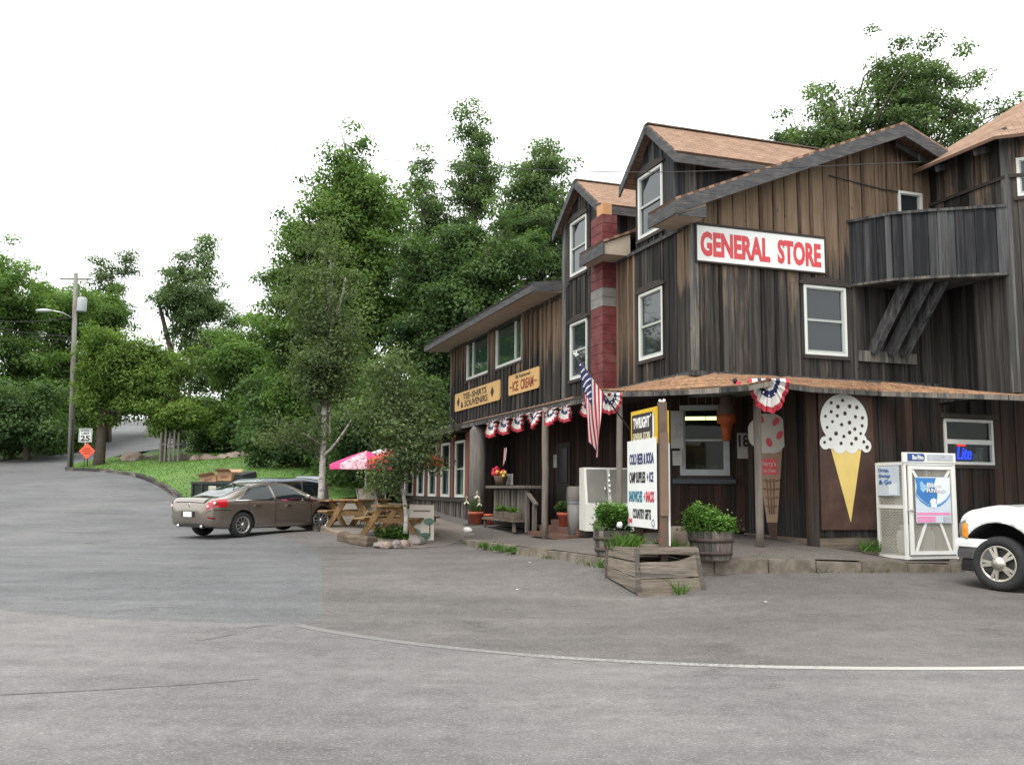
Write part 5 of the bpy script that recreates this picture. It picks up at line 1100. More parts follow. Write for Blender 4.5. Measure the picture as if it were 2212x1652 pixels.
for dx, dz in ((.0, .52), (-.3, .36), (.06, .3)): mb = MB(); [mb.add([(dx, 0, dz), (dx+.06*cos(a)+.04, -.03, dz+.07*sin(a)), (dx+.12*cos(a), -.05, dz+.14*sin(a)), (dx+.06*cos(a)-.04, -.03, dz+.07*sin(a))], [(0, 1, 2, 3)]) for a in (0.3, 1.5, 2.8, 4.2, 5.4)]; mb.build('petals', M('cream petal', (.6,.57,.45), .7, .1, 4), s)
P = padP(1222, 22.3); pot(P+[0, 0, .25], .2, .34, 'terracotta pot with a leafy plant beside the trash bin'); s = thing('potted_plant', 'leafy plant in the pot beside the trash bin', 'plant', P+[0, 0, .55], 0); bush('foliage', (0, 0, 0), .26, 700, .07, LDK, s)
for i, (x, lb) in enumerate(((1083, 'left'), (1108, 'right'))):
    q = lp(x, 1095, -.3); P = wor(-.30, q[1], .77); s = thing('planter_box', 'small wooden planter box with seedlings on the bench, %s one' % lb, 'planter', P, LEFT); mb = MB(); mb.box((-.38, -.1, 0), (.38, .1, .17), tone=.6); mb.build('box', TIMBER, s); bush('seedlings', (0, 0, .15), .2, 300, .06, LSH, s, (1.6, .5, .7))
q = lp(1076, 1030, -.2); P = wor(-.12, q[1], 1.64); s = thing('bouquet', 'bunch of red and yellow flowers with a little flag on the counter', 'flowers', P, LEFT)
RP, YP = M('red petal', (.5,.02,.05), .7, .2, 8), M('yellow petal', (.6,.4,.08), .7, .2, 8)
mb = MB(); [mb.ball((random.uniform(-.35, .2), random.uniform(-.15, .05), random.uniform(.25, .5)), .07, 6, 5, jit=.5) for _ in range(12)]; mb.build('red_flowers', RP, s); mb = MB(); [mb.ball((random.uniform(.0, .3), random.uniform(-.15, .05), random.uniform(.2, .45)), .055, 6, 5, jit=.5) for _ in range(7)]; mb.build('yellow_flowers', YP, s)
mb = MB(); mb.lathe([(0, 0), (.14, 0), (.2, .25), (0, .25)], n=10); mb.build('basket', M('basket', (.09,.06,.04), .8, .2, 8), s); mb = MB(); [mb.add([(.2+.06*k, -.02, .5+.05*k), (.26+.06*k, -.02, .5+.05*k), (.36+.06*k, -.02, .98), (.30+.06*k, -.02, 1.0)], [(0, 1, 2, 3)], mi=k % 2) for k in range(4)]; mb.build('small_flag', [BR_, BW], s)
q = lp(1100, 1030, .2); P = wor(.12, q[1], 1.64); notice('small white open sign standing on the order counter', P, LEFT, .55, .30)
P = atY(1011, 1150, 24.5); s = tag(MB().ball((0, 0, .06), .10, 9, 6, (1.3, .7, .75), .5).build('paper_bag', WHITE), 'crumpled white paper bag lying at the end of the pavement', 'bag'); s.location = (P[0], P[1], max(P[2], gz(P[0], P[1])))
# weeds along the kerb
wl_ = ['weed tuft under the left kerb, farthest from the sign box', 'weed tuft under the left kerb, second from its far end', 'weed tuft under the left kerb nearer the sign box', 'grass tuft on the kerb edge left of the sign box', 'weed beside the left foot of the sign planter', 'leafy weed hanging over the kerb right of the barrel', 'thin strip of weeds along the kerb before the cone panel', 'second weed on the kerb before the propane cage', 'weed at the foot of the kerb near the truck', 'leafy weed against the wall beside the propane cage']
for (x, y, Y, n, h), lb in zip(((1052, 1182, 0, 90, .16), (1080, 1188, 0, 110, .18), (1105, 1192, 0, 120, .16), (1225, 1196, 0, 60, .12), (1312, 1226, 0, 60, .2), (1648, 1222, 0, 90, .22), (1700, 1212, 0, 70, .1), (1760, 1212, 0, 60, .1), (2005, 1222, 0, 60, .12), (1882, 1190, 16.9, 110, .25)), wl_):
    P = ong(x, y, .05) if not Y else atY(x, y, Y); tuft(P, n, h, .012, lb, LSH, .09)
# ================================================================ VEHICLES
def herm(xs, ys, x):
    xs = np.array(xs, float); ys = np.array(ys, float); m = np.gradient(ys, xs)
    i = np.clip(np.searchsorted(xs, x)-1, 0, len(xs)-2); h = xs[i+1]-xs[i]; t = (x-xs[i])/h
    return (2*t**3-3*t*t+1)*ys[i]+(t**3-2*t*t+t)*h*m[i]+(-2*t**3+3*t*t)*ys[i+1]+(t**3-t*t)*h*m[i+1]
class Car:
    def __init__(s, st):
        A = np.array(st); s.x = A[:, 0]; s.c = A[:, 1:]; s.x0, s.x1 = A[0, 0], A[-1, 0]
    def sec(s, x):
        x = min(max(x, s.x0), s.x1); z0, W, zb, Wr, zr = [float(herm(s.x, s.c[:, k], x)) for k in range(5)]
        return np.array([(0, z0), (.80*W, z0), (.965*W, z0+.07), (W, z0+.52*(zb-z0)), (.975*W, zb), (Wr, zr-.10*max(.15, zr-zb)-.005), (.62*Wr, zr-.008), (0, zr)])
    def pt(s, x, t, off=0., side=1):
        P = s.sec(x); k = np.arange(8.); y = float(herm(k, P[:, 0], t)); z = float(herm(k, P[:, 1], t))
        if off:
            e = .02; a = np.array(s.pt(x+e, t)); b = np.array(s.pt(x-e, t)); c = np.array(s.pt(x, min(t+e, 7))); d = np.array(s.pt(x, max(t-e, 0)))
            n = np.cross(a-b, c-d); n = n/np.linalg.norm(n)
            mid = np.array((0, 0, .7))
            if n[1]*1+n[2]*(z-.6)*.5 < 0: n = -n
            return (x+n[0]*off, (y+n[1]*off)*side, z+n[2]*off)
        return (x, y*side, z)
    def body(s, nx=70, nt=5):
        mb = MB(); xs = s.x0+(s.x1-s.x0)*(.5-.5*np.cos(np.linspace(0, pi, nx))); xs = .5*xs+.5*np.linspace(s.x0, s.x1, nx); ts = np.linspace(0, 7, 7*nt+1); m = len(ts); ring = 2*(m-1); vs = []; fs = []
        for x in xs:
            h = [s.pt(x, t) for t in ts]; vs += h+[(a, -b, c) for a, b, c in h[-2:0:-1]]
        for i in range(nx-1):
            for j in range(ring): fs.append((i*ring+j, i*ring+(j+1) % ring, (i+1)*ring+(j+1) % ring, (i+1)*ring+j))
        fs += [tuple(range(ring)), tuple((nx-1)*ring+j for j in range(ring))]; mb.add(vs, fs, smooth=True); return mb
    def patch(s, name, mat, par, xa, xb, ta, tb, off=.006, n=10, m=6, side=1, mirror=False):
        mb = MB(); vs = []
        for j in range(m+1):
            t = ta+(tb-ta)*j/m; a = xa(t) if callable(xa) else xa; b = xb(t) if callable(xb) else xb
            for i in range(n+1): vs.append(s.pt(a+(b-a)*i/n, t, off, side))
        mb.add(vs, [(j*(n+1)+i, j*(n+1)+i+1, (j+1)*(n+1)+i+1, (j+1)*(n+1)+i) for j in range(m) for i in range(n)], smooth=True)
        if mirror: mb.add([(a, -b, c) for a, b, c in vs], [(j*(n+1)+i, (j+1)*(n+1)+i, (j+1)*(n+1)+i+1, j*(n+1)+i+1) for j in range(m) for i in range(n)], smooth=True)
        return mb.build(name, mat, par)
CGL = glass('car glass', (.012,.016,.018))
def wheel(par, x, y, r, w, spokes, rimm, steer=0., twin=False):
    side = 1 if y > 0 else -1; mb = MB(); ri = r*.66
    mb.lathe([(ri, -w/2), (r*.86, -w/2-.01), (r*.97, -w/2+.02), (r, -w*.25), (r, w*.25), (r*.97, w/2-.02), (r*.86, w/2+.01), (ri, w/2), (ri, -w/2)], n=36, axis='y')
    tr = len(mb.v)
    o = mb.build('wheel', RUBBER, par); o.location = (x, y, r); o.rotation_euler = (0, 0, steer)
    mb = MB(); yo = side*(w/2-.005)
    mb.lathe([(ri+.004, yo), (ri-.01, yo+side*.008), (ri-.035, yo-side*.01), (ri-.045, yo-side*.09)], n=32, axis='y')
    for k in range(spokes):
        a = 2*pi*k/spokes; nb = (-.15, .15) if twin else (0,)
        for da in nb: c, s_ = cos(a+da), sin(a+da); mb.bar((ri*.16*c, yo-side*.005, ri*.16*s_), ((ri-.02)*c, yo-side*.012, (ri-.02)*s_), ri*(.17 if twin else .12), .03 if twin else .02, up=(0, 1, 0))
    mb.lathe([(.0, yo+side*.02), (ri*(.36 if twin else .2), yo+side*.014), (ri*(.41 if twin else .24), yo-side*.015)], n=18, axis='y'); mb.build('rim', rimm, o)
    mb = MB(); mb.lathe([(0, yo-side*.07), (ri-.03, yo-side*.07)], n=24, axis='y'); mb.build('brake_disc', M('dark hub', (.035,.035,.036), .6, .2, 6), o)
    return o
def cut_arches(o, arches):
    for x, r, hw in arches:
        for sd in (1, -1):
            mb = MB(); mb.lathe([(0, sd*.55), (r, sd*.55), (r, sd*1.2), (0, sd*1.2)], (x, 0, hw), 28, 'y'); c = mb.build('cut', [BLACK]); md = o.modifiers.new('b', 'BOOLEAN'); md.object = c; md.operation = 'DIFFERENCE'; md.solver = 'EXACT'; md.material_mode = 'TRANSFER'
            c.parent = o.parent; c['tmp'] = 1
    dg = bpy.context.evaluated_depsgraph_get(); dg.update(); me = bpy.data.meshes.new_from_object(o.evaluated_get(dg)); o.modifiers.clear(); o.data = me
    for ob in [x for x in bpy.data.objects if x.get('tmp')]: bpy.data.objects.remove(ob)
def carpaint(name, col, rough=.28, metal=.6):
    return M(name, col, rough, .04, 2, metal=metal, coat=.8, spec=.5)
# --- sedan
P0 = onz(519, 1160, .3); P0[2] = gz(P0[0], P0[1])
hd_ = radians(53); fwd = np.array([cos(hd_), sin(hd_), 0]); rgt = np.array([sin(hd_), -cos(hd_), 0])
ctr = P0+fwd*1.18-rgt*.75; zc1 = gz(*(ctr+fwd*1.4)[:2]); zc0 = gz(*(ctr-fwd*1.3)[:2])
s = thing('sedan', 'bronze four-door coupe sedan parked nose-in beside the picnic terrace', 'car', (ctr[0], ctr[1], (zc0+zc1)/2), hd_); s.rotation_euler[1] = -math.atan((zc1-zc0)/2.7); s.scale = (.94,)*3
K = Car([(-2.28,.46,.70,.76,.58,.88),(-2.22,.36,.82,.90,.66,.985),(-2.08,.30,.885,.945,.69,1.03),(-1.80,.26,.92,.965,.67,1.06),(-1.25,.23,.927,.965,.61,1.23),(-.6,.21,.927,.955,.58,1.385),(0,.20,.927,.935,.575,1.42),(.5,.20,.927,.915,.59,1.36),(1.0,.20,.925,.895,.64,1.16),(1.35,.21,.92,.875,.71,.985),(1.8,.23,.90,.81,.70,.91),(2.15,.26,.84,.72,.62,.81),(2.33,.33,.72,.62,.50,.69),(2.40,.42,.58,.55,.40,.60)])
BRZ = carpaint('bronze metallic', (.25,.215,.185), .26, .7)
o = K.body().build('body', BRZ, s); cut_arches(o, [(-1.26, .385, .34), (1.45, .385, .34)])
for sd in (1, -1):
    K.patch('rear_side_window', CGL, s, lambda t: -1.42+(t-4.05)*.62, -.26, 4.05, 4.9, .006, 10, 6, sd); K.patch('front_side_window', CGL, s, -.18, lambda t: 1.1-(t-4.05)*.78, 4.05, 4.9, .006, 10, 6, sd)
    K.patch('window_trim', CHROME, s, -1.5, 1.2, 3.97, 4.04, .008, 20, 1, sd)
    for x in (-.22, 1.02): K.patch('door_gap', BLACK, s, x-.006, x+.006, 1.9, 3.95, .003, 1, 14, sd)
    K.patch('door_gap', BLACK, s, -1.1, -1.088, 3.2, 3.95, .003, 1, 6, sd)
    for x in (-.35, .62 if False else -.98): pass
    for x in (-.92, .12): mb = MB(); p = K.pt(x, 3.62, .02, sd); q = K.pt(x+.2, 3.62, .02, sd); mb.bar(p, q, .02, .03); mb.build('door_handle', CHROME, s)
    K.patch('sill_trim', CHROME, s, -.85, 1.02, 1.98, 2.04, .004, 12, 1, sd)
    mb = MB(); q = K.pt(.86, 4.15, .09, sd); mb.ball(q, .11, 10, 6, (.6, 1, .7)); mb.build('mirror', BRZ, s)
    tl = K.patch('tail_light', M('tail red', (.40,.012,.02), .15, .2, 9, coat=1), s, -2.262, -1.76, 3.5, 4.28, .007, 10, 6, sd)
    for x, t, r in ((-2.12, 3.86, .06), (-2.24, 3.86, .045)): mb = MB(); mb.ball(K.pt(x, t, .008, sd), r, 10, 6, (.6, .8, .8)); mb.build('lamp_lens', M('clear lamp', (.75,.68,.66), .2, .1, 6), tl)
    K.patch('headlight', M('headlamp glass', (.4,.42,.43), .1, .2, 8, coat=1), s, 1.95, 2.32, 3.5, 4.1, .006, 8, 4, sd)
    K.patch('rear_reflector', M('dim red', (.16,.01,.012), .3, .1, 6), s, -2.25, -2.1, 2.55, 2.72, .006, 4, 1, sd)
K.patch('rear_window', glass('rear glass', (.02,.03,.032)), s, lambda t: -1.74-(t-5)*.05, lambda t: -.78-(t-5)*.0, 5.12, 7, .006, 10, 8, 1, True); K.patch('windscreen', CGL, s, .52, lambda t: 1.30+(t-5)*.05, 5.12, 7, .006, 10, 8, 1, True)
K.patch('boot_gap', BLACK, s, -2.26, -1.8, 4.86, 4.9, .003, 8, 1, 1, True); K.patch('rear_bumper_gap', BLACK, s, -2.275, -1.66, 3.28, 3.33, .003, 10, 1, 1, True); K.patch('spoiler', BRZ, s, -2.25, -2.1, 5, 7, .025, 4, 6, 1, True)
mb = MB(); mb.box((-2.30, -.27, .56), (-2.27, .27, .70)); mb.build('plate_recess', BLACK, s); mb = MB(); mb.box((-2.31, -.18, .565), (-2.30, .18, .695)); mb.build('license_plate', WHITE, s)
mb = MB(); mb.lathe([(.05, -2.27), (.05, -2.285), (.062, -2.285), (.062, -2.27)], (0, 0, .86), 20, 'x'); [mb.bar((-2.28, y0, z0_), (-2.28, y1, z1_), .012) for y0, z0_, y1, z1_ in ((-.03, .9, 0, .865), (.03, .9, 0, .865), (-.045, .875, -.02, .82), (.045, .875, .02, .82), (-.02, .82, 0, .855), (.02, .82, 0, .855))]; mb.build('badge', CHROME, s)
mb = MB(); mb.box((-2.24, -.55, .30), (-2.1, .55, .42)); mb.build('diffuser', BLACK, s)
for y in (-.5, .5): mb = MB(); mb.tube([(-2.1, y, .32), (-2.26, y, .32)], .04, 10); mb.build('exhaust_tip', CHROME, s)
mb = MB(); mb.tube([(-.85, 0, 1.36), (-.98, 0, 1.43)], [.02, .006], 6); mb.build('antenna', BLACK, s)
RIM = M('alloy', (.55,.55,.55), .3, .1, 6, metal=.9)
for x, st_ in ((-1.26, 0), (1.45, radians(-24))):
    for y in (-.80, .80): wheel(s, x, y, .335, .22, 10, RIM, st_)
# --- minivan
MP = np.array([-7.75, 29.2, 0]); MP[2] = gz(MP[0], MP[1])-.02
s = thing('minivan', 'silver blue minivan parked behind the bronze sedan', 'car', MP, radians(232)); s.scale = (.86, .86, .84)
K = Car([(-2.50,.48,.80,.90,.72,1.2),(-2.42,.38,.93,1.05,.75,1.58),(-2.0,.32,.97,1.06,.79,1.70),(-.5,.30,.98,1.05,.80,1.73),(.5,.30,.98,1.03,.76,1.66),(1.1,.30,.98,1.0,.75,1.36),(1.65,.32,.96,.95,.78,1.06),(2.2,.36,.88,.85,.68,.93),(2.45,.42,.74,.70,.56,.78),(2.50,.48,.60,.60,.45,.68)])
SLV = carpaint('silver blue metallic', (.15,.17,.20), .3, .6); o = K.body(60, 4).build('body', SLV, s); cut_arches(o, [(-1.5, .39, .35), (1.53, .39, .35)])
for sd in (1, -1):
    for a, b in ((-2.15, -1.2), (-1.12, -.08), (.0, 1.0)): K.patch('side_window', CGL, s, a, (lambda t, b=b: b-(t-4.1)*.5) if b > .5 else b, 4.08, 4.86, .006, 8, 5, sd)
    K.patch('tail_light', MATS['tail red'], s, -2.46, -2.3, 3.6, 4.6, .006, 4, 6, sd); mb = MB(); mb.ball(K.pt(.95, 4.15, .1, sd), .12, 10, 6, (.6, 1, .8)); mb.build('mirror', SLV, s)
    K.patch('roof_rail', BLACK, s, -1.9, .2, 5.42, 5.52, .03, 10, 1, sd); K.patch('headlight', MATS['headlamp glass'], s, 2.0, 2.42, 3.6, 4.2, .006, 6, 4, sd)
K.patch('windscreen', glass('sky glare tinted glass', (.05,.06,.07)), s, .62, 1.6, 5.1, 7, .006, 10, 8, 1, True)  # base colour lightened to stand in for the sky's reflection
for x in (-1.5, 1.53):
    for y in (-.84, .84): wheel(s, x, y, .34, .21, 7, RIM)
# --- white truck
P0 = onz(2168, 1276, .1); P0[2] = gz(P0[0], P0[1]); hd_ = radians(129); fwd = np.array([cos(hd_), sin(hd_), 0]); lft = np.array([-sin(hd_), cos(hd_), 0])
ctr = P0-fwd*1.72-lft*.86; ctr[2] = P0[2]
s = thing('white_truck', 'white sport utility truck with big tyres nosing in from the right edge', 'truck', ctr, hd_)
K = Car([(-2.62,.58,.80,.85,.74,1.05),(-2.55,.50,.94,1.12,.76,1.80),(-2.2,.46,.99,1.16,.78,1.93),(-.5,.45,1.0,1.17,.78,1.96),(.45,.45,1.0,1.17,.76,1.90),(.95,.45,1.0,1.17,.80,1.60),(1.25,.45,1.0,1.16,.88,1.30),(1.8,.47,.995,1.10,.85,1.245),(2.06,.52,.97,1.05,.82,1.195),(2.24,.62,.92,.99,.78,1.14),(2.33,.70,.86,.94,.72,1.07),(2.35,.76,.82,.91,.70,1.03)])
WP = M('white car paint', (.78,.78,.77), .25, .02, 2, coat=.6); o = K.body(110, 6).build('body', WP, s); cut_arches(o, [(-1.30, .56, .42), (1.72, .57, .42)])
for sd in (1, -1):
    for a, b in ((-2.3, -1.35), (-1.25, -.3), (-.22, .85)): K.patch('side_window', CGL, s, a, (lambda t, b=b: b-(t-4.1)*.4) if b > .5 else b, 4.08, 4.86, .006, 8, 5, sd)
    hl = K.patch('headlight', M('lamp housing', (.20,.19,.175), .25, .2, 8, coat=.8), s, lambda t: 2.17+.02*(t-3), 2.345, 2.6, 4.05, .007, 6, 8, sd)
    K.patch('turn_signal', M('amber lens', (.75,.26,.01), .2, .15, 9, coat=.8), hl, 2.15, 2.25, 2.72, 3.75, .012, 4, 6, sd)
    K.patch('door_gap', BLACK, s, .9, .915, 1.9, 3.95, .003, 1, 10, sd); mb = MB(); mb.ball(K.pt(.7, 4.2, .12, sd), .14, 10, 6, (.6, .9, .9)); mb.build('mirror', WP, s)
    K.patch('tail_light', MATS['tail red'], s, -2.58, -2.45, 3.4, 4.3, .006, 4, 6, sd)
K.patch('windscreen', CGL, s, .5, 1.18, 5.1, 7, .006, 10, 8, 1, True)
def bumper(name, mat, z0, z1, ext):
    mb = MB(); n = 16; vs = []
    for i in range(n+1):
        f = -1+2*i/n; y = f*.985; x = 2.48+ext-.13*abs(f)**3-.20*max(0, abs(f)-.86)/.14
        if abs(f) == 1: x = 2.1
        for (dx, z) in ((0, z0), (0.0, (z0+z1)/2), (-.02, z1-.02), (-.05, z1), (-.3, z1), (-.3, z0)): vs.append((x+dx, y, z))
    mb.add(vs, [(i*6+k, i*6+(k+1) % 6, (i+1)*6+(k+1) % 6, (i+1)*6+k) for i in range(n) for k in range(6)]+[tuple(range(6)), tuple(n*6+k for k in range(6))], smooth=False); return mb.build(name, mat, s)
bmp_ = bumper('front_bumper', WP, .62, .74, .03); bumper('bumper_lower', M('grey bumper plastic', (.075,.075,.078), .5, .15, 5), .45, .617, .0); bumper('valance', BLACK, .26, .447, -.05)
mb = MB(); mb.box((2.32, -.6, .80), (2.40, .6, 1.06)); mb.build('grille', CHROME, s); mb = MB(); mb.box((1.0, -.5, .32), (2.2, .5, .46)); mb.build('undercarriage', BLACK, s)
RIMT = M('satin truck alloy', (.52,.49,.43), .32, .1, 6, metal=.85)
for x in (-1.30, 1.72):
    for y in (-.86, .86): wheel(s, x, y, .395, .27, 5, RIMT, 0, True)
# ================================================================ THINGS ON THE TERRACE AND LAWN
PIC = wood('picnic pine', ((.17,.10,.045),(.34,.215,.105)), ((.12,.09,.06),(.27,.22,.17)), ax='x')
def picnic():
    s = thing('picnic_table', '', 'picnic table', (0, 0, 0), 0, 'picnic tables on the terrace')
    for k in range(5): mb = MB(); y = -.36+.145*k; mb.box((-.92, y, .70), (.92, y+.138, .74), tone=.8, rnd=random.random()); mb.build('plank', PIC, s)
    for sd in (-1, 1):
        for k in range(2): mb = MB(); y = sd*.66+.145*(k-1); mb.box((-.92, y, .41), (.92, y+.138, .45), tone=.8, rnd=random.random()); mb.build('seat_plank', PIC, s)
    for x in (-.62, .62):
        for sd in (-1, 1): mb = MB(); mb.bar((x, sd*.20, .70), (x, sd*.68, .0), .14, .045, up=(1, 0, 0), tone=1.1, rnd=random.random()); mb.build('leg', PIC, s)
        mb = MB(); mb.bar((x+.05, -.76, .38), (x+.05, .76, .38), .04, .12, tone=.9); mb.build('seat_beam', PIC, s); mb = MB(); mb.bar((x+.05, -.34, .67), (x+.05, .34, .67), .04, .08, tone=.9); mb.build('top_beam', PIC, s)
    return s
tb0 = picnic(); spots = [((-2.75, 23.1), 78, 'right-hand picnic table nearest the small birch'), ((-3.85, 24.7), 70, 'middle picnic table beside the canvas chair'), ((-4.75, 26.0), 66, 'left-hand picnic table nearest the tall birch trunk')]
for i, ((x, y), a, lb) in enumerate(spots):
    z = tz((x, y))-.02
    if i == 0: tb0.location = (x, y, z); tb0.rotation_euler[2] = radians(a); tb0['label'] = lb
    else: dup(tb0, (x, y, z), radians(a), lb)
def umbrella(P, r, hz, cols, label):
    s = thing('patio_umbrella', label, 'umbrella', P, random.uniform(0, .7)); mb = MB(); mb.tube([(0, 0, 0), (0, 0, hz)], .022, 8); mb.build('pole', WHITE, s)
    for k in range(8):
        a0, a1 = 2*pi*k/8, 2*pi*(k+1)/8; mb = MB(); n = 5; vs = []
        for i in range(n+1):
            f = i/n; zz = hz-.42*f**1.25+.06*f*f
            for a in (a0, (a0+a1)/2, a1): sag = .035*f if a == (a0+a1)/2 else 0; vs.append((r*f*cos(a)*(.93 if a == (a0+a1)/2 else 1), r*f*sin(a)*(.93 if a == (a0+a1)/2 else 1), zz-sag))
        for a in (a0, (a0+a1)/2, a1): vs.append((r*cos(a)*(.93 if a == (a0+a1)/2 else 1), r*sin(a)*(.93 if a == (a0+a1)/2 else 1), hz-.50))
        mb.add(vs, [(i*3+j, i*3+j+1, i*3+4+j, i*3+3+j) for i in range(n+1) for j in range(2)], smooth=True); mb.build('panel', cols[k % len(cols)], s)
    return s
PK, CO, FL, WU = M('pink canvas', (.50,.045,.17), .8, .08, 4), M('coral canvas', (.52,.075,.055), .8, .08, 4), M('floral canvas', (.55,.25,.30), .8, .9, 11, dirt=(.62,.60,.62)), M('white canvas', (.62,.62,.60), .8, .06, 4)
P = atY(789, 1079, 25.0); g = tz(P[:2]); umbrella((P[0], P[1], g), .95, 2.5-g, [PK, PK, FL], 'pink patio umbrella left of the small birch'); P = atY(874, 1090, 23.1); g = tz(P[:2]); umbrella((P[0], P[1], g), .98, 2.58-g, [CO, WU], 'coral and white patio umbrella behind the small birch')
P = atY(832, 1085, 25.6); g = tz(P[:2]); umbrella((P[0], P[1], g), .95, 2.62-g, [WU, FL], 'white floral patio umbrella farther back on the terrace')
P = atY(805, 1125, 24.2); s = thing('canvas_chair', 'folding chair with woven grey canvas between the picnic tables', 'chair', (P[0], P[1], tz(P[:2])), radians(35))
CV = M('woven canvas', (.24,.22,.18), .8, .4, 14); mb = MB(); mb.add([(-.26, .18, .42), (.26, .18, .42), (.24, .42, 1.0), (-.24, .42, 1.0)], [(0, 1, 2, 3)]); mb.build('backrest', CV, s); mb = MB(); mb.add([(-.26, -.28, .44), (.26, -.28, .44), (.26, .2, .40), (-.26, .2, .40)], [(0, 1, 2, 3)]); mb.build('seat', CV, s)
for x in (-.27, .27): mb = MB(); mb.tube([(x, -.3, 0), (x, .2, .45), (x, .43, 1.02)], .016, 6); mb.tube([(x, .3, 0), (x, -.28, .45)], .016, 6); mb.build('leg', STEEL, s)
P = atY(910, 1143, 22.6); s = thing('sandwich_board', 'white sandwich board painted with green trees beside the terrace', 'sign', (P[0], P[1], gz(P[0], P[1])+.02), radians(8))
for sd in (1, -1): mb = MB(); mb.hexa([(-.29, -.24*sd, 0), (.29, -.24*sd, 0), (.29, -.22*sd, 0), (-.29, -.22*sd, 0)], [(-.29, -.03*sd, .82), (.29, -.03*sd, .82), (.29, -.01*sd, .82), (-.29, -.01*sd, .82)]); mb.build('board', M('board cream', (.56,.50,.44), .7, .06, 3), s)
def sb(x, z): return (x, -.245+.21*z/.82-.003, z)
for x, z, r in ((-.2, .40, .08), (.17, .43, .11), (-.16, .17, .13), (.1, .1, .1), (.05, .08, .12)): mb = MB(); mb.add([sb(x+r*1.1*cos(a), z+r*.8*sin(a)) for a in [2*pi*k/12 for k in range(12)]], [tuple(range(12))]); mb.build('painted_tree', M('paint teal green', (.12,.20,.16), .7, .15, 8), s)
mb = MB(); mb.add([sb(.18, .1), sb(.21, .1), sb(.2, .4), sb(.18, .4)], [(0, 1, 2, 3)]); mb.build('painted_trunk', DARKFR, s); mb = MB(); mb.add([sb(-.2, .66), sb(.2, .66), sb(.2, .70), sb(-.2, .70)], [(0, 1, 2, 3)]); mb.build('painted_strip', GREYPL, s)
# planting bed with stones at the small birch
P = atY(769, 1172, 21.6); a = np.array([-4.0, 21.95]); b = np.array([-2.95, 20.9]); 
P1, P2 = ong(738, 1168), ong(803, 1180); s = timber('loose_timber', (P1[0], P1[1], P1[2]-.01), (P2[0], P2[1], P2[2]-.01), .28, .22, None, .02, tn=.9); tag(s, 'short squared timber lying in front of the terrace edge', 'timber')
def rock(c, r, sq, mat, label, seed, name='stone', cat='stone', grp=None, par=None):
    rn = random.Random(seed); bm = bmesh.new(); bmesh.ops.create_icosphere(bm, subdivisions=2, radius=1)
    for v in bm.verts:
        q = 1+.28*sin(3.1*v.co.x+seed)*cos(2.7*v.co.y+seed*2)+rn.uniform(-.09, .09); v.co = Vector((v.co.x*r*sq[0]*q, v.co.y*r*sq[1]*q, max(-.35, v.co.z)*r*sq[2]*q))
    me = bpy.data.meshes.new(name); bm.to_mesh(me); bm.free(); me.materials.append(mat); o = bpy.data.objects.new(name, me); COL.objects.link(o); o.location = tuple(float(q) for q in c); o.rotation_euler[2] = rn.uniform(0, 6)
    return tag(o, label, cat, grp)
for i, (x, y, r, m_, lb) in enumerate(((818, 1184, .13, STONEG, 'round grey stone at the left end of the planting bed'), (835, 1185, .14, STONE, 'orange-brown stone at the front of the planting bed'), (853, 1184, .15, STONEG, 'flat grey stone in the middle of the bed edge'), (872, 1182, .15, STONE, 'brownish stone right of the flat grey bed stone'), (900, 1177, .24, STONEG, 'largest grey stone at the right end of the planting bed'))):
    P = ong(x, y); rock((P[0], P[1]+.1, P[2]+.05), r, (1.15, .9, .75), m_, lb, i+3, grp='stones edging the planting bed')
P = ong(868, 1168); s = thing('bed_plants', 'low leafy plants and weeds around the foot of the small birch', 'plants', P, 0)
for i, (dx, dy, r) in enumerate(((-.35, .2, .3), (.0, .25, .35), (.35, .3, .32), (-.1, .55, .35), (.3, .7, .3))): bush('foliage', (dx, dy, -.02), r, 1500, .07, LSH if i % 2 else LDK, s, (1.2, 1.1, .8))
# dumpster with cartons
DP = np.array([-9.55, 31.6, 0]); DP[2] = gz(DP[0], DP[1])+.05; s = thing('dumpster', 'dark green-black dumpster with a white sticker beside the lawn', 'dumpster', DP, radians(-22)); s.scale = (.82, .82, .78); DG = M('dumpster green', (.02,.03,.026), .5, .3, 5, dirt=(.04,.04,.035))
mb = MB(); mb.hexa([(-.95, -.65, .12), (.95, -.65, .12), (.95, .65, .12), (-.95, .65, .12)], [(-1.0, -.8, 1.25), (1.0, -.8, 1.25), (1.0, .8, 1.45), (-1.0, .8, 1.45)]); mb.build('bin', DG, s)
for x in (-.98, -.5, 0, .5, .98): mb = MB(); mb.box((x-.04, -.83, .2), (x+.04, -.68, 1.22)); mb.build('rib', DG, s)
mb = MB(); mb.box((-1.03, -.86, 1.2), (1.03, -.8, 1.29)); mb.build('rim', DG, s); mb = MB(); mb.box((-1.16, -.5, .5), (-1.0, .4, .75)); mb.box((1.0, -.5, .5), (1.16, .4, .75)); mb.build('lift_pocket', DG, s)
mb = MB(); mb.box((-.15, -.835, .83), (.22, -.825, 1.12)); mb.build('sticker', M('sticker', (.45,.43,.33), .6, .3, 9), s)
mb = MB(); mb.hexa([(.55, -.2, 1.35), (1.05, -.2, 1.3), (1.1, .6, 1.5), (.6, .6, 1.5)], [(.6, -.2, 1.62), (1.0, -.2, 1.6), (1.05, .6, 1.75), (.65, .6, 1.78)]); mb.build('bag', BLACK, s)
CB = M('cardboard', (.36,.215,.125), .8, .12, 5)
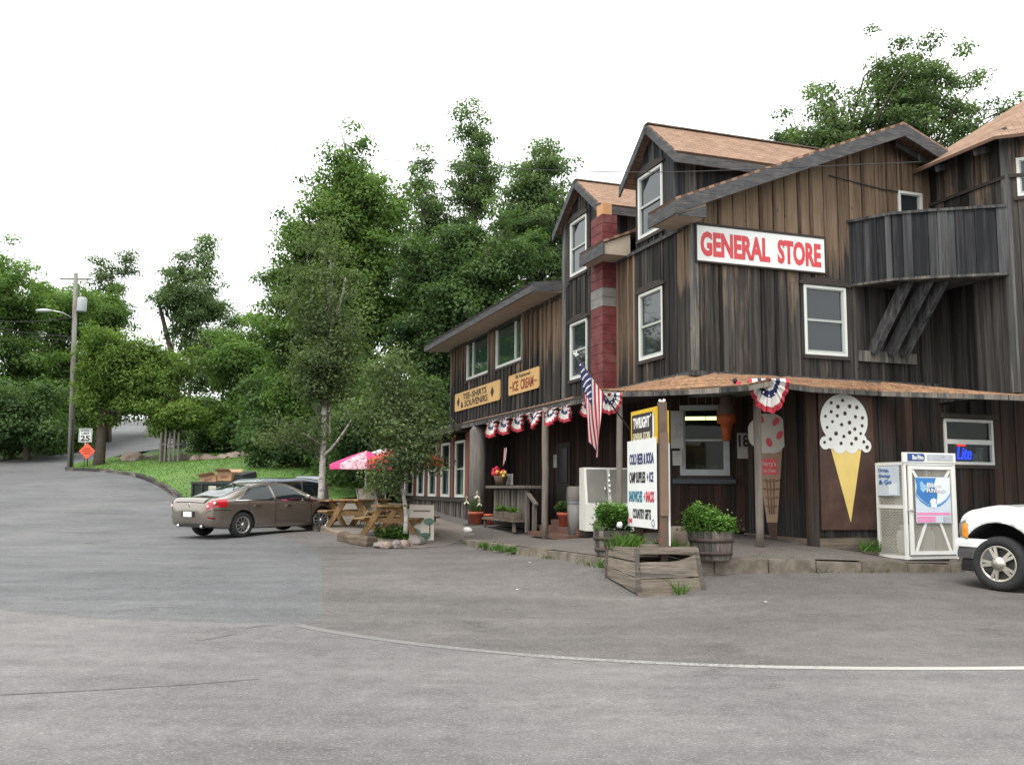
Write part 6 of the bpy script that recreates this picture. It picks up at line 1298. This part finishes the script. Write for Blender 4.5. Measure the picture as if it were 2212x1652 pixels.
def carton(P, rz, w, d, h, label, tilt=0., white=False):
    o = thing('carton', label, 'box', P, rz); mb = MB(); mb.box((-w/2, -d/2, 0), (w/2, d/2, h)); mb.build('box', CB, o)
    for sd in (-1, 1): mb = MB(); mb.hexa([(-w/2, sd*d/2, h), (w/2, sd*d/2, h), (w/2, sd*d/2*1.02, h+.01), (-w/2, sd*d/2*1.02, h+.01)], [(-w/2, sd*d/2*1.7, h+.09), (w/2, sd*d/2*1.7, h+.09), (w/2, sd*d/2*1.7, h+.1), (-w/2, sd*d/2*1.7, h+.1)]); mb.build('flap', CB, o)
    o.rotation_euler[1] = tilt
    mb = MB(); mb.box((-w/4, -d/2-.003, h*.3), (w/4, -d/2-.001, h*.6)); mb.build('print', M('carton print', (.22,.12,.07), .8, .2, 6), o); return o
ca = cos(radians(-22)); sa = sin(radians(-22))
dq = lambda x, y, z: (DP[0]+.82*(x*ca-y*sa), DP[1]+.82*(x*sa+y*ca), DP[2]+.8*z)
carton(dq(.15, .0, 1.3), radians(-20), .58, .5, .3, 'upright printed carton on top of the dumpster'); carton(dq(-.55, -.1, 1.22), radians(-28), .7, .42, .22, 'flattened carton leaning on the left side of the dumpster top', radians(-8))
# boulders along the lawn's top edge
for i, (x, y, Y, r, sq, lb) in enumerate(((290, 990, 54, .62, (1.25, .8, .8), 'large reddish boulder standing alone behind the speed sign tree'), (325, 996, 55, .4, (1.3, .8, .6), 'small boulder left of the lawn tree guard'), (372, 995, 53, .4, (1, .8, .6), 'small dark boulder right of the tree guard'), (395, 994, 53, .62, (1.3, .8, .6), 'long slanting boulder right of the lawn tree'), (425, 993, 52, .55, (1.5, .8, .55), 'brown boulder in the middle of the boulder row'), (451, 994, 52, .6, (1.3, .8, .62), 'pinkish boulder fourth from the right in the row'), (480, 994, 51.5, .5, (1.3, .8, .6), 'yellowish boulder third from the right in the row'), (512, 993, 51, .68, (1.3, .8, .7), 'tall brown boulder second from the right in the row'), (550, 992, 50.5, .55, (1.5, .8, .5), 'flat boulder at the right end of the row'))):
    P = atY(x, y, Y); rock((P[0], P[1], max(P[2], gz(P[0], P[1])+.15)), r*.82, sq, STONE, lb, i+20, 'boulder', 'boulder', 'boulders along the top of the lawn')
# bit of rail fence
s0 = atY(569, 1005, 45); s = thing('rail_fence', 'short broken grey rail fence at the right end of the lawn', 'fence', (s0[0], s0[1], gz(s0[0], s0[1])+.1), 0)
for x, h in ((0, 1.0), (.95, 1.35)): mb = MB(); mb.tube([(x, 0, 0), (x+.03, 0, h)], .06, 6); mb.build('post', LOGP, s)
for z0_, z1_ in ((.35, .6), (.9, 1.05)): mb = MB(); mb.tube([(0, 0, z0_), (.95, 0, z1_)], .045, 6); mb.build('rail', LOGP, s)
# street furniture
PB_ = atY(152, 1012, 54); Pz = gz(PB_[0], PB_[1]); s = thing('utility_pole', 'tall grey utility pole with transformer and street lamp arm by the lawn corner', 'utility pole', (PB_[0], PB_[1], Pz), 0)
tp_ = atY(164, 590, 54); dx, hh = tp_[0]-PB_[0], tp_[2]-Pz
PO = M('pole wood', (.23,.22,.21), .9, .2, 3, (4, 4, .4), .4, 20, dirt=(.12,.10,.085)); mb = MB(); mb.tube([(0, 0, -.2), (dx*.5, 0, hh*.5), (dx, 0, hh)], [.175, .15, .12], 10); mb.build('pole', PO, s)
mb = MB(); c = (dx*.88+.42, 0, hh*.80); mb.lathe([(0, 0), (.26, 0), (.27, .05), (.27, .75), (.2, .85), (0, .87)], c, 14); mb.tube([(c[0]-.1, 0, c[2]+.87), (c[0]-.1, 0, c[2]+1.1)], .04, 6); mb.build('transformer', M('transformer grey', (.33,.35,.36), .5, .06, 4), s)
mb = MB(); mb.bar((dx-.9, 0, hh-.35), (dx+.9, 0, hh-.35), .09, .11); mb.build('crossarm', PO, s)
ae = atY(112, 671, 53.4)-np.array([PB_[0], PB_[1], Pz]); a0_ = atY(158, 688, 54)-np.array([PB_[0], PB_[1], Pz]); ah = atY(78, 671, 53)-np.array([PB_[0], PB_[1], Pz])
mb = MB(); mb.tube([tuple(a0_), tuple((a0_+ae)/2+[0, 0, .1]), tuple(ae)], .04, 6); mb.build('lamp_arm', STEEL, s); mb = MB(); mid = (ae+ah)/2; mb.ball(tuple(mid), .5, 12, 8, (1.0, .35, .22)); mb.build('lamp_head', M('lamp head', (.42,.44,.45), .5, .06, 4), s)
mb = MB(); mb.tube([(.1, -.2, 0), (.1+dx*.2, -.19, hh*.25)], .05, 6); mb.build('cable_guard', BLACK, s)
P = atY(181, 1004, 52.5); g = gz(P[0], P[1]); s = thing('speed_sign', 'white SPEED LIMIT 25 sign on a post by the lawn tree', 'road sign', (P[0], P[1], g+.1), 0); k = 52.5/2030
zb_, zt_ = atY(181, 955, 52.5)[2]-g-.1, atY(181, 925, 52.5)[2]-g-.1; w = 14.5*k
mb = MB(); mb.tube([(0, .03, 0), (0, .03, zt_-.05)], .035, 6); mb.build('post', STEEL, s); mb = MB(); mb.box((-w, -.02, zb_), (w, 0, zt_)); mb.build('plate', M('road sign white', (.62,.64,.63), .5, .05, 4), s)
hz_ = zt_-zb_; text('lettering', 'SPEED', BLK, s, -w*.75, w*.75, zb_+hz_*.76, zb_+hz_*.90, -.021, .02, .006); text('lettering', 'LIMIT', BLK, s, -w*.6, w*.6, zb_+hz_*.56, zb_+hz_*.70, -.021, .02, .006); text('lettering', '25', BLK, s, -w*.7, w*.7, zb_+hz_*.10, zb_+hz_*.48, -.021, .03, .006)
mb = MB(); [mb.box(a, b) for a, b in (((-w+.03, -.026, zb_+.03), (w-.03, -.021, zb_+.055)), ((-w+.03, -.026, zt_-.055), (w-.03, -.021, zt_-.03)), ((-w+.03, -.026, zb_+.056), (-w+.05, -.021, zt_-.056)), ((w-.05, -.026, zb_+.056), (w-.03, -.021, zt_-.056)))]; mb.build('border', BLK, s)
P = atY(186, 1010, 52); g = gz(P[0], P[1]); s = thing('roadwork_sign', 'orange diamond roadwork sign on a short post below the speed sign', 'road sign', (P[0], P[1], g+.1), 0); zc_ = atY(186, 974, 52)[2]-g-.1; r = 17.5*52/2030
mb = MB(); mb.tube([(.05, .03, 0), (.0, .03, zc_)], .035, 6); mb.build('post', DARKFR, s); mb = MB(); mb.prism([(-r, zc_), (0, zc_-r), (r, zc_), (0, zc_+r)], -.02, .0); mb.build('plate', M('safety orange', (.78,.10,.04), .5, .05, 4), s)
for i, z in enumerate((.12, -.0, -.13)): mb = MB(); mb.box((-r*(.42 if i != 1 else .6), -.026, zc_+z-.03), (r*(.42 if i != 1 else .6), -.021, zc_+z+.03)); mb.build('legend_bar', M('dark red legend', (.30,.03,.02), .5, .1, 5), s)
P = atY(396, 985, 66); g = gz(P[0], P[1]); s = thing('utility_pole', 'distant thin utility pole standing between the trees by the curving road', 'utility pole', (P[0], P[1], g), 0); mb = MB(); mb.tube([(0, 0, 0), (.35, 0, 6.2), (.45, 0, 9)], [.16, .14, .12], 8); mb.build('pole', PO, s)
# wires
def cable(pts, r, label):
    mb = MB(); P = [Vector(atY(*p)) for p in pts]; Q = smooth([np.array(p) for p in P], 2); c = Q[0].copy(); mb.tube([tuple(q-c) for q in Q], r, 5); o = mb.build('overhead_wire', WIRE); o.location = tuple(c); return tag(o, label, 'wire')
cable([(-60, 235, 30), (200, 272, 27), (540, 313, 24), (800, 344, 21.5), (1100, 365, 18.7), (1340, 373, 16), (1480, 372, 15), (1700, 363, 15.3), (1990, 350, 15.9)], .008, 'long overhead wire crossing the sky to the store tower')
cable([(-60, 690, 45), (60, 697, 50), (158, 686, 54)], .02, 'thin wire sagging left from the pole below the lamp arm'); cable([(-60, 695, 45), (40, 718, 49), (155, 728, 54)], .03, 'thick telephone cable sagging left from the utility pole'); cable([(-60, 700, 45), (50, 728, 49), (156, 736, 54)], .02, 'lower thin telephone cable sagging left from the utility pole'); cable([(-60, 560, 44), (40, 585, 49), (150, 596, 54)], .015, 'top power line running left from the utility pole')
P1_ = FW_.pt(3.35, 7.35, .06); mb = MB(); pts = [FW_.pt(a, z, .05) for a, z in ((2.9, 7.42), (3.5, 7.36), (4.1, 7.30), (4.5, 7.29))]; mb.tube(pts, .012, 5); mb.build('wall_cable', WIRE, store)
# litter and leaves
for x, y, lb in ((1118, 1276, 'white scrap of litter on the lot left of the sign box'), (1145, 1217, 'white scrap of litter near the left kerb'), (1655, 1303, 'white scrap of litter on the lot in front of the barrel')):
    P = ong(x, y); mb = MB(); mb.add([(-.022, -.015, .022), (.02, -.018, .024), (.025, .015, .022), (-.018, .018, .028)], [(0, 1, 2, 3)]); o = mb.build('litter', WHITE); o.location = tuple(P); tag(o, lb, 'litter')
# ================================================================ TREES
LM = {'maple': leafmat('maple leaf', (.036,.078,.024), (.155,.245,.072), .46), 'dark': leafmat('dark maple leaf', (.027,.056,.025), (.108,.175,.066), .42), 'oak': leafmat('oak leaf', (.040,.074,.038), (.148,.215,.096), .44),
      'birch': leafmat('birch leaf', (.050,.075,.036), (.150,.200,.090), .42), 'lime': leafmat('fresh maple leaf', (.045,.095,.022), (.17,.25,.062), .44), 'pine': leafmat('pine needle', (.035,.06,.03), (.12,.165,.075), .25)}
def limb(mb, a, b, r0, r1, bend=.15, n=4, sides=5):
    a, b = np.array(a, float), np.array(b, float); L = np.linalg.norm(b-a); k = RNG.normal(0, bend*L*.35, 3); k[2] = abs(k[2])*.6
    mb.tube([tuple(a+(b-a)*i/n+k*sin(pi*i/n)) for i in range(n+1)], [r0+(r1-r0)*i/n for i in range(n+1)], sides)
def tree(name, label, px, py, Y, boxes, kindl, n_clump, per, size, tr, clump=.9, group='trees around the store', bark=BARK, sparse=1., base_z=None, trunk_pts=None, upsweep=False, flat_=.5):
    base = atY(px, py, Y); gzv = gz(base[0], base[1]); zb = gzv if base_z is None else base_z
    s = thing(name, label, 'tree', (base[0], base[1], zb), 0, group); org = np.array([base[0], base[1], zb]); k = Y/2030
    lob = []
    for x0, y0, x1, y1 in boxes:
        c = atY((x0+x1)/2, (y0+y1)/2, Y)-org; lob.append((c, (x1-x0)/2*k, (y1-y0)/2*k))
    vol = np.array([l[1]**1.3*l[2] for l in lob]); vol /= vol.sum(); top = max(l[0][2]+l[2] for l in lob)
    if trunk_pts: tp = [atY(x, y, Y2)-org for x, y, Y2 in trunk_pts]
    else:
        m0 = lob[0][0]; tp = [np.array([0, 0, -.25]), np.array([m0[0]*.12, 0, top*.3]), np.array([m0[0]*.45, 0, top*.6]), np.array([m0[0]*.8, 0, top*.86])]
    zz = np.array([p[2] for p in tp]); xx = np.array([p[0] for p in tp]); yy = np.array([p[1] for p in tp])
    mb = MB(); mb.tube([tuple(p) for p in smooth(tp, 1)], list(np.linspace(tr, tr*.22, len(smooth(tp, 1)))), 9); mb.build('trunk', bark, s)
    mb = MB(); C = []; R = []; NN = []; size = size*.74; nl = max(6, n_clump//5); cl = []
    for li in RNG.choice(len(lob), nl, p=vol):
        c, rx, rz = lob[li]; d = RNG.normal(size=3); d /= np.linalg.norm(d); d[2] = d[2]*.8+.15; ry = min(rx, 3.2 if Y > 30 else 1.6)*.9
        q = RNG.uniform(.2, 1)**.5*RNG.uniform(.95, 1.2); e = c+d*q*np.array([rx, ry, rz])
        h = np.clip(e[2]*RNG.uniform(.5, .82), zz[0]+.6, zz[-1]); a = np.array([np.interp(h, zz, xx), np.interp(h, zz, yy), h]); a = a+(c-a)*RNG.uniform(0, .5)*np.array([1, 1, .6]); L = np.linalg.norm(e-a)
        k = RNG.normal(0, .08*L, 3); k[2] = abs(k[2]); ax = lambda f: a+(e-a)*f+k*sin(pi*f)
        mb.tube([tuple(ax(f)) for f in (0, .33, .66, 1)], [tr*.2, tr*.13, tr*.08, tr*.03], 5)
        for f in RNG.uniform(.3, 1.04, 5)**.8: cl.append((ax(f)+RNG.normal(0, .16*clump+.05*L*f, 3), .55+.55*RNG.random()*(1.2-.5*f)))
    mb.build('limbs', BARK if bark is BARK else M('grey twig', (.16,.15,.14), .9, .3, 8), s)
    for c, sc_ in cl:
        r = clump*sc_*.95; m_ = max(8, int(per*1.9*RNG.uniform(.75, 1.25)*min(1.25, sc_**1.4))); p = RNG.normal(size=(m_, 3)); p /= np.linalg.norm(p, axis=1)[:, None]; p *= (RNG.uniform(0, 1, m_)**.45)[:, None]
        n_ = p.copy(); p *= r*np.array([1, 1, flat_]); p[:, 2] -= .22*(p[:, 0]**2+p[:, 1]**2)/max(r, .2)
        if upsweep: p[:, 2] += .5*np.abs(p[:, 0])
        C.append(p+c); NN.append(n_*1.1); tone = .45+RNG.normal(0, .17)+.18*(c[2]/top-.5); R.append(np.clip(tone+.22*n_[:, 2]+RNG.normal(0, .07, m_), 0, 1))  # clump tops paler, undersides darker: shading put into the leaf colour
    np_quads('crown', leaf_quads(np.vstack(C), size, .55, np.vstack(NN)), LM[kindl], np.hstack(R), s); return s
LIMBD = M('grey twig', (.13,.12,.11), .9, .3, 8)
G1 = 'forest trees along the side road'
tree('forest_tree', 'large dark roadside tree at the left edge of the photo', 20, 985, 64, [(-110,515,110,760),(-140,680,140,960),(-160,860,120,1000)], 'maple', 460, 110, .27, .35, 1.5, G1)
tree('forest_tree', 'dark roadside tree directly left of the utility pole', 120, 985, 70, [(50,560,215,740),(30,680,215,900),(60,860,240,985)], 'maple', 360, 110, .27, .3, 1.5, G1)
tree('forest_tree', 'roadside tree behind the utility pole top', 235, 960, 76, [(165,590,262,760),(170,700,300,880)], 'maple', 200, 110, .27, .25, 1.5, G1)
for q, (px_, Yq) in enumerate(((-230, 66), (-420, 60), (-640, 54))):
    tree('forest_tree', ['broad tree just beyond the left edge of the photo', 'second tree beyond the left edge of the photo', 'farthest tree beyond the left edge of the photo'][q], px_, 985, Yq, [(px_-120,540,px_+110,780),(px_-140,720,px_+130,980)], 'maple', 260, 95, .3, .3, 1.6, G1)
tree('ash_tree', 'tall airy tree with upswept branches right of the utility pole', 238, 900, 79, [(190,528,290,610),(205,585,280,680),(205,640,262,760)], 'pine', 62, 80, .24, .22, 1.2, G1, upsweep=True)
tree('forest_tree', 'shadowy broad tree low behind the left verge', 60, 985, 60, [(-120,800,130,990),(40,880,190,985)], 'dark', 220, 110, .26, .25, 1.4, G1)
tree('lawn_tree', 'rounded maple on the lawn behind the speed limit sign', 213, 1012, 53, [(165,705,330,880),(235,725,412,870),(165,830,258,925),(290,800,405,915),(200,690,320,780)], 'lime', 380, 100, .21, .36, 1.15, 'young trees on the lawn', flat_=.5)
tree('lawn_tree', 'small lawn tree with a slatted trunk guard', 350, 1000, 52, [(300,850,450,948),(320,835,425,900)], 'lime', 90, 95, .2, .24, 1.0, 'young trees on the lawn', flat_=.5)
P = atY(350, 1002, 51.6); g = gz(P[0], P[1])+.15; s = thing('tree_guard', 'grey slatted wooden guard around the small lawn tree trunk', 'tree guard', (P[0], P[1], g), 0)
for i in range(5): mb = MB(); mb.box((-.05+.24*i, -.35, 0), (.05+.24*i, -.3, 1.6+.15*(i % 2))); mb.build('slat', LOGP, s)
mb = MB(); mb.box((-.1, -.30, .9), (1.1, -.26, 1.0)); mb.build('rail', LOGP, s)
tree('pine_tree', 'ragged tree with a broken-topped side trunk behind the lawn', 395, 960, 66, [(370,492,490,600),(332,560,500,700),(390,630,530,780),(400,720,540,860)], 'oak', 260, 95, .22, .3, 1.25, G1, trunk_pts=[(385,990,66),(380,800,66),(352,690,66),(340,640,66)])
tree('forest_tree', 'mid green tree right of the ragged pine', 520, 990, 55, [(455,690,640,850),(430,800,650,985),(500,660,600,740)], 'maple', 320, 105, .22, .25, 1.25, G1)
tree('forest_tree', 'low dark tree behind the boulder row', 440, 990, 60, [(410,850,560,990)], 'dark', 130, 105, .22, .22, 1.2, G1)
tree('tall_maple', 'tallest bright green maple rising left of the store', 730, 1060, 42, [(648,300,800,480),(585,420,760,640),(515,590,700,800),(705,350,880,560),(650,520,870,760),(540,740,720,960),(700,720,860,900),(705,255,785,350),(560,540,640,640),(780,360,900,620),(820,560,930,760)], 'maple', 800, 100, .20, .4, 1.05)
tree('poplar_tree', 'thin sparse tree top between the tall maple and the poplar', 905, 1000, 52, [(872,320,950,430),(850,380,985,560),(840,460,960,660)], 'oak', 170, 78, .2, .2, .9)
tree('poplar_tree', 'tall thin poplar with the highest sparse top behind the store', 1020, 1000, 52, [(990,215,1050,330),(960,300,1095,430),(940,380,1120,620)], 'oak', 230, 70, .2, .22, .9)
tree('oak_tree', 'dense dark oak directly behind the chimney', 1170, 1000, 46, [(1105,285,1235,440),(1080,380,1275,580),(1080,540,1290,720),(1070,330,1160,480)], 'oak', 380, 100, .2, .35, 1.05)
tree('dark_maple', 'broad dark maple between the tall maple and the wing roof', 960, 1060, 40, [(870,440,1050,620),(880,560,1150,760),(950,470,1180,640),(830,650,1010,860),(1050,620,1220,760),(960,700,1100,900),(840,520,960,700)], 'dark', 560, 110, .19, .35, 1.0)
tree('dark_maple', 'shadowy maple filling the gap behind the small birch', 820, 1060, 36, [(730,760,960,980),(700,840,900,1060),(860,800,1000,960)], 'dark', 360, 110, .17, .25, .9)
tree('background_tree', 'green tree low behind the tall birch trunk', 640, 1050, 44, [(560,780,740,960),(540,880,760,1050),(600,700,760,860)], 'dark', 340, 110, .2, .25, 1.0)
tree('background_tree', 'large maple rising behind the store gable', 1905, 900, 36, [(1700,165,1850,330),(1860,75,2080,230),(1625,235,1800,330),(1800,180,2050,340),(2020,100,2130,230),(2060,180,2195,300),(1690,290,2110,460)], 'oak', 620, 95, .16, .4, .82)
tree('birch_tree', 'tall pale birch with forked white trunk by the picnic terrace', 693, 1088, 27, [(640,425,765,600),(600,540,800,720),(610,660,800,860),(545,860,700,1000),(700,900,770,980),(640,560,770,900)], 'birch', 360, 52, .115, .105, .75, 'birches at the terrace', BIRCHB, trunk_pts=[(693,1095,27),(697,1000,27),(700,900,27),(702,820,27),(705,740,27),(716,640,27),(716,590,27),(713,550,27)])
# extra visible birch stems
s = [o for o in bpy.data.objects if o.name == 'birch_tree'][0]; org = np.array(s.location); mb = MB()
for pts, r in (([(704,760,27),(722,690,26.8),(740,640,26.7),(746,600,26.7)], .06), ([(699,860,27),(684,780,27.2),(678,690,27.3),(676,620,27.4)], .05), ([(697,985,27),(720,965,26.6),(748,925,26.2),(760,905,26)], .045), ([(712,950,27.6),(714,880,27.6),(716,800,27.6)], .035), ([(697,960,27),(670,945,26.6),(655,935,26.4)], .03)):
    Q = smooth([atY(*p)-org for p in pts], 1); mb.tube([tuple(q) for q in Q], list(np.linspace(r, r*.4, len(Q))), 7)
mb.build('stems', BIRCHB, s)
tree('small_birch', 'young birch with leaning pale stem in the stone-edged bed', 876, 1148, 21.5, [(800,750,915,860),(745,830,955,960),(800,900,990,1010),(790,1000,890,1060),(850,985,960,1030)], 'birch', 260, 38, .098, .06, .55, 'birches at the terrace', BIRCHB, trunk_pts=[(876,1152,21.5),(878,1105,21.5),(866,1045,21.5),(862,980,21.5),(852,900,21.5),(850,820,21.5)])
# undergrowth masses behind the trunks
def mass(name, label, boxes, Y, n, size, km):
    C = []; R = []
    for (x0, y0, x1, y1), Yq in zip(boxes, Y):
        for _ in range(n):
            c = atY(random.uniform(x0, x1), random.uniform(y0, y1), Yq+random.uniform(-2.5, 2.5)); m_ = 46; C.append(RNG.normal(0, .55, (m_, 3))*[1, 1, .6]+c); R.append(np.clip(RNG.normal(.32, .15)+RNG.normal(0, .14, m_), 0, 1))
    V = leaf_quads(np.vstack(C), size, .5); o = np_quads(name, V, LM[km], np.hstack(R)); kind(o, 'stuff'); return tag(o, label, 'undergrowth')
mass('undergrowth', 'dark leafy undergrowth under the trees behind the lawn and store', [(430,900,560,985),(540,900,760,1060),(700,860,1000,1060),(-60,880,200,985),(860,600,1230,900),(560,820,720,960),(150,780,400,900)], [62,50,40,75,50,52,82], 230, .24, 'dark')
